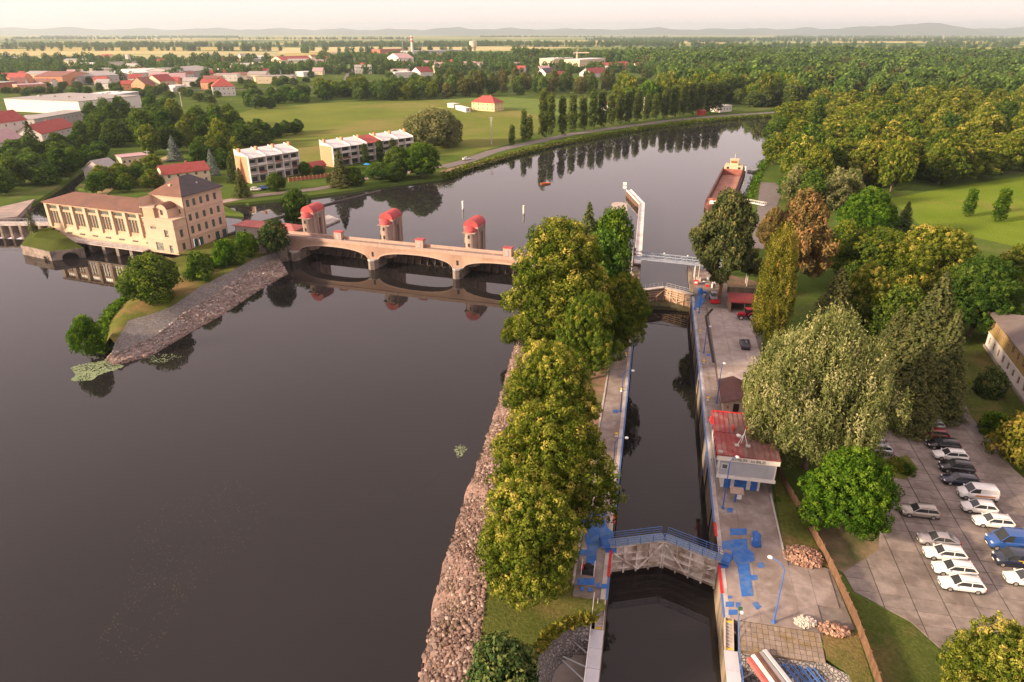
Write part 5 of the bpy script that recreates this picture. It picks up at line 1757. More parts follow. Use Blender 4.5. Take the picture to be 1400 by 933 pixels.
for k in range(6):
    w_ = MB().box(6.84, 12.7 + k * 1.75, 7.85, 6.945, 12.7 + k * 1.75 + 1.55, 9.2).build('window', WHITE, t)
    MB().box(6.82, 12.8 + k * 1.75, 7.95, 6.838, 12.7 + k * 1.75 + 1.45, 9.1).build('pane', GLASS, w_)
MB().box(6.6, 12.1, 9.45, 14.85, 12.39, 10.15).build('sign_band', M('cream_band', (0.74, 0.70, 0.62), 0.05, 1, 0.7), t)
MB().box(6.85, 12.28, 6.45, 14.7, 12.39, 6.95).build('band', WHITE, t)
rf = MB()
rf.add([(6.6, 12.05, 10.2), (14.9, 12.05, 10.2), (14.9, 23.9, 10.2), (6.6, 23.9, 10.2), (6.6, 12.05, 10.32), (14.9, 12.05, 10.32), (14.9, 23.9, 10.42), (6.6, 23.9, 10.42)],
       [(3, 2, 1, 0), (4, 5, 6, 7), (0, 1, 5, 4), (1, 2, 6, 5), (2, 3, 7, 6), (3, 0, 4, 7)])
roof_ = rf.build('roof', RROOF, t)
RWORN = M('worn_sheet_roof', (0.185, 0.085, 0.078), 0.18, 0.8, 0.6, col2=(0.22, 0.135, 0.12), s2=0.5, objvar=0.12)
for k in range(12):                                   # roofing sheets: the ones nearest the lock are still red
    for y0, y1, z_ in ((12.1, 17.9, 10.33), (18.0, 23.85, 10.385)):
        mm = RROOF if k < (5 if y0 < 15 else 3) else RWORN
        xk = 6.65 + k * 0.682
        MB().box(xk, y0, z_, xk + 0.65, y1, z_ + 0.06).box(xk - 0.02, y0, z_ + 0.06, xk + 0.04, y1, z_ + 0.12).build('roof_sheet', mm, roof_)
MB().box(6.5, 12.0, 10.15, 6.62, 23.95, 10.48).box(6.5, 23.9, 10.15, 14.9, 24.02, 10.55).build('fascia', RED, roof_)
ant = MB().tube([(10.0, 15.5, 10.4), (10.4, 16.0, 12.4)], 0.05, 6).tube([(9.4, 14.8, 10.4), (10.3, 15.9, 11.9)], 0.04, 6).tube([(10.8, 14.9, 10.4), (10.3, 15.9, 11.9)], 0.04, 6).tube([(10.2, 17.0, 10.4), (10.3, 15.9, 11.9)], 0.04, 6)
ant.build('antenna_mast', WHITE, roof_)
MB().lathe(9.6, 16.2, [(0.05, 11.0), (0.3, 11.15), (0.33, 11.3), (0.1, 11.35)], 10).build('dish', WHITE, roof_)
for x, y in ((9.35, 14.7), (10.85, 14.8), (10.2, 17.1), (7.0, 12.6)):
    MB().box(x - 0.3, y - 0.25, 10.4, x + 0.3, y + 0.25, 10.6).build('footing', CONC_L, roof_)
for x0, y0, x1, y1 in ((11.0, 19.3, 12.0, 19.6), (11.8, 18.2, 12.0, 20.2), (9.1, 18.5, 9.3, 19.5), (11.3, 18.1, 11.6, 18.5)):
    MB().box(x0, y0, 10.4, x1, y1, 11.0).build('red_bracket', RED, roof_)
MB().tube([(6.55, 21.5, 9.7), (6.2, 21.5, 10.1), (6.3, 21.9, 10.6)], 0.16, 8).build('life_ring_hoop', RED, t)
cu = bpy.data.curves.new('lettering', 'FONT')
cu.body = 'NYMBURK - km 896,20'
cu.size = 0.62
cu.extrude = 0.012
cu.materials.append(M('letter_black', (0.02, 0.02, 0.02), 0.1, 1, 0.7))
tmp_ = bpy.data.objects.new('lettering_curve', cu)
lo = bpy.data.objects.new('lettering', bpy.data.meshes.new_from_object(tmp_))
bpy.data.objects.remove(tmp_)
COL.objects.link(lo)
lo.parent = t
lo.location = (8.55, 12.085, 9.58)
lo.rotation_euler = (math.pi / 2, 0, 0)
lo.scale = (0.72, 1, 1)

# ---- cream hut
t = lt('cream_hut', 'small cream hut with a brown pitched roof beside the right quay', 'hut', 0, 0, 0)
CREAM = M('cream_plaster', (0.56, 0.42, 0.34), 0.1, 0.8, 0.85)
BROOF = M('brown_roof', (0.12, 0.05, 0.045), 0.2, 0.8, 0.7, col2=(0.09, 0.045, 0.04), s2=0.5)
h_ = MB()
h_.add([(9.6, 34.6, 4.2), (13.6, 34.6, 4.2), (13.6, 42.3, 4.2), (9.6, 42.3, 4.2), (9.6, 34.6, 6.5), (13.6, 34.6, 6.5), (13.6, 42.3, 6.5), (9.6, 42.3, 6.5), (11.6, 34.6, 7.3), (11.6, 42.3, 7.3)],
       [(0, 1, 5, 8, 4), (2, 3, 7, 9, 6), (3, 0, 4, 7), (1, 2, 6, 5)])
h_.build('wall', CREAM, t)
r_ = MB()
for sg in (-1, 1):
    xe = 11.6 + sg * 2.45
    r_.add([(11.6, 34.1, 7.42), (xe, 34.1, 6.42), (xe, 42.8, 6.42), (11.6, 42.8, 7.42), (11.6, 34.1, 7.32), (xe, 34.1, 6.32), (xe, 42.8, 6.32), (11.6, 42.8, 7.32)],
           [(0, 1, 2, 3), (7, 6, 5, 4), (0, 4, 5, 1), (1, 5, 6, 2), (2, 6, 7, 3), (3, 7, 4, 0)])
r_.build('roof', BROOF, t)
d_ = MB().box(11.2, 34.52, 4.25, 12.1, 34.59, 6.3).build('door', M('hut_door', (0.03, 0.02, 0.015), 0.2, 1, 0.7), t)
MB().box(10.2, 34.5, 5.3, 10.5, 34.59, 5.8).build('notice_plate', M('notice_red', (0.4, 0.15, 0.1), 0.2, 2, 0.7), t)

# ---- red-roofed carport with machines
t = lt('tractor_shed', 'open shed with a flat red roof at the edge of the concrete yard', 'shed', 0, 0, 0)
MB().box(14.4, 81.8, 6.75, 20.8, 88.5, 6.95).build('roof', M('shed_red', (0.30, 0.05, 0.05), 0.15, 0.8, 0.6), t)
DARKW = M('shed_dark', (0.06, 0.045, 0.04), 0.3, 1, 0.9)
MB().box(14.6, 88.0, 4.2, 20.6, 88.2, 6.74).build('back_wall', DARKW, t)
MB().box(14.5, 82.1, 4.2, 14.65, 87.98, 6.74).build('side_wall', M('shed_side', (0.25, 0.16, 0.12), 0.2, 1, 0.9), t)
for x, y in ((14.6, 82.1), (17.6, 82.1), (20.5, 82.1)):
    MB().box(x + 0.07, y - 0.14, 4.2, x + 0.22, y - 0.02, 6.74).build('post', M('shed_post', (0.3, 0.2, 0.15), 0.2, 1, 0.8), t)


def wheel(parent, x, y, r, w, rimm, name='wheel', axis='x'):
    o = bpy.data.objects.new(name, None)
    COL.objects.link(o)
    o.parent = parent
    o.location = (x, y, r)
    key = 'tyre_%.2f_%.2f' % (r, w)
    me = bpy.data.meshes.get(key)
    if me is None:
        n = 16
        prof = [(r * 0.62, -w / 2), (r * 0.93, -w / 2), (r, -w / 4), (r, w / 4), (r * 0.93, w / 2), (r * 0.62, w / 2)]
        vs = [(xx, rr * math.cos(2 * math.pi * k / n), rr * math.sin(2 * math.pi * k / n)) for rr, xx in prof for k in range(n)]
        fs = [(i * n + k, i * n + (k + 1) % n, ((i + 1) % 6) * n + (k + 1) % n, ((i + 1) % 6) * n + k) for i in range(6) for k in range(n)]
        me = MB().add(vs, fs).mesh(key, BLACK)
        prof = [(0.01, -w * 0.42), (r * 0.6, -w * 0.46), (r * 0.63, 0), (r * 0.6, w * 0.46), (0.01, w * 0.42)]
        vs = [(xx, rr * math.cos(2 * math.pi * k / n), rr * math.sin(2 * math.pi * k / n)) for rr, xx in prof for k in range(n)]
        fs = [(i * n + k, i * n + (k + 1) % n, (i + 1) * n + (k + 1) % n, (i + 1) * n + k) for i in range(4) for k in range(n)]
        MB().add(vs, fs).mesh('rim_' + key, rimm)
    link_mesh('tyre', me, o)
    r_o = link_mesh('rim', bpy.data.meshes['rim_' + key], o)
    if axis == 'y':
        o.rotation_euler = (0, 0, math.pi / 2)
    return o


RIM = M('wheel_rim', (0.45, 0.44, 0.43), 0.1, 2, 0.4, metal=0.6)
RIM_R = M('tractor_rim', (0.55, 0.5, 0.48), 0.1, 2, 0.5)
TRED = M('tractor_red', (0.50, 0.025, 0.045), 0.1, 1, 0.4)
t = lt('red_tractor', 'red tractor parked in front of the open shed', 'tractor', 78.8, 17.9, ZQ, math.radians(98))
for x, y, r, w in ((-0.85, -1.0, 0.82, 0.45), (0.85, -1.0, 0.82, 0.45)):
    wheel(t, x, y, r, w, RIM_R)
for x, y in ((-0.75, 1.25), (0.75, 1.25)):
    wheel(t, x, y, 0.55, 0.34, RIM_R)
MB().box(-0.42, 0.1, 0.75, 0.42, 2.0, 1.55).build('bonnet', TRED, t, bevel=0.12)
MB().box(-0.35, -1.5, 0.55, 0.35, 1.6, 0.8).build('chassis', BLACK, t)
c_ = MB().box(-0.72, -1.35, 1.0, 0.72, 0.15, 2.35).build('cab', GLASS, t, bevel=0.05)
MB().box(-0.8, -1.5, 2.36, 0.8, 0.3, 2.55).build('roof', TRED, c_, bevel=0.06)
for x in (-0.73, 0.73):
    for y in (-1.35, -0.5, 0.15):
        MB().box(x - 0.04, y - 0.04, 1.0, x + 0.04, y + 0.04, 2.36).build('pillar', BLACK, c_)
for x in (-0.88, 0.88):
    MB().tube([(x, -1.85, 1.0), (x, -1.5, 1.6), (x, -1.0, 1.78), (x, -0.5, 1.6), (x, -0.15, 1.1)], 0.16, 5).build('mudguard', TRED, t)
for x in (-0.25, 0.25):
    MB().box(x - 0.1, 2.0, 1.15, x + 0.1, 2.04, 1.35).build('headlight', WHITE, t)
MB().tube([(0.3, 1.2, 1.5), (0.3, 1.2, 2.3)], 0.05, 6).build('exhaust', BLACK, t)
t = lt('yard_machine', 'small grey loader with a red front bucket at the top of the yard', 'machine', 88.6, 11.6, ZQ, math.radians(8))
MB().box(-0.7, -0.6, 0.35, 0.7, 1.8, 1.1).build('body', STEEL, t, bevel=0.08)
MB().box(-0.6, 0.5, 1.1, 0.6, 1.7, 1.9).build('cab', GLASS_G, t, bevel=0.05)
MB().box(-0.68, 0.4, 1.9, 0.68, 1.8, 1.98).build('canopy', STEEL, t)
MB().add([(-1.1, -1.5, 0.08), (1.1, -1.5, 0.08), (1.1, -0.75, 0.08), (-1.1, -0.75, 0.08), (-1.1, -1.4, 0.35), (1.1, -1.4, 0.35), (1.1, -0.75, 0.8), (-1.1, -0.75, 0.8)],
         [(3, 2, 1, 0), (4, 5, 6, 7), (0, 1, 5, 4), (1, 2, 6, 5), (2, 3, 7, 6), (3, 0, 4, 7)]).build('bucket', RED, t)
for x in (-0.8, 0.8):
    for y in (-0.2, 1.3):
        wheel(t, x, y, 0.36, 0.25, RIM)
    MB().tube([(x * 0.7, 0.9, 1.2), (x * 0.7, -0.9, 0.6)], 0.06, 5).build('lift_arm', RED, t)

# ---- upper lock heads: signals, cabinets, posts
for sg, nm in ((-1, 'island'), (1, 'car-park')):
    x = sg * 8.6
    t = lt('signal_mast', 'tall pipe mast with black signal lights on the %s side of the upper lock head' % nm, 'signal', 103.5, x, 4.2)
    MB().tube([(0, 0, 0), (0, 0, 8.2)], [0.14, 0.09], 8).build('mast', CONC_L, t)
    MB().box(-0.6, -0.6, 0, 0.6, 0.6, 0.9).build('footing', CONC_L, t)
    for z in (5.8, 7.0):
        b_ = MB().box(0.15, -0.25, z, 0.75, 0.05, z + 0.75).build('signal_box', BLACK, t)
        MB().lathe(0.45, -0.3, [(0.02, z + 0.25), (0.16, z + 0.3), (0.16, z + 0.45), (0.02, z + 0.5)], 8).build('lens', GLASS, b_)
    t = lt('gate_cabinet', 'red electric cabinet at the upper gate on the %s side' % nm, 'cabinet', 100.5, sg * 7.9, 4.2)
    MB().box(-0.55, -0.3, 0, 0.55, 0.3, 1.0).build('body', RED, t, bevel=0.03)
    MB().box(-0.6, -0.35, 1.0, 0.6, 0.35, 1.06).build('lid', RED, t)
    MB().box(-0.4, -0.33, 0.3, 0.3, -0.302, 0.8).build('door', WHITE, t)
    t = lt('drive_tank', 'round blue drive housing beside the upper gate on the %s side' % nm, 'housing', 94.0 if sg > 0 else 95.0, sg * 8.6, 4.2)
    MB().lathe(0, 0, [(0.6, 0), (0.6, 1.0), (0.45, 1.25), (0.05, 1.3)], 14).build('drum', BLUE, t)
    MB().box(0.3, -0.4, 0, 1.6, 0.4, 0.6).build('motor_case', BLUE, t)
mb = MB()
mb.box(7.2, 97.6, -2, 14.4, 113, 4.20)
HEADR = tag(lbuild(mb, 'head_pavement', M('head_concrete', (0.25, 0.19, 0.16), 0.3, 0.9, 0.9, col2=(0.14, 0.11, 0.09), s2=0.3)), kind='structure')
mb = MB()
mb.box(-11.0, 97.6, -2, -7.18, 117.5, 4.20)
tag(lbuild(mb, 'head_pavement', MATS['head_concrete']), kind='structure')

mb = MB()
mb.sheet([(14.6, 90), (21.2, 80), (27, 78), (27, 104), (14.6, 112)], 4.06)
tag(lbuild(mb, 'bare_ground', M('yard_soil', (0.15, 0.095, 0.06), 0.35, 0.5, 0.95, col2=(0.09, 0.075, 0.04), s2=0.2)), kind='structure')
# low retaining walls and crates of the upper head
t = lt('retaining_wall', 'low dark retaining wall behind the upper lock head', 'wall', 96.5, 15.2, 4.0, 0.05)
for k in range(6):
    MB().box(k * 1.5, -0.2, 0, k * 1.5 + 1.46, 0.2, 1.5 + 0.05 * (k % 2)).build('block', CONC_W, t)
for k, (s_, n_, c_, l_) in enumerate([(99.2, 10.6, RED, 'small red valve box on the upper head pavement'), (101.2, 12.4, WHITE, 'white valve cap on the upper head pavement'), (98.6, 12.0, CONC_L, 'pale concrete bench block on the upper head'), (104.5, 11.2, STEEL, 'grey meter cabinet on the upper head'), (90.6, 9.4, STEEL, 'grey switch cabinet beside the blue patch')]):
    t = lt('head_fitting', l_, 'fitting', s_, n_, 4.2, 0.3 * k)
    MB().box(-0.4, -0.3, 0, 0.4, 0.3, 0.7 + 0.2 * (k % 3)).build('body', c_, t, bevel=0.04)
    MB().box(-0.45, -0.35, 0.7 + 0.2 * (k % 3), 0.45, 0.35, 0.76 + 0.2 * (k % 3)).build('lid', STEEL, t)

# ---- truss footbridge over the upper approach
t = lt('truss_footbridge', 'blue-grey steel truss footbridge crossing the upper lock approach', 'footbridge', 0, 0, 0)
x0, x1, zc, zt = -10.5, 24.0, 8.2, 9.5
yl, yh = 106.6, 109.0
sl = lambda x: (x - x0) * -0.155
for nm, y in (('near', yl), ('far', yh)):
    tr = MB().tube([(x0, y + sl(x0), zc), (x1, y + sl(x1), zc)], 0.11, 6).tube([(x0, y + sl(x0), zt), (x1, y + sl(x1), zt)], 0.11, 6)
    c_ = tr.build('chord', STEEL_B, t)
    k = 16
    dx = (x1 - x0) / k
    for i in range(k):
        a = x0 + i * dx
        za, zb = (zc, zt) if i % 2 == 0 else (zt, zc)
        MB().tube([(a, y + sl(a), za), (a + dx, y + sl(a + dx), zb)], 0.06, 5).build('diagonal', STEEL_B, c_)
        MB().tube([(a, y + sl(a), zc), (a, y + sl(a), zt)], 0.05, 5).build('upright', STEEL_B, c_)
for i in range(18):
    a = x0 + (x1 - x0) * i / 18
    b = x0 + (x1 - x0) * (i + 1) / 18 - 0.04
    MB().add([(a, yl + sl(a) + 0.12, zc + 0.05), (b, yl + sl(b) + 0.12, zc + 0.05), (b, yh + sl(b) - 0.12, zc + 0.05), (a, yh + sl(a) - 0.12, zc + 0.05), (a, yl + sl(a) + 0.12, zc - 0.03), (b, yl + sl(b) + 0.12, zc - 0.03), (b, yh + sl(b) - 0.12, zc - 0.03), (a, yh + sl(a) - 0.12, zc - 0.03)],
             [(0, 1, 2, 3), (7, 6, 5, 4), (0, 4, 5, 1), (1, 5, 6, 2), (2, 6, 7, 3), (3, 7, 4, 0)]).build('deck_panel', M('deck_grey', (0.30, 0.32, 0.36), 0.1, 1, 0.7), t)
for a in (-6.5, -0.5, 5.5, 11.5):
    MB().lathe(a, yh + sl(a), [(0.05, zt + 0.1), (0.22, zt + 0.2), (0.22, zt + 0.38), (0.05, zt + 0.48)], 8).build('lamp_globe', WHITE, t)
for a in (-9.2, 7.6, 20.5):
    for y in (yl, yh):
        MB().tube([(a, y + sl(a), 3.6), (a, y + sl(a), zc)], 0.14, 8).build('column', CONC_L, t)

# ---- white guide wall reaching out into the upper pool
t = lt('guide_wall', 'white kinked guide wall with a timber-faced side reaching into the upper river', 'guide wall', 0, 0, 0)
LG = [(-7.3, 112.0), (-8.2, 184.0), (-14.2, 208.0)]
WG = M('guide_white', (0.62, 0.59, 0.57), 0.08, 0.5, 0.8, col2=(0.48, 0.43, 0.40), s2=0.2)
TIMB = M('guide_timber', (0.16, 0.10, 0.07), 0.35, 1.0, 0.9, streak=True)
for (a, b) in zip(LG, LG[1:]):
    d = Vector((b[0] - a[0], b[1] - a[1]))
    L_ = d.length
    rz = math.atan2(d.y, d.x)
    n = int(L_ / 6)
    for i in range(n):
        MB().box(L_ * i / n + 0.03, -1.0, 4.9, L_ * (i + 1) / n - 0.03, 1.0, 5.2).build('deck_panel', WG, t, (a[0], a[1], 0), rz)
    MB().box(0, -0.95, 0, L_, 0.95, 2.2).box(0, -0.95, 2.2, L_, 0.95, 4.9).build('wall_body', TIMB, t, (a[0], a[1], 0), rz)
    MB().box(0, 0.85, 5.2, L_, 1.02, 5.55).box(0, -1.02, 5.2, L_, -0.85, 5.55).build('parapet', WG, t, (a[0], a[1], 0), rz)
    for i in range(n * 2):
        MB().box(L_ * i / n / 2, 0.96, 1.5, L_ * i / n / 2 + 0.5, 1.12, 4.95).build('timber', TIMB, t, (a[0], a[1], 0), rz)
t = lt('navigation_board', 'pair of small white boards at the tip of the guide wall', 'sign', 207.5, -15.6, 5.2)
for z in (0.6, 2.0):
    MB().box(-0.9, -0.06, z, 0.5, 0.06, z + 1.1).build('board', WHITE, t)
MB().tube([(-0.2, 0.1, -0.2), (-0.2, 0.1, 3.2)], 0.07, 6).build('post', STEEL, t)
p_ = gp(846, 287, 3)
t = thing('stone_pier', 'rounded stone pier head at the upstream tip of the lock island', 'pier', (*p_, 0), -AZ + 0.1)
q = MB()
ring_ = [(2.6 * math.cos(a), 3.0 * math.sin(a)) for a in np.linspace(0, math.pi, 9)] + [(-2.4, -9), (2.4, -9)]
q.prism([(float(a), float(b)) for a, b in ring_], -1, 4.9)
q.build('pier_body', M('pier_stone', (0.33, 0.25, 0.21), 0.25, 0.8, 0.9, 0.03, 2), t)
q = MB()
q.prism([(float(a) * 1.06, float(b) * 1.06) for a, b in ring_], 4.9, 5.15)
q.build('cap_stone', M('cap_stone', (0.40, 0.33, 0.29), 0.2, 0.8, 0.9), t)
# white piles standing in the upper river
for px_, py_, pt_, l_ in ((633, 287, 275, 'left one of two white piles standing in the upper river'), (716, 293, 281, 'right one of two white piles standing in the upper river')):
    x, y = gp(px_, py_, Z_UP)
    t = thing('white_pile', l_, 'pile', (x, y, Z_UP))
    h_ = top_z(px_, py_, Z_UP, pt_) - Z_UP
    MB().tube([(0, 0, -1.5), (0, 0, h_)], 0.36, 10).build('shaft', WHITE, t)
    MB().tube([(0, 0, -1.4), (0, 0, 0.5)], 0.39, 10).build('collar', STEEL, t)

# ---- moored barge
p0, p1 = lk(187, 19.0), lk(268, 32)
d = Vector((p1[0] - p0[0], p1[1] - p0[1]))
t = thing('cargo_barge', 'empty rust-red cargo barge with a cream wheelhouse moored at the right bank', 'barge', (p0[0], p0[1], Z_UP), math.atan2(d.y, d.x) - math.pi / 2)
L_, W_ = d.length + 4, 5.2
HULL = M('barge_hull', (0.13, 0.06, 0.05), 0.25, 0.6, 0.75, col2=(0.08, 0.035, 0.03), s2=0.2)
HOLD = M('barge_hold', (0.40, 0.20, 0.15), 0.18, 0.5, 0.9, col2=(0.30, 0.14, 0.10), s2=0.12)
out_ = [(-W_ * 0.62, 0), (-W_, 5.5), (-W_, L_ - 3), (-W_ * 0.75, L_), (W_ * 0.75, L_), (W_, L_ - 3), (W_, 5.5), (W_ * 0.62, 0)]
hl = MB().prism(out_, -1, 0.3)
def wall_ring(m_, o_, k_, z0, z1, mi=0):
    n = len(o_)
    inn = [(a * k_, 1.0 + b * (L_ - 2.0) / L_) for a, b in o_]
    vs = [(a, b, z0) for a, b in o_] + [(a, b, z1) for a, b in o_] + [(a, b, z1) for a, b in inn] + [(a, b, z0) for a, b in inn]
    fs = []
    for r in range(3):
        for i in range(n):
            j = (i + 1) % n
            fs.append((r * n + i, r * n + j, (r + 1) * n + j, (r + 1) * n + i))
    m_.add(vs, fs, mi)
wall_ring(hl, out_, 0.86, 0.3, 2.0)
hl.build('hull', HULL, t)
MB().box(-W_ * 0.84, 9, 0.31, W_ * 0.84, L_ - 14, 0.42).build('hold_floor', HOLD, t)
for sg in (-1, 1):
    MB().box(min(sg * W_ * 0.80, sg * W_ * 0.86), 8, 0.42, max(sg * W_ * 0.80, sg * W_ * 0.86), L_ - 13, 3.0).build('coaming', HULL, t)
for y in (8, L_ - 13.6):
    MB().box(-W_ * 0.86, y, 0.42, W_ * 0.86, y + 0.5, 3.0).build('bulkhead', M('barge_bulkhead', (0.27, 0.10, 0.075), 0.2, 0.6, 0.8), t)
MB().box(-W_ * 0.8, 1.2, 1.9, W_ * 0.8, 7.8, 2.1).build('fore_deck', M('fore_deck', (0.30, 0.09, 0.08), 0.2, 0.6, 0.8), t)
MB().box(-3.2, 2.6, 2.1, -1.0, 4.4, 3.0).box(1.0, 2.4, 2.1, 3.6, 4.4, 3.1).build('deck_locker', WHITE, t)
MB().box(-W_ * 0.84, L_ - 13, 1.9, W_ * 0.84, L_ - 1.2, 2.1).build('aft_deck', M('aft_deck', (0.2, 0.2, 0.2), 0.2, 0.6, 0.8), t)
CRM = M('cabin_cream', (0.52, 0.42, 0.28), 0.08, 0.8, 0.7)
cb = MB().box(-4.0, L_ - 12, 2.1, 4.0, L_ - 4.5, 4.3).build('cabin', CRM, t)
for x in (-3.0, 2.0):
    MB().box(x, L_ - 12.06, 2.9, x + 1.1, L_ - 12.005, 3.8).build('window', GLASS, cb)
wh = MB().box(-1.8, L_ - 10.5, 4.3, 1.8, L_ - 6.5, 6.6).build('wheelhouse', CRM, t)
MB().box(-1.4, L_ - 10.56, 5.3, 1.4, L_ - 10.505, 6.2).build('window', M('amber_glass', (0.25, 0.10, 0.03), 0.2, 1, 0.2), wh)
MB().box(-2.1, L_ - 10.8, 6.6, 2.1, L_ - 6.2, 6.8).build('roof', CRM, wh)
MB().tube([(0, L_ - 9.2, 6.8), (0, L_ - 9.2, 9.2)], 0.07, 6).build('mast', WHITE, t)
for x in (-3.4, 3.4):
    MB().lathe(x, L_ - 3.2, [(0.5, 2.1), (0.5, 3.2), (0.3, 3.4)], 10).build('vent', WHITE, t)
MB().box(4.9, L_ - 11, 2.2, 5.5, L_ - 9.6, 4.0).build('anchor_frame', WHITE, t)
# gangway to the bank
a, b = gp(1020, 276, 4.4), gp(1046, 281, 4.4)
t = thing('gangway', 'short white gangway between the barge mooring and the right bank', 'gangway', (*a, 4.3), math.atan2(b[1] - a[1], b[0] - a[0]))
L2 = math.dist(a, b)
MB().box(0, -0.6, 0, L2, 0.6, 0.2).build('deck', WHITE, t)
for y in (-0.6, 0.6):
    m_ = MB().tube([(0, y, 1.1), (L2, y, 1.1)], 0.05, 6)
    for k in range(6):
        m_.tube([(L2 * k / 5, y, 0.1), (L2 * k / 5, y, 1.1)], 0.05, 5)
    m_.build('railing', WHITE, t)
a, b = gp(1030, 232, 4.0), gp(1048, 229, 4.0)
t = thing('jetty', 'small white mooring jetty at the edge of the right-bank wood', 'jetty', (*a, 3.4), math.atan2(b[1] - a[1], b[0] - a[0]))
L2 = math.dist(a, b)
MB().box(0, -0.5, 0.4, L2, 0.5, 0.6).build('deck', WHITE, t)
MB().box(-2.2, -1.6, -0.8, 1.2, 1.6, 0.5).build('pontoon', CONC_L, t)
MB().tube([(0, 0, 0.5), (0, 0, 2.8)], 0.08, 6).build('post', WHITE, t)
# ================================================================== walls with openings, windows
def wallq(m_, org, d, L_, z0, z1, ops=(), depth=0.22, mi=0):
    """Wall plane from org along d; outward side is the right-hand side of d. ops: (a, b, za, zb)."""
    xs = sorted({0.0, L_} | {round(v, 4) for o in ops for v in o[:2]})
    zs = sorted({z0, z1} | {round(v, 4) for o in ops for v in o[2:4]})
    nx, ny = d[1], -d[0]
    P = lambda a, z, k=0.0: (org[0] + d[0] * a - nx * k, org[1] + d[1] * a - ny * k, z)
    for i in range(len(xs) - 1):
        for j in range(len(zs) - 1):
            cx_, cz_ = (xs[i] + xs[i + 1]) / 2, (zs[j] + zs[j + 1]) / 2
            if any(o[0] < cx_ < o[1] and o[2] < cz_ < o[3] for o in ops):
                continue
            m_.add([P(xs[i], zs[j]), P(xs[i + 1], zs[j]), P(xs[i + 1], zs[j + 1]), P(xs[i], zs[j + 1])], [(0, 1, 2, 3)], mi)
    for a, b, za, zb in [o[:4] for o in ops]:
        for q in ([(a, za), (b, za)], [(b, za), (b, zb)], [(b, zb), (a, zb)], [(a, zb), (a, za)]):
            m_.add([P(*q[0]), P(*q[0], depth), P(*q[1], depth), P(*q[1])], [(0, 1, 2, 3)], mi)
    return m_


def window(parent, org, d, a, b, za, zb, frame, glass, nx=2, nz=2, depth=0.2, bar=0.07, name='window'):
    w, h = b - a, zb - za
    f = MB()
    f.box(0, -depth, 0, bar, -depth + 0.06, h).box(w - bar, -depth, 0, w, -depth + 0.06, h).box(bar, -depth, 0, w - bar, -depth + 0.06, bar).box(bar, -depth, h - bar, w - bar, -depth + 0.06, h)
    for k in range(1, nx):
        f.box(w * k / nx - bar / 3, -depth + 0.004, bar, w * k / nx + bar / 3, -depth + 0.055, h - bar)
    for k in range(1, nz):
        f.box(bar, -depth + 0.008, h * k / nz - bar / 3, w - bar, -depth + 0.05, h * k / nz + bar / 3)
    # local -y is outward after turning by the wall direction: mirror so the frame sits inside the opening
    f.v = [(x, -y, z) for x, y, z in f.v]
    f.f = [q[::-1] for q in f.f]
    o = f.build(name, frame, parent, (org[0] + d[0] * a, org[1] + d[1] * a, za), math.atan2(d[1], d[0]))
    MB().add([(0, depth + 0.01, 0), (w, depth + 0.01, 0), (w, depth + 0.01, h), (0, depth + 0.01, h)], [(0, 1, 2, 3)]).build('pane', glass, o)
    return o


def hip_roof(x0, y0, x1, y1, ze, zr, rx0, ry0, rx1, ry1, th=0.2):
    """Eave rectangle, ridge from (rx0, ry0) to (rx1, ry1)."""
    m_ = MB()
    v = [(x0, y0, ze), (x1, y0, ze), (x1, y1, ze), (x0, y1, ze), (rx0, ry0, zr), (rx1, ry1, zr)]
    if abs(rx1 - rx0) > abs(ry1 - ry0):
        f = [(0, 1, 5, 4), (1, 2, 5), (2, 3, 4, 5), (3, 0, 4)]
    else:
        f = [(0, 1, 4), (1, 2, 5, 4), (2, 3, 5), (3, 0, 4, 5)]
    m_.add(v, f)
    m_.box(x0, y0, ze - th, x1, y1, ze - 0.005)
    return m_


# ================================================================== weir bridge with its towers
WA = math.atan2(181.5 - 198.3, -14.4 + 65.8)
W0 = (-65.8, 198.3)
SPAN = 26.5
BRG = M('bridge_render', (0.40, 0.27, 0.205), 0.14, 0.5, 0.9, col2=(0.31, 0.20, 0.15), s2=0.12, streak=True)
PARA = M('bridge_parapet', (0.40, 0.28, 0.23), 0.14, 0.6, 0.9)
GRAN = M('pier_granite', (0.25, 0.205, 0.175), 0.25, 0.9, 0.9, 0.02, 2, col2=(0.14, 0.115, 0.10), s2=0.4, objvar=0.25)
TWR = M('tower_stone', (0.36, 0.26, 0.215), 0.22, 0.8, 0.9, 0.02, 2, col2=(0.22, 0.16, 0.14), s2=0.3, streak=True)
RDOME = M('red_dome', (0.38, 0.06, 0.065), 0.16, 0.9, 0.6, col2=(0.29, 0.06, 0.06), s2=0.4)
t = thing('weir_bridge', 'tan arched weir bridge with three red-roofed gate towers across the river', 'weir bridge', (*W0, 0), WA)
NSP = 3
ZT, ZS, ZCR = 6.7, 2.6, 5.3
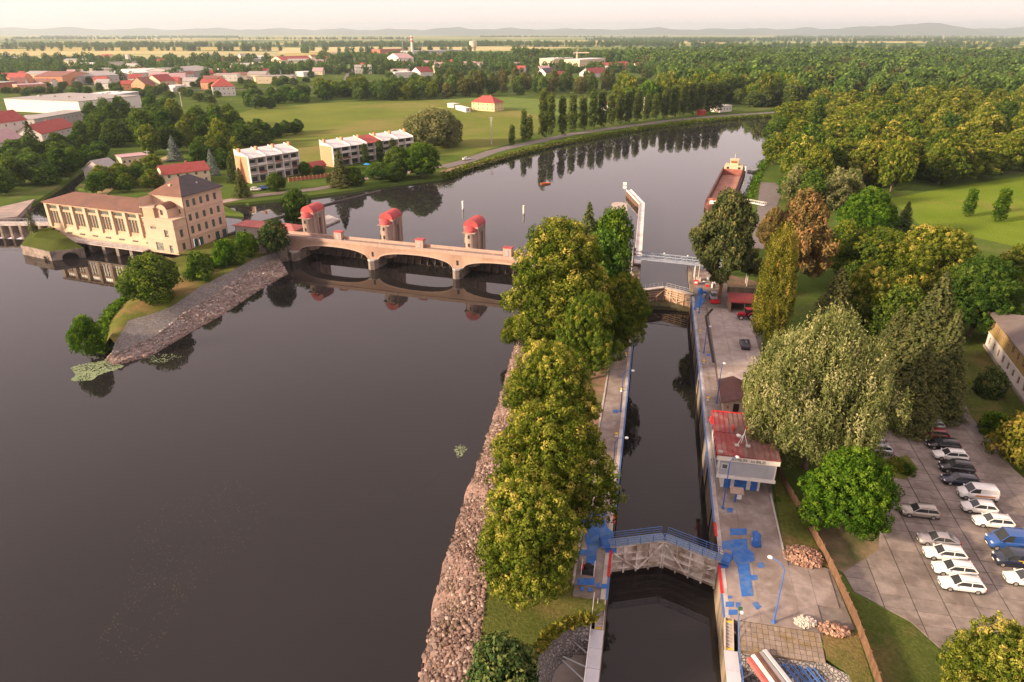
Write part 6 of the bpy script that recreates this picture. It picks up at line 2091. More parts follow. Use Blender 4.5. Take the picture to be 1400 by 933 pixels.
for k in range(NSP):
    x0, x1 = k * SPAN + 1.4, (k + 1) * SPAN - 1.4
    n = 24
    m_ = MB()
    fr, br, ft, bt = [], [], [], []
    for i in range(n + 1):
        x = x0 + (x1 - x0) * i / n
        q = 2 * (x - x0) / (x1 - x0) - 1
        z = ZS + (ZCR - ZS) * math.sqrt(max(0, 1 - abs(q) ** 2.3))
        fr.append((x, 0.6, z)); br.append((x, 4.6, z)); ft.append((x, 0.6, ZT)); bt.append((x, 4.6, ZT))
    loft(m_, [fr, ft]); loft(m_, [ft, bt]); loft(m_, [bt, br]); loft(m_, [br, fr])
    m_.build('arch_span', BRG, t)
    # arch ring
    m_ = MB()
    loft(m_, [[(a[0], 0.5, a[2]) for a in fr], [(a[0], 0.5, min(a[2] + 0.45, ZT)) for a in fr]])
    m_.build('arch_ring', M('arch_ring', (0.44, 0.31, 0.25), 0.12, 0.6, 0.9), t)
    # flap gate between the piers
    g_ = MB().box(x0 + 0.1, 8.0, -1.5, x1 - 0.1, 8.5, 3.25).build('weir_gate', M('weir_gate', (0.06, 0.05, 0.045), 0.3, 0.8, 0.8, col2=(0.12, 0.07, 0.05), s2=0.4), t)
    for i in range(10):
        x = x0 + 1.2 + (x1 - x0 - 2.4) * i / 9
        MB().add([(x - 0.12, 7.99, 3.0), (x + 0.12, 7.99, 3.0), (x + 0.12, 6.4, 0.6), (x - 0.12, 6.4, 0.6), (x - 0.12, 7.99, 0.2), (x + 0.12, 7.99, 0.2)], [(0, 1, 2, 3), (3, 2, 5, 4), (0, 3, 4), (1, 5, 2)]).build('rib', MATS['weir_gate'], g_)
    # small kiosk with a red cap in the middle of the span
    xm = (x0 + x1) / 2 + 0.5
    b_ = MB().box(xm - 1.2, 3.2, ZT, xm + 1.2, 4.9, ZT + 2.3).build('kiosk', PARA, t)
    MB().box(xm - 1.35, 3.05, ZT + 2.3, xm + 1.35, 5.05, ZT + 2.5).build('kiosk_cap', RDOME, b_)
    MB().box(xm - 0.4, 3.14, ZT + 0.1, xm + 0.4, 3.19, ZT + 1.8).build('door', STEEL, b_)
XE = NSP * SPAN + 3
for nm, y0, y1 in (('parapet', 0.45, 0.75), ('parapet', 4.65, 4.95)):
    for k in range(16):
        a, b = -4 + (XE + 4) * k / 16, -4 + (XE + 4) * (k + 1) / 16 - 0.06
        MB().box(a, y0, ZT - 0.1, b, y1, ZT + 0.85).build(nm, PARA, t)
MB().box(-4, 0.76, ZT - 0.3, XE, 4.64, ZT + 0.05).build('roadway', M('deck_road', (0.22, 0.17, 0.15), 0.15, 0.6, 0.9), t)
for k in range(7):
    x = 6 + k * 11.5
    MB().tube([(x, 0.85, ZT), (x, 0.85, ZT + 1.15)], 0.06, 5).build('rail_post', WHITE, t)
for k in range(NSP + 1):
    x = k * SPAN
    pr_ = MB()
    pr_.prism([(x - 1.4, 0.9), (x - 0.95, -0.6), (x, -1.1), (x + 0.95, -0.6), (x + 1.4, 0.9), (x + 1.4, 15), (x - 1.4, 15)], -1.5, 2.6)
    po = pr_.build('pier', M('pier_core', (0.12, 0.10, 0.09), 0.3, 0.8, 0.9), t)
    for r_ in range(3):                               # ashlar courses round the pier nose
        z = 0.05 + r_ * 0.86
        for (a, b) in (((x - 1.46, 0.9), (x - 1.0, -0.66)), ((x - 1.0, -0.66), (x, -1.16)), ((x, -1.16), (x + 1.0, -0.66)), ((x + 1.0, -0.66), (x + 1.46, 0.9)), ((x + 1.46, 0.92), (x + 1.46, 3.4)), ((x + 1.46, 3.44), (x + 1.46, 6.0))):
            d_ = Vector((b[0] - a[0], b[1] - a[1]))
            MB().box(0.02, 0, 0, d_.length - 0.02, 0.25, 0.82).build('block', GRAN, po, (a[0], a[1], z), math.atan2(d_.y, d_.x))
    MB().prism([(x - 1.6, 0.59), (x - 1.05, -0.75), (x, -1.25), (x + 1.05, -0.75), (x + 1.6, 0.59)], 2.62, 3.0).build('cap_stone', CONC_L, po)
    MB().box(x - 1.4, 0.62, 2.6, x + 1.4, 4.58, ZT).build('pier_wall', BRG, t)
    if k in (1, 2):
        MB().box(x - 0.3, 0.55, 3.6, x + 0.3, 0.615, 5.0).build('slot_window', BLACK, t)
    if k >= 3:
        continue
    # ---- gate tower
    x += 1.9
    tx0, tx1, ty0, ty1, tz = x - 2.0, x + 2.0, 6.6, 12.6, 13.2
    w_ = MB()
    wallq(w_, (tx0, ty0), (1, 0), 4, 2.0, tz)
    wallq(w_, (tx1, ty0), (0, 1), 6, 2.0, tz, [(2.2, 3.8, 5.0, 11.2)], 1.2)
    wallq(w_, (tx1, ty1), (-1, 0), 4, 2.0, tz)
    wallq(w_, (tx0, ty1), (0, -1), 6, 2.0, tz, [(2.2, 3.8, 5.0, 11.2)], 1.2)
    to = w_.build('gate_tower', TWR, t)
    MB().box(tx0 + 1.25, ty0 + 2.1, 4.9, tx1 - 1.25, ty0 + 3.9, 11.3).build('shaft', BLACK, to)
    for y in (ty0, ty0 + 1.9, ty0 + 3.9, ty1 - 0.5):  # pilasters on the two sides
        MB().box(tx1 + 0.003, y, 2.0, tx1 + 0.16, y + 0.5, tz - 0.4).box(tx0 - 0.16, y, 2.0, tx0 - 0.003, y + 0.5, tz - 0.4).build('pilaster', TWR, to)
    MB().box(tx0 - 0.25, ty0 - 0.2, tz - 0.35, tx1 + 0.25, ty1 + 0.2, tz + 0.05).build('cornice', TWR, to)
    MB().box(tx1 + 0.02, ty0 + 1.4, 11.5, tx1 + 0.12, ty0 + 4.6, 12.6).build('relief_panel', GRAN, to)
    m_ = MB()
    n = 12
    arc_ = [(x + 2.2 * math.cos(math.pi - math.pi * i / n), tz + 0.05 + 1.9 * math.sin(math.pi * i / n)) for i in range(n + 1)]
    loft(m_, [[(a, ty0 - 0.15, z) for a, z in arc_], [(a, ty1 + 0.15, z) for a, z in arc_]])
    for y, rev in ((ty0 - 0.15, False), (ty1 + 0.15, True)):
        vs = [(a, y, z) for a, z in arc_]
        m_.add(vs, [tuple(range(n, -1, -1)) if rev is False else tuple(range(n + 1))])
    ro = m_.build('roof', RDOME, to)
    for i in range(7):
        y = ty0 + (ty1 - ty0) * i / 6
        m_ = MB().tube([(a, y, z + 0.03) for a, z in arc_], 0.05, 4)
        m_.build('seam', RDOME, ro)
    # rounded stair turret on the bridge side
    n = 10
    tr = [(x + 1.75 * math.cos(math.pi + math.pi * i / n), ty0 + 1.9 * math.sin(math.pi + math.pi * i / n)) for i in range(n + 1)]
    z1_ = tz - 1.2
    st = MB().prism(tr, 2.0, z1_).build('stair_turret', TWR, to)
    m_ = MB()
    for j in range(5):
        e0, e1 = math.pi / 2 * j / 5, math.pi / 2 * (j + 1) / 5
        r0_ = [(x + (a - x) * 1.1 * math.cos(e0), ty0 + (b - ty0) * 1.1 * math.cos(e0), z1_ + 1.5 * math.sin(e0)) for a, b in tr]
        r1_ = [(x + (a - x) * 1.1 * math.cos(e1), ty0 + (b - ty0) * 1.1 * math.cos(e1), z1_ + 1.5 * math.sin(e1)) for a, b in tr]
        loft(m_, [r0_, r1_])
    m_.build('half_dome', RDOME, to, smooth=True)
    MB().box(x - 1.9, ty0 - 2.05, z1_ - 0.25, x + 1.9, ty0 - 0.2, z1_ + 0.0).build('turret_cornice', TWR, to)
    for z in (7.9, 10.3):
        MB().box(x - 0.25, ty0 - 1.96, z, x + 0.25, ty0 - 1.86, z + 1.0).build('slit_window', GLASS, st)
        MB().box(x - 1.55, ty0 - 1.15, z, x - 1.45, ty0 - 0.7, z + 1.0).build('slit_window', GLASS, st)
    MB().box(x - 1.5, ty0 - 1.4, ZT, x - 1.0, ty0 - 0.6, ZT + 2.0).build('entrance', BLACK, st)
# abutment on the powerhouse island
m_ = MB()
m_.prism([(-7, -6.5), (-1.45, -1.2), (-1.45, 12), (-7, 12)], -1.5, 6.3)
m_.build('abutment', GRAN, t)
for k in range(5):
    MB().box(-1.44, -0.6 + k * 1.3, 0.1, -1.3, 0.6 + k * 1.3, 4.6).build('block', GRAN, t)
# low weir house with a red roof behind the trees
t = thing('weir_house', 'low grey house with a pinkish red roof beside the first weir tower', 'house', (*W0, 0), WA)
w_ = MB()
wallq(w_, (-26, 7), (1, 0), 22, 3, 7.0, [(3, 4.2, 4.6, 6), (8, 9.2, 4.6, 6), (14, 15.2, 4.6, 6)])
wallq(w_, (-4, 7), (0, 1), 6, 3, 7.0)
wallq(w_, (-4, 13), (-1, 0), 22, 3, 7.0)
wallq(w_, (-26, 13), (0, -1), 6, 3, 7.0)
w_.build('wall', M('grey_render', (0.36, 0.31, 0.29), 0.15, 0.6, 0.9), t)
for a in (3, 8, 14):
    window(t, (-26, 7), (1, 0), a, a + 1.2, 4.6, 6, WHITE, GLASS)
hip_roof(-26.5, 6.5, -3.5, 13.5, 7.1, 8.3, -23, 10, -7, 10).build('roof', M('pink_roof', (0.42, 0.13, 0.12), 0.15, 0.6, 0.7), t)
# dark floating boom across the upper pool
m_ = MB()
bl_ = [(*gp(a, b, 3.0), 3.1) for a, b in ((312, 322), (352, 306), (400, 293), (460, 277), (520, 262))]
t = thing('floating_boom', 'dark floating boom curving across the water behind the weir towers', 'boom', (0, 0, 0))
for i, (a, b) in enumerate(zip(resample(bl_, 25), resample(bl_, 25)[1:])):
    MB().tube([tuple(a + (b - a) * 0.04), tuple(b - (b - a) * 0.04)], 0.5, 8).build('float', M('boom_dark', (0.07, 0.06, 0.055), 0.2, 1, 0.8), t)
# slipway apron behind the first tower
p_ = gp(452, 302, 3.0)
m_ = MB().prism([gp(446, 310, 3), gp(465, 302, 3), gp(449, 296, 3), gp(440, 300, 3)], 1, 3.6)
tag(m_.build('mooring_apron', CONC_L), 'pale sloping concrete apron in the water behind the first weir tower', 'apron')

# ================================================================== powerhouse
YP = M('powerhouse_plaster', (0.50, 0.355, 0.24), 0.1, 0.4, 0.85, col2=(0.43, 0.30, 0.20), s2=0.12)
YP2 = M('powerhouse_trim', (0.54, 0.40, 0.29), 0.08, 0.5, 0.85)
BR = M('powerhouse_brown_roof', (0.17, 0.085, 0.06), 0.15, 0.5, 0.75, col2=(0.13, 0.07, 0.055), s2=0.15)
SLATE = M('slate_roof', (0.055, 0.045, 0.05), 0.2, 0.6, 0.6)
GDOOR = M('green_door', (0.03, 0.09, 0.07), 0.2, 1, 0.6)
t = thing('powerhouse', 'long yellow hydropower house with pilastered hall and four-storey block', 'building', (*PH_O, 0), PH_A)
# hall
HX0, HX1, HY, HZ0, HZ1 = -56.5, -11.5, 3.6, 2.3, 12.9
BAY = (HX1 - HX0) / 8
ops = []
for k in range(8):
    xb = k * BAY
    ops.append((xb + 1.1, xb + BAY - 1.1, 10.9, 12.0))
    for j in range(3):
        ops.append((xb + 1.1 + j * 1.18, xb + 1.1 + j * 1.18 + 0.98, 6.1, 10.2))
w_ = MB()
wallq(w_, (HX0, HY), (1, 0), HX1 - HX0, HZ0, HZ1, ops)
wallq(w_, (HX1, HY + 13), (-1, 0), HX1 - HX0, HZ0, HZ1)
wallq(w_, (HX0, HY + 13), (0, -1), 13, HZ0, HZ1)
w_.build('hall_wall', YP, t)
WFR = M('window_frame_grey', (0.32, 0.27, 0.22), 0.15, 1, 0.7)
for o_ in ops:
    window(t, (HX0, HY), (1, 0), *o_, WFR, GLASS_G, 2 if o_[1] - o_[0] < 1.5 else 4, 5 if o_[3] - o_[2] > 2 else 1, bar=0.06)
for k in range(9):
    xb = HX0 + k * BAY
    MB().box(xb - 0.55, HY - 0.5, 4.9, xb + 0.55, HY - 0.003, HZ1 - 0.1).build('pilaster', YP2, t)
MB().box(HX0 - 0.3, HY - 0.75, HZ1 - 0.35, HX1, HY + 13.4, HZ1 + 0.0).build('cornice', YP2, t)
hip_roof(HX0 - 0.9, HY - 1.1, HX1 + 0.3, HY + 14, HZ1 + 0.25, HZ1 + 2.5, HX0 + 6, HY + 6.5, HX1 + 0.3, HY + 6.5, 0.22).build('hall_roof', BR, t)
m_ = MB()
m_.add([(HX0 - 0.2, HY - 1.6, 2.2), (HX1, HY - 1.6, 2.2), (HX1, HY - 0.004, 5.2), (HX0 - 0.2, HY - 0.004, 5.2), (HX0 - 0.2, HY - 0.004, 2.2), (HX1, HY - 0.004, 2.2)], [(0, 1, 2, 3), (1, 5, 2), (0, 3, 4)])
m_.box(HX0 - 0.2, HY - 1.8, -1, HX1, HY - 0.01, 2.2)
m_.build('plinth', YP, t)
for k in range(8):
    x = HX0 + (k + 0.5) * BAY
    MB().box(x - 1.0, HY - 1.0, 3.5, x + 1.0, HY - 0.72, 3.95).build('vent_slot', GLASS_G, t)
    # turbine outlet below the walkway
    pr_ = MB().box(x - BAY / 2 - 0.6, -2.0, -1.5, x - BAY / 2 + 0.6, HY - 1.82, 2.6).build('outlet_pier', GRAN, t)
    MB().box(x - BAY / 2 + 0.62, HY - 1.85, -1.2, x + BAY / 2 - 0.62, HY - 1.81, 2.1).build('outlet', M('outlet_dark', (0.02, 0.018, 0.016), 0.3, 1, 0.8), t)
wk = MB().box(HX0 - 2, -2.4, 2.6, HX1, HY - 1.83, 2.85).build('walkway', CONC_L, t)
for z in (3.3, 3.85):
    MB().tube([(HX0 - 2, -2.3, z), (HX1, -2.3, z)], 0.05, 5).build('rail', STEEL, wk)
for k in range(24):
    x = HX0 - 2 + (HX1 - HX0 + 2) * k / 23
    MB().tube([(x, -2.3, 2.85), (x, -2.3, 3.85)], 0.045, 5).build('post', STEEL, wk)
# four-storey block with a lower front part, one wall plane on the right
RZ = [(3.0, 5.4), (7.1, 9.4), (11.0, 13.0), (15.2, 17.3)]
ops_r = []
for (a, b), vs_ in zip(RZ, ((6.4, 8.6, 15.6, 18.6), (6.3, 9.0, 12.0, 15.0, 18.0), (6.3, 9.0, 12.0, 15.0, 18.0), (6.3, 8.8, 11.6, 14.4, 17.4))):
    for v in vs_:
        ops_r.append((v, v + (1.5 if a < 4 else 1.2), a, b))
ops_r.append((12.4, 13.2, 3.9, 5.1))
w_ = MB()
wallq(w_, (0, 0), (0, 1), 5, 2.2, 12.5, [(1.9, 3.1, 7.1, 9.4), (1.9, 3.1, 3.2, 5.3)])
wallq(w_, (0, 5), (0, 1), 16, 2.2, 18.5, [(a - 5, b - 5, c, d_) for a, b, c, d_ in ops_r])
wallq(w_, (-11.5, 0), (1, 0), 11.5, 2.2, 12.5, [(3.2, 6.0, 2.9, 5.4), (7.4, 8.9, 7.3, 9.6), (8.3, 9.6, 2.5, 4.9), (2.4, 4.6, 9.4, 10.6)])
wallq(w_, (-11.5, 5), (1, 0), 11.5, 12.4, 18.5, [(9.3, 10.1, 13.4, 14.8)])
wallq(w_, (0, 21), (-1, 0), 11.5, 2.2, 18.5)
wallq(w_, (-11.5, 21), (0, -1), 21, 2.2, 18.5)
w_.sheet([(-11.5, 0), (0, 0), (0, 5), (-11.5, 5)], 12.5)
w_.build('block_wall', M('powerhouse_pink', (0.56, 0.39, 0.29), 0.1, 0.4, 0.85, col2=(0.49, 0.34, 0.25), s2=0.12), t)
for o_ in ops_r:
    if o_[2] < 3.5:
        MB().box(o_[0] + 0.05, -0.2, o_[2], o_[1] - 0.05, -0.14, o_[3] - 0.05).build('door', GDOOR, t, (0, 0, 0), math.pi / 2)
    else:
        window(t, (0, 0), (0, 1), *o_, M('green_frame', (0.13, 0.14, 0.12), 0.2, 1, 0.7), GLASS_G, 2, 2)
for o_ in [(1.9, 3.1, 7.1, 9.4), (1.9, 3.1, 3.2, 5.3)]:
    window(t, (0, 0), (0, 1), *o_, MATS['green_frame'], GLASS_G, 2, 2)
for o_ in [(3.2, 6.0, 2.9, 5.4), (7.4, 8.9, 7.3, 9.6), (8.3, 9.6, 2.5, 4.9), (2.4, 4.6, 9.4, 10.6)]:
    window(t, (-11.5, 0), (1, 0), *o_, WFR, GLASS_G, 2, 3)
window(t, (-11.5, 5), (1, 0), 9.3, 10.1, 13.4, 14.8, WFR, GLASS, 1, 2)
for z in (6.2, 10.3, 14.2, 17.9):
    m_ = MB().box(0.003, 5.0 if z > 12.5 else 0.0, z, 0.16, 21.1, z + 0.22)
    if z < 12:
        m_.box(-11.5, -0.16, z, 0.0, -0.003, z + 0.22)
    m_.build('string_course', YP2, t)
MB().box(-11.7, -0.25, 12.5, 0.25, 4.95, 12.8).build('front_cornice', YP2, t)
MB().box(-11.9, 4.7, 18.3, 0.4, 21.4, 18.62).build('cornice', YP2, t)
MB().tube([(0.12, 5.1, 2.2), (0.12, 5.1, 18.2)], 0.1, 6).build('drain_pipe', BR, t)
rf = hip_roof(-12.2, 4.4, 0.7, 21.7, 18.8, 23.2, -5.75, 10.9, -5.75, 15.2, 0.2)
ro = rf.build('block_roof', [BR, SLATE], t)
for p_ in ro.data.polygons:
    if p_.normal.x > 0.3:
        p_.material_index = 1
MB().box(-6.9, 7.4, 19.8, -6.1, 8.2, 21.4).build('chimney', YP2, ro)
MB().box(-2.6, 14.0, 20.6, -2.2, 14.3, 21.2).build('roof_vent', WHITE, ro)
# taller left front piece and the barrel-roofed stair bay
w_ = MB()
wallq(w_, (-11.5, 0.3), (1, 0), 4.6, 12.8, 15.6)
wallq(w_, (-6.9, 0.3), (0, 1), 4.7, 12.8, 15.6)
wallq(w_, (-11.5, 5.0), (0, -1), 4.7, 12.8, 15.6)
w_.build('stair_head', YP, t)
MB().box(-11.8, 0.0, 15.6, -6.7, 5.0, 15.85).build('stair_head_cornice', YP2, t)
w_ = MB()
wallq(w_, (-6.88, 1.2), (1, 0), 4.2, 12.8, 15.4, [(1.5, 2.6, 13.6, 15.2)])
wallq(w_, (-2.68, 1.2), (0, 1), 3.8, 12.8, 15.4)
n = 10
arc_ = [(-4.78 + 2.3 * math.cos(math.pi - math.pi * i / n), 15.4 + 1.6 * math.sin(math.pi * i / n)) for i in range(n + 1)]
w_.add([(a, 1.2, z) for a, z in arc_], [tuple(range(n, -1, -1))])
w_.build('stair_bay', MATS['powerhouse_pink'], t)
window(t, (-6.88, 1.2), (1, 0), 1.5, 2.6, 13.6, 15.2, WFR, GLASS, 2, 2)
m_ = MB()
loft(m_, [[(a, 0.9, z + 0.06) for a, z in arc_], [(a, 5.0, z + 0.06) for a, z in arc_]])
loft(m_, [[(a, 0.9, z - 0.12) for a, z in arc_][::-1], [(a, 0.9, z + 0.06) for a, z in arc_][::-1]])
m_.build('barrel_roof', BR, t)

# stone abutment with two arched culverts left of the hall
t = thing('stone_abutment', 'grey stone abutment with two arched culverts under the grassy knoll', 'abutment', (0, 0, 0))
MB().prism(AB, -1.5, 2.98).build('core', M('abutment_core', (0.16, 0.135, 0.12), 0.3, 0.8, 0.9, 0.03, 2), t)
for (a, b) in zip(AB[:3], AB[1:3]):
    d_ = Vector((b[0] - a[0], b[1] - a[1]))
    L_ = d_.length
    rz = math.atan2(d_.y, d_.x)
    f_ = MB()
    nb = max(3, int(L_ / 2.1))
    for r_ in range(3):
        for i in range(nb):
            xa, xb = L_ * (i + (0.25 if r_ % 2 else 0)) / nb, L_ * (i + 1 + (0.25 if r_ % 2 else 0)) / nb
            xb = min(xb, L_)
            if xb - xa < 0.3:
                continue
            MB().box(xa + 0.03, -0.14, -0.1 + r_ * 1.04, xb - 0.03, 0.2, 0.9 + r_ * 1.04).build('block', GRAN, t, (a[0], a[1], 0), rz)
for i, f_ in ((0, 0.82), (1, 0.55)):
    a, b = Vector(AB[i]), Vector(AB[i + 1])
    c = a + (b - a) * f_
    rz = math.atan2(b.y - a.y, b.x - a.x)
    R_ = 1.0 if i == 0 else 2.2
    pts = [(R_ * math.cos(q), 0.4 + R_ * 0.8 * math.sin(q)) for q in np.linspace(0, math.pi, 11)]
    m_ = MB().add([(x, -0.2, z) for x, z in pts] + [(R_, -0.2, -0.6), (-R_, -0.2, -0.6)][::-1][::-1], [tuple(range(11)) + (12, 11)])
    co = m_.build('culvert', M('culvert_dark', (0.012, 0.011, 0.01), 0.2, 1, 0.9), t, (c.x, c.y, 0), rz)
    for q0, q1 in zip(np.linspace(0, math.pi, 10)[:-1], np.linspace(0, math.pi, 10)[1:]):
        vs = []
        for y in (-0.36, -0.1):
            for r2, q in ((R_, q0 + 0.02), (R_ * 1.28, q0 + 0.02), (R_ * 1.28, q1 - 0.02), (R_, q1 - 0.02)):
                vs.append((r2 * math.cos(q), y, 0.4 + r2 * 0.8 * math.sin(q)))
        MB().add(vs, [(0, 1, 2, 3), (0, 4, 5, 1), (1, 5, 6, 2), (2, 6, 7, 3), (3, 7, 4, 0)]).build('voussoir', GRAN, co)
# low dam and footbridge at the far left
a, b = gp(-60, 306, 3.8), ph(-57, 11)
d_ = Vector((b[0] - a[0], b[1] - a[1]))
t = thing('side_weir_bridge', 'low grey bridge over the side weir left of the powerhouse', 'bridge', (a[0], a[1], 0), math.atan2(d_.y, d_.x))
L_ = d_.length
for k in range(12):
    MB().box(L_ * k / 12 + 0.03, -2, 3.6, L_ * (k + 1) / 12 - 0.03, 2, 4.1).build('deck_panel', CONC_L, t)
for k in range(13):
    MB().box(L_ * k / 12 - 0.4, -2.6, -1, L_ * k / 12 + 0.4, 1.9, 3.6).build('pier', GRAN, t)
MB().box(0, 0.6, -1, L_, 1.2, 3.2).build('weir_wall', M('mossy_wall', (0.07, 0.07, 0.05), 0.4, 0.8, 0.9), t)
for y in (-1.9, 1.9):
    m_ = MB().tube([(0, y, 5.0), (L_, y, 5.0)], 0.06, 5)
    for k in range(30):
        m_.tube([(L_ * k / 29, y, 4.1), (L_ * k / 29, y, 5.0)], 0.045, 5)
    m_.build('railing', STEEL, t)
m_ = MB().prism([gp(-30, 292, 4), gp(48, 274, 4), gp(24, 298, 4), gp(-30, 304, 4)], 3.0, 4.5)
tag(m_.build('concrete_apron', M('apron_pink', (0.33, 0.25, 0.22), 0.2, 0.4, 0.9, col2=(0.22, 0.20, 0.18), s2=0.15)), kind='structure')
# ================================================================== car park
PK = [(21, -1), (21.5, -4), (26.5, -7.5), (28.5, -11), (32, -13.5), (44, -18), (57, -18), (55, 4), (50, 30), (48, 41), (34, 41), (31, 30), (28.6, 12), (26.2, 4)]
m_ = MB()
m_.prism(PK, 3.5, 4.03)
PARK = tag(lbuild(m_, 'car_park', M('park_joint', (0.085, 0.075, 0.065), 0.3, 1, 0.95)), kind='structure')


def in_poly(x, y, poly):
    c = False
    for i in range(len(poly)):
        a, b = poly[i], poly[i - 1]
        if (a[1] > y) != (b[1] > y) and x < (b[0] - a[0]) * (y - a[1]) / (b[1] - a[1]) + a[0]:
            c = not c
    return c


def clip_rect(poly, x0, y0, x1, y1):
    for ax, lim, sg in ((0, x0, 1), (0, x1, -1), (1, y0, 1), (1, y1, -1)):
        res = []
        for i in range(len(poly)):
            a, b = poly[i - 1], poly[i]
            ia, ib = (a[ax] - lim) * sg >= 0, (b[ax] - lim) * sg >= 0
            if ia != ib:
                f = (lim - a[ax]) / (b[ax] - a[ax])
                res.append((a[0] + (b[0] - a[0]) * f, a[1] + (b[1] - a[1]) * f))
            if ib:
                res.append(b)
        poly = res
        if not poly:
            break
    return poly


sl_me = MB().box(-1.63, -0.985, 0, 1.63, 0.985, 0.07).mesh('park_slab', SLAB)
cnt = 0
for i in range(11):
    for j in range(30):
        x, y = 22.6 + i * 3.38, -17 + j * 2.04
        ins = [in_poly(x + a, y + b, PK) for a in (-1.63, 1.63) for b in (-0.985, 0.985)]
        if not all(ins):
            poly = clip_rect(PK, x - 1.63, y - 0.985, x + 1.63, y + 0.985)
            if len(poly) > 2:
                MB().prism([(a - x, b - y) for a, b in poly], 0, 0.07).build('slab', SLAB, PARK, (x, y, 4.03))
            continue
        o_ = link_mesh('slab', sl_me, PARK, (x, y, 4.03))
        o_.rotation_euler = (rnd.gauss(0, 0.006), rnd.gauss(0, 0.004), rnd.gauss(0, 0.004))
        cnt += 1
ZP = 4.10
m_ = MB()
m_.sheet([(21.2, -1.2), (26.6, 3.8), (28.6, 11.5), (31, 29), (26, 30), (19, 14), (19.8, 0)], 4.035)
tag(lbuild(m_, 'bare_ground', M('bare_earth', (0.20, 0.15, 0.085), 0.35, 0.5, 0.95, col2=(0.08, 0.09, 0.03), s2=0.18)), kind='structure')
m_ = MB()
m_.sheet([(20.7, -4), (26.4, -7.6), (28.4, -11.2), (32, -13.7), (44, -18.2), (44, -40), (20.9, -40)], 4.03)
tag(lbuild(m_, 'grass_patch', LAWN), kind='structure')
m_ = MB()
m_.sheet([pxl(1205, 633, 4.1), pxl(1240, 622, 4.1), pxl(1256, 642, 4.1), pxl(1236, 656, 4.1), pxl(1210, 650, 4.1)], 4.115)
tag(lbuild(m_, 'weedy_strip', ROUGH), kind='structure')

# ================================================================== cars
PAINTS = {}


def paint(name, c, rough=0.28, metal=0.0):
    if name not in PAINTS:
        m, nt, N, L, out = new_mat('car_paint_' + name)
        b = N.new('ShaderNodeBsdfPrincipled')
        n = noise(nt, pos(nt), 1.5, 3)
        L.new(ramp(nt, n, [(0.3, tuple(q * 0.94 for q in c)), (0.7, tuple(min(1, q * 1.04) for q in c))]), b.inputs['Base Color'])
        b.inputs['Roughness'].default_value = rough
        b.inputs['Metallic'].default_value = metal
        b.inputs['Coat Weight'].default_value = 0.6
        b.inputs['Coat Roughness'].default_value = 0.08
        L.new(b.outputs[0], out.inputs[0])
        PAINTS[name] = m
    return PAINTS[name]


paint('white', (0.72, 0.71, 0.69)); paint('silver', (0.42, 0.43, 0.45), 0.3, 0.4); paint('beige', (0.40, 0.36, 0.31), 0.3, 0.35); paint('grey', (0.30, 0.28, 0.29), 0.3, 0.35)
paint('black', (0.012, 0.012, 0.014)); paint('navy', (0.014, 0.02, 0.04)); paint('red', (0.17, 0.012, 0.02)); paint('blue', (0.022, 0.075, 0.26)); paint('green', (0.33, 0.36, 0.34), 0.3, 0.35)
KINDS_ = {
    #          body stations (x, z bottom, z belt, half width)                                                             glass: base front, roof front, roof rear, base rear, roof z
    'estate': ([(2.33, .34, .60, .62), (2.2, .24, .72, .80), (1.6, .2, .86, .88), (1.05, .2, .95, .9), (-1.2, .2, .99, .9), (-2.0, .22, 1.0, .88), (-2.26, .3, .95, .8), (-2.33, .4, .85, .72)], 1.1, .35, -1.75, -2.22, 1.47, .34),
    'hatch': ([(2.1, .34, .62, .6), (1.95, .24, .74, .78), (1.45, .2, .9, .86), (1.0, .2, .97, .88), (-1.2, .2, 1.02, .88), (-1.8, .22, 1.03, .86), (-2.02, .3, .97, .78), (-2.1, .4, .85, .7)], 1.1, .3, -1.45, -2.0, 1.5, .33),
    'sedan': ([(2.35, .34, .60, .62), (2.2, .24, .72, .80), (1.6, .2, .85, .88), (1.0, .2, .93, .9), (-1.3, .2, .98, .9), (-2.0, .22, .97, .87), (-2.28, .3, .92, .8), (-2.36, .4, .8, .7)], 1.05, .3, -1.0, -1.85, 1.45, .33),
    'suv': ([(2.25, .42, .72, .66), (2.1, .3, .88, .84), (1.5, .26, 1.02, .92), (1.05, .26, 1.1, .94), (-1.2, .26, 1.13, .94), (-2.0, .28, 1.13, .92), (-2.2, .36, 1.08, .85), (-2.27, .5, .95, .76)], 1.1, .45, -1.7, -2.1, 1.68, .38),
    'van': ([(2.35, .36, .72, .68), (2.2, .26, .92, .86), (1.8, .24, 1.08, .93), (1.45, .24, 1.18, .95), (-1.2, .24, 1.22, .96), (-2.2, .24, 1.22, .96), (-2.36, .3, 1.2, .93), (-2.4, .4, 1.1, .9)], 1.5, .75, -2.15, -2.38, 1.92, .34),
    'bigvan': ([(2.9, .4, .85, .74), (2.75, .3, 1.08, .92), (2.3, .28, 1.24, 1.0), (1.95, .28, 1.34, 1.02), (-1.2, .28, 1.36, 1.02), (-2.7, .28, 1.36, 1.02), (-2.9, .32, 1.36, 1.0), (-2.95, .4, 1.3, .98)], 1.95, 1.15, -2.75, -2.92, 2.35, .37),
}
CARM = {}
LAMPG = M('lamp_glass', (0.62, 0.62, 0.6), 0.1, 2, 0.15)
TAIL = M('tail_red', (0.32, 0.015, 0.015), 0.1, 2, 0.3)
TRIM = M('black_trim', (0.018, 0.018, 0.02), 0.1, 2, 0.5)


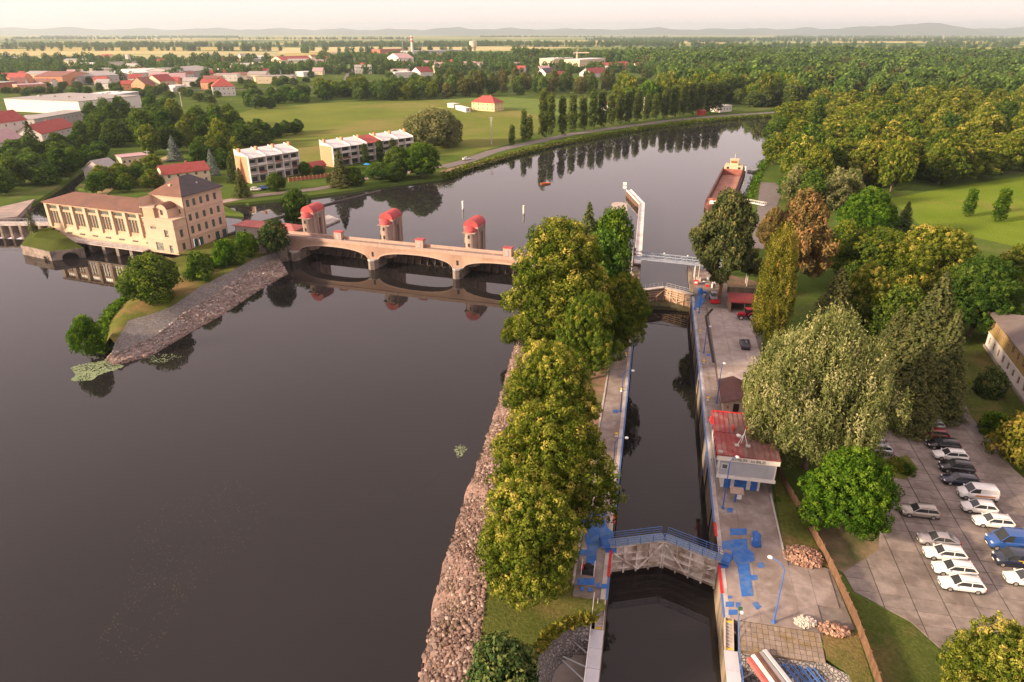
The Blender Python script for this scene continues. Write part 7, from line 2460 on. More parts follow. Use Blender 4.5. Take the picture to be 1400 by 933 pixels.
def car_meshes(kind):
    if kind in CARM:
        return CARM[kind]
    st, gf, rf, rr, gr, zr, wr = KINDS_[kind]
    d = {}
    n = 9
    rows = []
    for x, zb, zt, hw in st:
        half = [(hw * 0.86, zb), (hw * 0.98, zb + 0.18 * (zt - zb)), (hw, zb + 0.5 * (zt - zb)), (hw * 0.965, zt - 0.06), (hw * 0.86, zt)]
        rows.append([(x, -y, z) for y, z in half] + [(x, 0, zt + 0.025)] + [(x, y, z) for y, z in half[::-1]])
    m_ = MB()
    loft(m_, rows)
    k = len(rows[0])
    m_.add(rows[0], [tuple(range(k))])
    m_.add(rows[-1], [tuple(range(k - 1, -1, -1))])
    bx = bmesh.new()
    me = m_.mesh('car_body_' + kind, PAINTS['white'], True)
    bx.from_mesh(me); bmesh.ops.recalc_face_normals(bx, faces=bx.faces[:]); bx.to_mesh(me); bx.free()
    d['body'] = me

    def belt(x):
        for a, b in zip(st, st[1:]):
            if b[0] <= x <= a[0]:
                f = (a[0] - x) / (a[0] - b[0])
                return a[2] + (b[2] - a[2]) * f, a[3] + (b[3] - a[3]) * f
        return st[-1][2], st[-1][3]
    hb, hr = belt(0)[1] * 0.93, belt(0)[1] * (0.74 if kind not in ('van', 'bigvan') else 0.86)
    zf, zk = belt(gf)[0] - 0.01, belt(gr)[0] - 0.01
    F0, F1 = (gf, -hb * .93, zf), (gf, hb * .93, zf)
    R0, R1 = (gr, -hb * .93, zk), (gr, hb * .93, zk)
    A0, A1 = (rf, -hr, zr), (rf, hr, zr)
    B0, B1 = (rr, -hr, zr - 0.03), (rr, hr, zr - 0.03)
    d['windscreen'] = MB().add([F0, F1, A1, A0], [(0, 1, 2, 3)]).mesh('ws_' + kind, GLASS)
    d['rear_window'] = MB().add([R1, R0, B0, B1], [(0, 1, 2, 3)]).mesh('rw_' + kind, GLASS)
    xm = (gf + gr) / 2
    zm = belt(xm)[0] - 0.01
    van = kind in ('van', 'bigvan')
    xs = (rf + rr) / 2 if not van else rf - 0.75
    lerp = lambda p, q, f: tuple(p[i] + (q[i] - p[i]) * f for i in range(3))
    for sg, (F, A, B, R) in (('l', (F1, A1, B1, R1)), ('r', (F0, A0, B0, R0))):
        f = (gf - xs) / (gf - gr)
        ft = (rf - xs) / (rf - rr)
        bm_, tm_ = lerp(F, R, f), lerp(A, B, ft)
        bm_ = (xs, bm_[1] * 1.03, belt(xs)[0] - 0.01)
        tm_ = (xs, tm_[1], tm_[2])
        d['side_' + sg] = MB().add([F, A, tm_, bm_], [(0, 1, 2, 3)]).mesh('sf_' + kind + sg, GLASS)
        d['rear_' + sg] = MB().add([bm_, tm_, B, R], [(0, 1, 2, 3)]).mesh('sr_' + kind + sg, PAINTS['white'] if van else GLASS)
        d['pillars_' + sg] = MB().tube([F, A], 0.05, 5).tube([bm_, tm_], 0.05, 5).tube([R, B], 0.07, 5).mesh('pl_' + kind + sg, PAINTS['white'])
    m_ = MB()
    nn = 6
    rws = []
    for x, zz, h in ((rf + 0.02, zr + 0.0, hr + 0.03), (rf - 0.3, zr + 0.05, hr + 0.05), (rr + 0.4, zr + 0.04, hr + 0.05), (rr - 0.05, zr - 0.02, hr + 0.03)):
        rws.append([(x, -h, zz - 0.06), (x, -h * 0.9, zz), (x, 0, zz + 0.03), (x, h * 0.9, zz), (x, h, zz - 0.06)])
    loft(m_, rws)
    d['roof'] = m_.mesh('rf_' + kind, PAINTS['white'], True)
    x0, zb0, zt0, hw0 = st[1]
    d['headlight'] = MB().box(-0.12, -0.18, -0.07, 0.1, 0.18, 0.07).mesh('hl_' + kind, LAMPG)
    d['tail_light'] = MB().box(-0.06, -0.1, -0.14, 0.08, 0.1, 0.14).mesh('tl_' + kind, TAIL)
    d['grille'] = MB().box(-0.05, -0.42, -0.09, 0.05, 0.42, 0.09).mesh('gr_' + kind, TRIM)
    d['sill'] = MB().box(st[-2][0], -st[3][3] * 0.94, 0.16, st[1][0], st[3][3] * 0.94, 0.3).mesh('si_' + kind, TRIM)
    d['mirror'] = MB().box(-0.08, -0.11, -0.07, 0.08, 0.11, 0.07).mesh('mi_' + kind, PAINTS['white'])
    d['plate'] = MB().box(-0.015, -0.26, -0.055, 0.015, 0.26, 0.055).mesh('np_' + kind, WHITE)
    d['rails'] = MB().tube([(rf - 0.2, -hr * 0.92, zr + 0.1), (rr + 0.3, -hr * 0.92, zr + 0.08)], 0.025, 5).mesh('rl_' + kind, TRIM)
    d['rail_gap'] = hr * 1.84
    d['meta'] = (st, gf, wr, belt)
    CARM[kind] = d
    return d


def car(label, kind, col, loc, rz, cat='car', group=None, name='parked_car', rails=False):
    d = car_meshes(kind)
    st, gf, wr, belt = d['meta']
    t = thing(name, label, cat, loc, rz, group)

    def pt(nm, me, p=(0, 0, 0), painted=False, parent=t):
        o = link_mesh(nm, me, parent, p)
        if painted:
            o.material_slots[0].link = 'OBJECT'
            o.material_slots[0].material = PAINTS[col]
        return o
    b = pt('body', d['body'], painted=True)
    pt('windscreen', d['windscreen']); pt('rear_window', d['rear_window']); pt('roof', d['roof'], painted=True)
    for s in 'lr':
        pt('side_window', d['side_' + s])
        van = kind in ('van', 'bigvan')
        pt('side_panel' if van else 'side_window', d['rear_' + s], painted=van)
        pt('pillars', d['pillars_' + s], painted=True)
    pt('sill', d['sill'], parent=b)
    x1, _, z1, h1 = st[1]
    for s in (-1, 1):
        pt('headlight', d['headlight'], (x1 - 0.0, s * h1 * 0.74, z1 - 0.06))
        pt('tail_light', d['tail_light'], (st[-2][0] - 0.02, s * st[-2][3] * 0.86, st[-2][2] - 0.12))
        pt('mirror', d['mirror'], (gf - 0.1, s * (belt(gf)[1] + 0.08), belt(gf)[0] + 0.06), True)
    pt('grille', d['grille'], (st[0][0] - 0.01, 0, 0.5), parent=b)
    pt('number_plate', d['plate'], (st[0][0] + 0.05, 0, 0.42), parent=b)
    if rails:
        pt('roof_rail', d['rails'])
        pt('roof_rail', d['rails'], (0, d['rail_gap'], 0))
    hw = st[3][3]
    for x in (st[2][0] - 0.12, st[-3][0] + 0.55 if kind != 'bigvan' else -1.9):
        for s in (-1, 1):
            wheel(t, x, s * (hw - 0.09), wr, 0.2, RIM, axis='y')
    return t


HD = math.radians(169.5)
CARS = [('pale green-grey estate car at the top end of the right row', 'estate', 'green', 1268, 585, 2, True), ('dark red car parked second from the top of the right row', 'hatch', 'red', 1275, 598, 0, False),
        ('black car with its roof rack parked third in the right row', 'estate', 'black', 1288, 612, 0, True), ('white estate car parked between the two black cars', 'estate', 'white', 1298, 627, 0, True),
        ('black off-roader parked below the white estate in the right row', 'suv', 'black', 1306, 644, -2, True), ('dark navy estate car parked above the white van', 'estate', 'navy', 1311, 661, -2, False),
        ('white panel van in the right row', 'van', 'white', 1334, 680, 0, False), ('white hatchback parked directly below the white van', 'hatch', 'white', 1337, 699, -2, False),
        ('white estate car parked directly above the blue van', 'estate', 'white', 1356, 718, 0, True), ('big blue panel van in the right row', 'bigvan', 'blue', 1382, 748, 2, False),
        ('black van with pale lettering below the blue van', 'van', 'navy', 1386, 771, 0, False), ('white estate car at the lower end of the right row, cut by the frame', 'estate', 'white', 1402, 797, 0, False),
        ('silver estate car half under the silver poplar', 'estate', 'silver', 1196, 618, 0, True), ('silver car almost hidden by the silver poplar branches', 'hatch', 'silver', 1188, 603, 0, False),
        ('beige estate car at the edge of the round green tree', 'estate', 'beige', 1256, 704, 0, True), ('grey saloon car above the three white estates', 'sedan', 'grey', 1281, 743, 0, False),
        ('uppermost of the three white estates in the left row', 'estate', 'white', 1290, 762, 0, True), ('middle one of the three white estates in the left row', 'estate', 'white', 1303, 783, 0, True),
        ('lowest of the three white estates in the left row', 'estate', 'white', 1313, 804, 0, True)]
for lab, kind, col, px, py, dh, rails in CARS:
    x, y = gp(px, py, ZP)
    c_ = car(lab, kind, col, (x, y, ZP), HD + math.radians(dh), 'van' if 'van' in lab.split(' in ')[0].split(' below ')[0].split(' above ')[0] and kind in ('van', 'bigvan') else 'car', 'cars parked in the car park', rails=rails)
    if lab.startswith('black van'):
        MB().box(-1.6, 0.955, 0.95, -0.3, 0.975, 1.12).box(-1.9, 0.955, 1.22, 0.2, 0.975, 1.30).build('lettering_patch', YELLOW, c_)
    if lab.startswith('white panel van'):
        MB().box(-1.9, 0.955, 0.75, 0.6, 0.972, 0.98).build('side_stripe', M('stripe_orange', (0.6, 0.25, 0.08), 0.1, 1, 0.5), c_)
x, y = gp(1012, 476, ZQ)
for lab, kind, col, px, py, z, rz in [('dark blue car half hidden under the silver poplar at the yard', 'hatch', 'navy', 1018, 474, ZQ, 1.4), ('white car parked before the shorter house row', 'hatch', 'white', 350, 261, 4.1, 0.2),
                                      ('blue car parked beside the white one before the shorter house row', 'hatch', 'blue', 361, 259, 4.1, 0.2), ('white car driving on the river road bend', 'hatch', 'white', 638, 219, 4.12, 0.55),
                                      ('small red car parked at the longer house row', 'hatch', 'red', 531, 221, 4.1, 0.6)]:
    x, y = gp(px, py, z)
    car(lab, kind, col, (x, y, z), rz)
# ================================================================== houses
WALLW = M('wall_white', (0.62, 0.58, 0.54), 0.08, 0.5, 0.85, objvar=0.1)
WALLC = M('wall_cream', (0.60, 0.50, 0.36), 0.08, 0.5, 0.85, objvar=0.1)
WALLY = M('wall_yellow', (0.62, 0.49, 0.27), 0.08, 0.5, 0.85)
WALLG = M('wall_grey', (0.40, 0.37, 0.36), 0.1, 0.5, 0.85)
WALLO = M('wall_orange', (0.55, 0.26, 0.15), 0.1, 0.5, 0.85)
BRICK = M('wall_brick', (0.36, 0.13, 0.08), 0.2, 0.8, 0.9)
ROOFR = M('roof_red', (0.30, 0.065, 0.055), 0.2, 0.7, 0.8, objvar=0.2)
ROOFB = M('roof_brown', (0.22, 0.10, 0.08), 0.2, 0.7, 0.8, objvar=0.2)
ROOFG = M('roof_grey', (0.30, 0.28, 0.27), 0.15, 0.5, 0.8, objvar=0.2)
ROOFW = M('roof_white', (0.62, 0.61, 0.60), 0.08, 0.4, 0.7)
ROOFP = M('roof_pink', (0.40, 0.26, 0.27), 0.15, 0.5, 0.8)
FRM = M('frame_white', (0.66, 0.64, 0.6), 0.05, 1, 0.7)
FRB = M('frame_brown', (0.15, 0.08, 0.05), 0.2, 1, 0.7)


def block(label, pl, pr, h, depth, wall, roof, kind='gable', rows=1, cols=4, z=Z_LAND, rh=None, cat='building', name='town_building', group=None, chimney=True, side=True, wh=1.3, ww=1.1):
    """Building whose front base runs from pixel pl to pixel pr; the body lies behind it."""
    a, b = gp(*pl, z), gp(*pr, z)
    d = Vector((b[0] - a[0], b[1] - a[1]))
    L_ = d.length
    t = thing(name, label, cat, (*a, z), math.atan2(d.y, d.x), group)
    rh = rh if rh is not None else depth * 0.32
    ops, ops2 = [], []
    fh = h / rows
    for r in range(rows):
        for c in range(cols):
            xc = L_ * (c + 0.5) / cols
            ops.append((xc - ww / 2, xc + ww / 2, r * fh + fh * 0.36, min(r * fh + fh * 0.36 + wh, (r + 1) * fh - 0.15)))
        nc = max(1, int(depth / 4.5))
        for c in range(nc):
            xc = depth * (c + 0.5) / nc
            ops2.append((xc - ww / 2, xc + ww / 2, r * fh + fh * 0.36, min(r * fh + fh * 0.36 + wh, (r + 1) * fh - 0.15)))
    m_ = MB()
    wallq(m_, (0, 0), (1, 0), L_, -0.3, h, ops if cols else (), 0.15)
    wallq(m_, (L_, 0), (0, 1), depth, -0.3, h, ops2 if side else (), 0.15)
    wallq(m_, (L_, depth), (-1, 0), L_, -0.3, h)
    wallq(m_, (0, depth), (0, -1), depth, -0.3, h, [(depth - q[1], depth - q[0], q[2], q[3]) for q in ops2] if side else (), 0.15)
    if kind == 'gable':
        m_.add([(0, 0, h), (0, depth, h), (0, depth / 2, h + rh)], [(0, 2, 1)])
        m_.add([(L_, 0, h), (L_, depth, h), (L_, depth / 2, h + rh)], [(0, 1, 2)])
    m_.build('wall', wall, t)
    for q in ops if cols else ():
        window(t, (0, 0), (1, 0), *q, FRM, GLASS, 2, 1, depth=0.12)
    if side:
        for q in ops2:
            window(t, (L_, 0), (0, 1), *q, FRM, GLASS, 2, 1, depth=0.12)
            window(t, (0, depth), (0, -1), depth - q[1], depth - q[0], q[2], q[3], FRM, GLASS, 2, 1, depth=0.12)
    e = 0.45
    m_ = MB()
    if kind == 'gable':
        for y0, s in ((-e, 1), (depth + e, -1)):
            ze = h - e * rh / (depth / 2)
            yr = depth / 2
            P = [(-e, y0, ze), (L_ + e, y0, ze), (L_ + e, yr, h + rh), (-e, yr, h + rh)]
            Q = [(x, y, zz + 0.18) for x, y, zz in P]
            vs = P + Q
            fs = [(0, 1, 2, 3), (7, 6, 5, 4), (0, 4, 5, 1), (1, 5, 6, 2), (2, 6, 7, 3), (3, 7, 4, 0)]
            if s > 0:
                fs = [f[::-1] for f in fs]
            m_.add(vs, fs)
        ro = m_.build('roof', roof, t)
    elif kind == 'hip':
        i_ = min(depth, L_) / 2
        ro = (hip_roof(-e, -e, L_ + e, depth + e, h + 0.15, h + rh, i_, depth / 2, L_ - i_, depth / 2) if L_ >= depth else hip_roof(-e, -e, L_ + e, depth + e, h + 0.15, h + rh, L_ / 2, i_, L_ / 2, depth - i_)).build('roof', roof, t)
    else:
        ro = MB().box(-0.3, -0.3, h, L_ + 0.3, depth + 0.3, h + 0.35).build('roof', roof, t)
        if kind == 'flatx':
            for k in range(max(2, int(L_ / 14))):
                xx = L_ * (k + 0.5) / max(2, int(L_ / 14))
                MB().box(xx - 1.2, depth * 0.4, h + 0.36, xx + 1.2, depth * 0.4 + 2.2, h + 1.2).build('skylight', ROOFG, ro)
    if chimney and kind in ('gable', 'hip'):
        MB().box(L_ * 0.6, depth / 2 + 0.4, h + rh * 0.55, L_ * 0.6 + 0.7, depth / 2 + 1.1, h + rh + 0.8).build('chimney', BRICK, ro)
    return t


# ---- two rows of terraced houses on the north bank
def terrace(label, pl, pr, units, h, depth, red_unit=-1):
    a, b = gp(*pl, Z_LAND), gp(*pr, Z_LAND)
    d = Vector((b[0] - a[0], b[1] - a[1]))
    L_ = d.length
    t = thing('terraced_row', label, 'house row', (*a, Z_LAND), math.atan2(d.y, d.x))
    u = L_ / units
    m_ = MB()
    m_.box(0.2, 1.4, 0, L_ - 0.2, depth, h)
    m_.build('house_body', WALLG, t)
    for k in range(units + 1):                        # fire walls standing proud of the roofs, with chimney heads
        x = k * u
        f_ = MB().add([(x - 0.22, 0, 0), (x + 0.22, 0, 0), (x + 0.22, depth + 0.3, 0), (x - 0.22, depth + 0.3, 0), (x - 0.22, 0, h + 0.4), (x + 0.22, 0, h + 0.4), (x + 0.22, depth + 0.3, h + 2.9), (x - 0.22, depth + 0.3, h + 2.9)], [(3, 2, 1, 0), (4, 5, 6, 7), (0, 1, 5, 4), (1, 2, 6, 5), (2, 3, 7, 6), (3, 0, 4, 7)]).build('party_wall', WALLW, t)
        MB().box(x - 0.45, depth * 0.6, h + 1.8, x + 0.45, depth * 0.6 + 1.4, h + 3.4).build('chimney', WALLO, f_)
    for k in range(units):
        x0, x1 = k * u + 0.23, (k + 1) * u - 0.23
        MB().add([(x0, -0.1, h - 0.1), (x1, -0.1, h - 0.1), (x1, depth, h + 2.4), (x0, depth, h + 2.4), (x0, -0.1, h - 0.3), (x1, -0.1, h - 0.3), (x1, depth, h + 2.2), (x0, depth, h + 2.2)],
                 [(0, 1, 2, 3), (7, 6, 5, 4), (0, 4, 5, 1), (1, 5, 6, 2), (2, 6, 7, 3), (3, 7, 4, 0)]).build('roof', ROOFR if k == red_unit else ROOFW, t)
        fl = 3
        for r in range(fl):
            z0 = r * h / fl
            xm = (x0 + x1) / 2
            if r:
                MB().box(x0, 0.1, z0 - 0.12, x1, 1.38, z0 + 0.1).build('balcony_slab', WALLW, t)
                MB().box(xm + 0.1, 0.1, z0 + 0.1, x1, 0.2, z0 + 1.0).build('balcony_parapet', ROOFB if (k + r) % 2 else WALLW, t)
            MB().box(xm - 0.08, 0.15, z0 + 0.1, xm + 0.08, 1.38, z0 + h / fl - 0.14).build('divider', WALLW, t)
            w_ = MB().box(x0 + 0.4, 1.33, z0 + (0.9 if r else 0.2), xm - 0.4, 1.395, z0 + 2.5).build('window', FRM, t)
            MB().box(x0 + 0.5, 1.31, z0 + (1.0 if r else 0.3), xm - 0.5, 1.328, z0 + 2.4).build('pane', GLASS, w_)
            w_ = MB().box(xm + 0.4, 1.33, z0 + 0.2, x1 - 0.4, 1.395, z0 + 2.5).build('window', FRB, t)
            MB().box(xm + 0.5, 1.31, z0 + 0.3, x1 - 0.5, 1.328, z0 + 2.4).build('pane', GLASS, w_)
    MB().box(-0.30, 1.0, 0, -0.23, depth, h + 0.4).build('gable_facing', WALLO, t)
    return t


terrace('shorter terrace of three white-roofed houses with balconies on the north bank', (345, 251), (412, 239), 3, 10.5, 10)
terrace('longer terrace of five houses, one with a red roof, beside the willow', (458, 229), (566, 211), 5, 9.0, 10, 2)

# ---- single buildings that can be told apart
block('house with a big red roof behind the powerhouse', (228, 257), (289, 249), 5.4, 11, WALLC, ROOFR, 'gable', 2, 5, rh=2.8, name='red_roof_house', cat='house')
block('brown shed leaning against the red-roofed house', (217, 256), (227, 254), 3.5, 6, ROOFB, ROOFB, 'gable', 1, 0, name='garden_shed', cat='shed', side=False, chimney=False)
block('low grey-roofed workshop near the mill stream', (146, 248), (168, 243), 4.5, 12, WALLG, ROOFG, 'gable', 1, 3, name='workshop', chimney=False)
block('low cream shed behind the workshop', (168, 228), (204, 224), 4, 10, WALLC, ROOFP, 'flat', 1, 5, name='workshop')
block('white house with a pinkish roof at the left edge', (-12, 222), (38, 209), 8, 14, WALLW, ROOFP, 'gable', 2, 6, name='school_wing', cat='house')
block('red-roofed school at the left edge', (-40, 206), (44, 192), 12, 16, WALLW, ROOFR, 'gable', 3, 7, name='school')
block('white school wing with skylights in its red roof', (62, 204), (108, 191), 8, 14, WALLW, ROOFR, 'gable', 2, 6, name='school_wing')
block('long grey flat building behind the school wing', (52, 184), (122, 170), 9, 16, WALLG, ROOFG, 'flat', 2, 12, name='office_block')
block('big white factory hall', (10, 152), (111, 157), 9.5, 60, WALLW, ROOFG, 'flatx', 1, 0, name='factory_hall', side=False)
block('white low annex of the factory hall', (40, 168), (112, 163), 4, 10, WALLW, ROOFG, 'flat', 1, 8, name='factory_annex')
block('white warehouse right of the factory hall', (112, 150), (192, 138), 8, 30, WALLG, ROOFW, 'flatx', 1, 8, name='warehouse')
block('brown-roofed warehouse in the left town', (50, 118), (88, 118), 11, 60, WALLO, ROOFB, 'gable', 1, 6, rh=4, name='warehouse', chimney=False)
block('grey-roofed warehouse beside the brown one', (104, 116), (164, 113), 9, 70, WALLG, ROOFG, 'gable', 1, 8, rh=4, name='warehouse', chimney=False)
block('long white warehouse roof in the left town', (182, 110), (250, 107), 9, 60, WALLW, ROOFW, 'gable', 1, 8, rh=4, name='warehouse', chimney=False)
block('grey warehouse right of the long white one', (244, 109), (296, 104), 9, 60, WALLG, ROOFG, 'gable', 1, 8, rh=5, name='warehouse', chimney=False)
block('orange flat-roofed block in the left town', (26, 128), (66, 126), 8, 20, WALLO, ROOFP, 'flat', 2, 8, name='town_block')
block('brick building at the left edge of the town', (-10, 126), (26, 122), 8, 30, BRICK, ROOFG, 'flat', 2, 6, name='town_block')
block('brown-red roofed house left of the bright red roof', (200, 126), (222, 124), 8, 20, WALLO, ROOFB, 'gable', 2, 4, name='town_house')
block('cream house with the bright red roof', (221, 125), (242, 123), 10, 20, WALLC, ROOFR, 'gable', 2, 5, name='town_house')
block('white annex of the bright red roofed house', (241, 126), (256, 125), 6, 14, WALLW, ROOFW, 'flat', 1, 3, name='town_house')
block('white villa with a red hipped roof', (292, 132), (323, 131), 9, 24, WALLW, ROOFR, 'hip', 2, 5, rh=8, name='villa', cat='house')
block('white tower-like silo building', (174, 93), (178, 93), 22, 8, WALLW, ROOFW, 'flat', 1, 0, name='silo', side=False)
block('white low building beside the silo', (178, 93), (190, 92.5), 9, 14, WALLW, ROOFW, 'flat', 1, 4, name='silo_annex')
block('yellow low house row left of the meadow', (350, 112), (384, 111), 5, 20, WALLY, ROOFG, 'flat', 1, 8, name='town_block')
block('white block left of the town trees', (415, 105), (431, 104), 6, 18, WALLW, ROOFW, 'flat', 1, 5, name='town_block')
block('long white and red building in the middle town', (386, 90), (428, 88.5), 10, 40, WALLC, ROOFR, 'gable', 1, 10, rh=6, name='town_block')
block('low white house behind the meadow copse', (540, 107), (566, 106), 7, 20, WALLW, ROOFW, 'flat', 1, 6, name='town_house')
block('red-roofed house behind the meadow copse', (575, 105), (592, 104), 6, 20, WALLW, ROOFR, 'gable', 1, 4, name='town_house')
block('white hall with an arched red front', (547, 91), (566, 90.5), 14, 60, WALLW, ROOFP, 'gable', 1, 3, rh=8, name='market_hall')
block('long grey shed behind the white hall', (566, 75), (636, 73), 9, 60, WALLG, ROOFG, 'flat', 1, 10, name='factory_shed')
block('pale factory sheds at the water tank', (600, 79), (640, 78), 9, 40, WALLC, ROOFG, 'flat', 1, 8, name='factory_shed')
block('brown factory block beside the chimney', (520, 74), (556, 73), 12, 40, BRICK, ROOFB, 'flat', 2, 8, name='factory_block')
block('yellow clubhouse with a bright red roof by the sports field', (645, 151), (676, 153), 6.5, 14, WALLY, ROOFR, 'hip', 2, 5, rh=5, name='clubhouse', cat='house')
block('pale site hut left of the clubhouse', (612, 147), (620, 148), 3, 6, WALLW, ROOFW, 'flat', 1, 2, name='site_hut', cat='hut')
block('long pale trailer hut left of the clubhouse', (623, 150), (637, 154), 3, 4, WALLW, ROOFW, 'flat', 1, 4, name='site_hut', cat='hut')
block('cream block of flats left of the crane', (757, 94), (783, 92), 16, 30, WALLC, ROOFW, 'flat', 3, 8, name='flats')
block('unfinished cream block of flats right of the crane', (792, 96), (827, 93), 16, 30, WALLC, ROOFW, 'flat', 3, 9, name='flats')
block('house with a dark blue roof below the flats', (746, 106), (764, 105), 6, 18, WALLW, SLATE, 'gable', 1, 4, name='town_house')
block('orange house beside the blue-roofed one', (762, 111), (777, 110), 6, 16, WALLO, ROOFR, 'gable', 1, 4, name='town_house')
block('red and grey roofed house right of the flats', (808, 107), (831, 105), 6, 20, WALLW, ROOFR, 'gable', 1, 5, name='town_house')
block('white house right of the flats', (829, 97), (841, 96), 6, 16, WALLW, ROOFW, 'flat', 1, 3, name='town_house')
block('orange new house at the wood edge', (848, 95), (862, 94.5), 6, 18, WALLO, ROOFR, 'gable', 1, 4, name='town_house')
block('white house with a red roof at the wood edge', (872, 96), (886, 95), 6, 18, WALLW, ROOFR, 'gable', 1, 4, name='town_house')
block('cream house farthest along the wood edge', (899, 93), (912, 92), 6, 18, WALLC, ROOFR, 'gable', 1, 4, name='town_house')
block('white riverside pavilion behind the poplar row end', (984, 154), (1000, 152.5), 4.5, 10, WALLW, WALLG, 'flat', 1, 4, name='pavilion')
block('small red kiosk at the end of the poplar row', (958, 158), (964, 157.5), 3, 4, RED, ROOFR, 'gable', 1, 1, name='kiosk', chimney=False, side=False)
block('white shed left of the poplar row', (834, 152), (843, 150), 4, 8, WALLW, ROOFR, 'gable', 1, 2, name='club_shed', chimney=False)
block('red garden shed between the house rows', (428, 236), (446, 233), 2.6, 5, BRICK, ROOFR, 'gable', 1, 2, name='garden_shed', cat='shed', chimney=False, side=False)
# house roofs scattered through the town that nobody could tell apart
g = random.Random(77)
used = []
for k in range(130):
    py = 79 + g.random() ** 1.3 * 45
    px = g.uniform(0, 900) if py < 100 else g.uniform(0, 430)
    if any(abs(px - a) < 16 and abs(py - b) < 3.5 for a, b in used) or (py > 110 and px > 300):
        continue
    used.append((px, py))
    sc = 180 / max(8.0, (py - 46) * 3.2)
    x, y = gp(px, py)
    w = g.uniform(11, 24)
    wp = w * FPX / (y * CP + 25)
    block('small pale-walled house among the far town trees', (px, py), (px + wp, py + g.uniform(-0.5, 0.3)), g.uniform(4.5, 8), g.uniform(9, 16), g.choice([WALLW, WALLC, WALLW, WALLO]), g.choice([ROOFR, ROOFR, ROOFB, ROOFG, ROOFP]), 'gable', 1, 3,
          name='town_house', cat='house', group='houses scattered among the far town trees', side=False)

for k in range(60):
    py = 82 + g.random() * 34
    px = g.uniform(0, 640) if py < 104 else g.uniform(0, 420)
    if any(abs(px - a) < 18 and abs(py - b) < 3 for a, b in used):
        continue
    used.append((px, py))
    x, y = gp(px, py)
    wp = g.uniform(24, 46) * FPX / (y * CP + 25)
    block('long pale-roofed low hall among the far town trees', (px, py), (px + wp, py + g.uniform(-0.7, 0.2)), g.uniform(7, 10), g.uniform(16, 34), g.choice([WALLW, WALLC, WALLG]), g.choice([ROOFW, ROOFG, ROOFG, ROOFP]), g.choice(['flat', 'gable']), 1, 5, rh=3,
          name='town_hall_building', group='pale halls among the far town trees', side=False, chimney=False)

# ---- barracks at the right edge
a, b = gp(1346, 474, 4), gp(1452, 626, 4)
d = Vector((b[0] - a[0], b[1] - a[1]))
L_ = d.length
t = thing('barracks', 'long yellow building with a white base band and grey roof at the right edge', 'building', (*a, Z_LAND), math.atan2(d.y, d.x))
nb = 14
ops = [(L_ * (k + 0.5) / nb - 0.55, L_ * (k + 0.5) / nb + 0.55, z0, z0 + 1.5) for k in range(nb) for z0 in (1.2, 4.5)]
m_ = MB()
wallq(m_, (0, 0), (1, 0), L_, -0.3, 3.3, [o for o in ops if o[2] < 3], 0.2)
wallq(m_, (0, 16), (0, -1), 16, -0.3, 7.2, (), 0.2)
m_.build('base_wall', WALLW, t)
m_ = MB()
wallq(m_, (0, 0), (1, 0), L_, 3.3, 7.2, [o for o in ops if o[2] > 3], 0.2)
m_.build('upper_wall', M('wall_ochre', (0.30, 0.215, 0.085), 0.15, 0.5, 0.85), t)
for o in ops:
    window(t, (0, 0), (1, 0), *o, M('frame_pink', (0.50, 0.30, 0.24), 0.1, 1, 0.7), GLASS, 2, 2)
MB().box(-0.1, -0.3, -0.3, L_, -0.01, 0.5).build('plinth', CONC, t)
MB().box(0, -0.15, 3.25, L_, -0.003, 3.4).build('string_course', WALLW, t)
ro = hip_roof(-0.8, -0.9, L_ + 0.8, 17, 7.3, 10.2, 8, 8, L_ - 8, 8).build('roof', M('barracks_roof', (0.145, 0.118, 0.11), 0.15, 0.5, 0.8), t)
MB().box(9, 4, 8.5, 10, 5, 10.8).build('chimney', BRICK, ro)

# ---- chimney, water tank, crane, poles
x, y = gp(564, 76)
t = thing('factory_chimney', 'tall white factory chimney with red bands on the horizon', 'chimney', (x, y, Z_LAND))
h_ = top_z(564, 76, 4, 49) - 4
MB().lathe(0, 0, [(4.2, 0), (3.2, h_ * 0.6), (2.8, h_)], 14).build('stack', WALLW, t)
for z in (0.7, 0.86):
    MB().lathe(0, 0, [(3.5, h_ * z), (3.4, h_ * (z + 0.06))], 14).build('band', RED, t)
for px_, l_ in ((551, 'thin mast left of the factory chimney'), (578, 'thin mast right of the factory chimney')):
    x, y = gp(px_, 75)
    t = thing('lattice_mast', l_, 'mast', (x, y, Z_LAND))
    h_ = top_z(px_, 75, 4, 54) - 4
    for a in (-1, 1):
        for b in (-1, 1):
            MB().tube([(a * 1.5, b * 1.5, 0), (a * 0.4, b * 0.4, h_)], 0.35, 4).build('leg', STEEL, t)
    for k in range(8):
        MB().tube([(-1.5 + k * 0.13, 0, h_ * k / 8), (1.4 - k * 0.13, 0, h_ * (k + 1) / 8)], 0.2, 4).build('brace', STEEL, t)
x, y = gp(647, 70)
t = thing('water_tank', 'pale round water tank on the horizon', 'tank', (x, y, Z_LAND))
h_ = top_z(647, 70, 4, 56) - 4
MB().lathe(0, 0, [(9, 0), (9, h_ * 0.35), (13, h_ * 0.4), (13, h_ * 0.95), (6, h_)], 20).build('tank_body', WALLC, t)
MB().lathe(0, 0, [(13.3, h_ * 0.9), (13.3, h_ * 0.95)], 20).build('rim', WALLG, t)
x, y = gp(788, 94)
t = thing('tower_crane', 'cream tower crane at the unfinished flats', 'crane', (x, y, Z_LAND), 0.15)
h_ = top_z(788, 94, 4, 71) - 4
MB().box(-1.1, -1.1, 0, 1.1, 1.1, h_).build('mast', WALLC, t)
MB().box(-6, -0.7, h_ - 2.4, 22, 0.7, h_ - 0.6).build('jib', WALLC, t)
MB().box(-6.5, -1.0, h_ - 4.2, -3.5, 1.0, h_ - 1.2).build('counterweight', CONC, t)
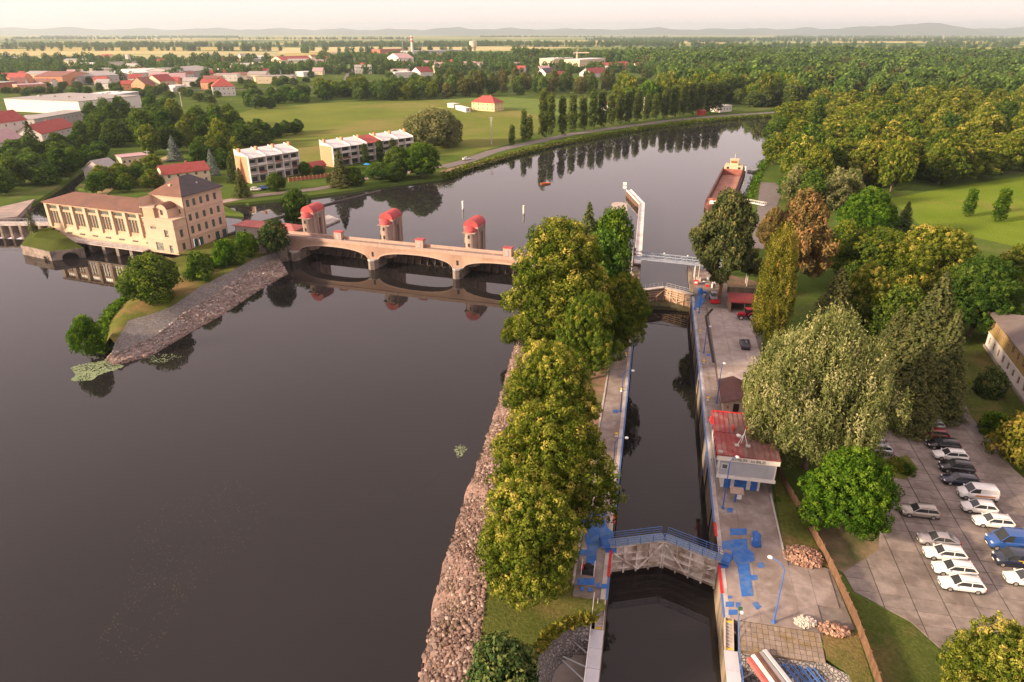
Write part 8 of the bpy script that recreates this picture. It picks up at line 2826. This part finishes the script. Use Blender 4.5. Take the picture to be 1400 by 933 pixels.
MB().box(1.2, -0.9, h_ - 4.2, 2.8, 0.9, h_ - 2.5).build('cab', GLASS_G, t)
MB().tube([(0, 0, h_ + 4), (20, 0, h_ - 0.6)], 0.12, 4).tube([(0, 0, h_ + 4), (-6, 0, h_ - 0.6)], 0.12, 4).tube([(0, 0, h_), (0, 0, h_ + 4)], 0.3, 4).build('tie_bars', WALLC, t)
for px_, py_, pt_, l_ in ((672, 198, 160, 'lattice power pole on the meadow by the willow'), (249, 146, 126, 'white pole at the park edge'), (880, 140, 112, 'concrete power pole behind the poplar row'), (879.5, 158, 133, 'concrete pole among the poplars'),
                          (797, 162, 133, 'red and white pole left of the poplars'), (1030, 118, 97, 'concrete pole in the far wood'), (206, 232, 206, 'green lamp pole behind the powerhouse')):
    x, y = gp(px_, py_)
    t = thing('utility_pole', l_, 'pole', (x, y, Z_LAND))
    h_ = top_z(px_, py_, 4, pt_) - 4
    MB().tube([(0, 0, 0), (0, 0, h_)], [0.38, 0.2], 6).build('shaft', CONC_L, t)
    MB().box(-1.2, -0.1, h_ - 0.7, 1.2, 0.1, h_ - 0.45).build('cross_arm', CONC_L, t)
    MB().box(-0.9, -0.08, h_ - 1.8, 0.9, 0.08, h_ - 1.6).build('cross_arm', CONC_L, t)
# garden umbrella and red fence before the longer terrace
x, y = gp(502, 231)
t = thing('garden_umbrella', 'blue garden umbrella before the longer house row', 'umbrella', (x, y, Z_LAND))
MB().tube([(0, 0, 0), (0, 0, 2.4)], 0.05, 6).build('pole', STEEL, t)
MB().lathe(0, 0, [(1.7, 2.1), (0.9, 2.4), (0.05, 2.65)], 8).build('canopy', M('umbrella_blue', (0.03, 0.3, 0.7), 0.1, 1, 0.7), t)
a, b = gp(395, 249), gp(470, 240)
t = thing('garden_fence', 'brick-red garden fence along the riverside path', 'fence', (*a, Z_LAND), math.atan2(b[1] - a[1], b[0] - a[0]))
L_ = math.dist(a, b)
for k in range(14):
    MB().box(L_ * k / 14 + 0.2, -0.05, 0.1, L_ * (k + 1) / 14 - 0.2, 0.05, 1.5).build('panel', BRICK, t)
    MB().box(L_ * k / 14 - 0.2, -0.18, 0, L_ * k / 14 + 0.2, 0.18, 1.8).build('post', WALLO, t)
for i, (px_, py_, l_) in enumerate([(982, 164, 'orange boat moored nearest the riverside pavilion'), (990, 163.5, 'orange boat moored second from the riverside pavilion'), (998, 162.5, 'orange boat moored third from the riverside pavilion'), (746, 252, 'small red rowing boat adrift in the upper river')]):
    x, y = gp(px_, py_, Z_UP)
    t = thing('rowing_boat', l_, 'boat', (x, y, Z_UP), 0.3)
    m_ = MB()
    sec = [(-2.2, 0.55), (-1, 0.85), (0.6, 0.85), (2.3, 0.08)]
    loft(m_, [[(a, -w, 0.6) for a, w in sec], [(a, -w * 0.5, -0.15) for a, w in sec], [(a, w * 0.5, -0.15) for a, w in sec], [(a, w, 0.6) for a, w in sec]])
    m_.add([(-2.2, -0.55, 0.6), (-2.2, -0.28, -0.15), (-2.2, 0.28, -0.15), (-2.2, 0.55, 0.6)], [(0, 1, 2, 3)])
    m_.build('hull', M('boat_orange', (0.55, 0.17, 0.07), 0.1, 1, 0.6), t)
    MB().box(-0.6, -0.7, 0.3, -0.3, 0.7, 0.36).box(0.6, -0.6, 0.3, 0.9, 0.6, 0.36).build('thwart', WOOD_F, t)

# ---- floating plants
def pads(name, label, px, py, rx, ry, n, seed, r0, r1, mat):
    g = np.random.default_rng(seed)
    V, Q, T = [], [], []
    c = gp(px, py, 0)
    k = 0
    while k < n:
        a, r = g.random() * 6.28, math.sqrt(g.random())
        x, y = c[0] + rx * r * math.cos(a) * (0.8 + 0.3 * math.sin(3 * a)), c[1] + ry * r * math.sin(a)
        s = r0 + (r1 - r0) * g.random()
        b = g.random() * 1.5
        V += [(x + s * math.cos(b + i * 1.5708), y + s * math.sin(b + i * 1.5708) * 0.9, 0.015 + 0.01 * g.random()) for i in range(4)]
        T.append(g.random())
        k += 1
    me = raw_mesh(name, np.array(V), np.arange(4 * n).reshape(-1, 4), np.array(T), mat)
    return tag(link_mesh(name, me), label, 'water plants', None, 'stuff')


PADM = leaf_mat('lily_leaf', (0.13, 0.19, 0.10), (0.20, 0.27, 0.15), (0.28, 0.34, 0.2), trans=0.05)
pads('lily_pads', 'pale lily pads floating off the tip of the powerhouse island', 127, 507, 5.2, 4.6, 1500, 1, 0.10, 0.24, PADM)
pads('lily_pads', 'small patch of lily pads beside the riprap bank', 629, 617, 1.1, 1.9, 130, 2, 0.08, 0.16, PADM)
pads('lily_pads', 'scattered lily pads below the island riprap', 222, 490, 4.2, 2.2, 110, 3, 0.10, 0.2, PADM)
pads('floating_weed', 'faint streaks of floating weed on the lower river', 250, 760, 9, 17, 800, 4, 0.03, 0.06, leaf_mat('weed_leaf', (0.07, 0.075, 0.045), (0.11, 0.115, 0.07), (0.15, 0.155, 0.095), trans=0.05))

# ================================================================== haze
HZ = new_mat('haze_air')
m, nt, N, L, out = HZ
pv = N.new('ShaderNodeVolumePrincipled')
pv.inputs['Color'].default_value = (0.76, 0.89, 1.0, 1)
pv.inputs['Density'].default_value = 0.000072
pv.inputs['Anisotropy'].default_value = 0.6
L.new(pv.outputs[0], out.inputs['Volume'])
hz = MB().box(-24000, -560, -4, 24000, 28000, 320).build('haze', m)
tag(hz, 'pale evening haze over the plain', 'haze', None, 'stuff')
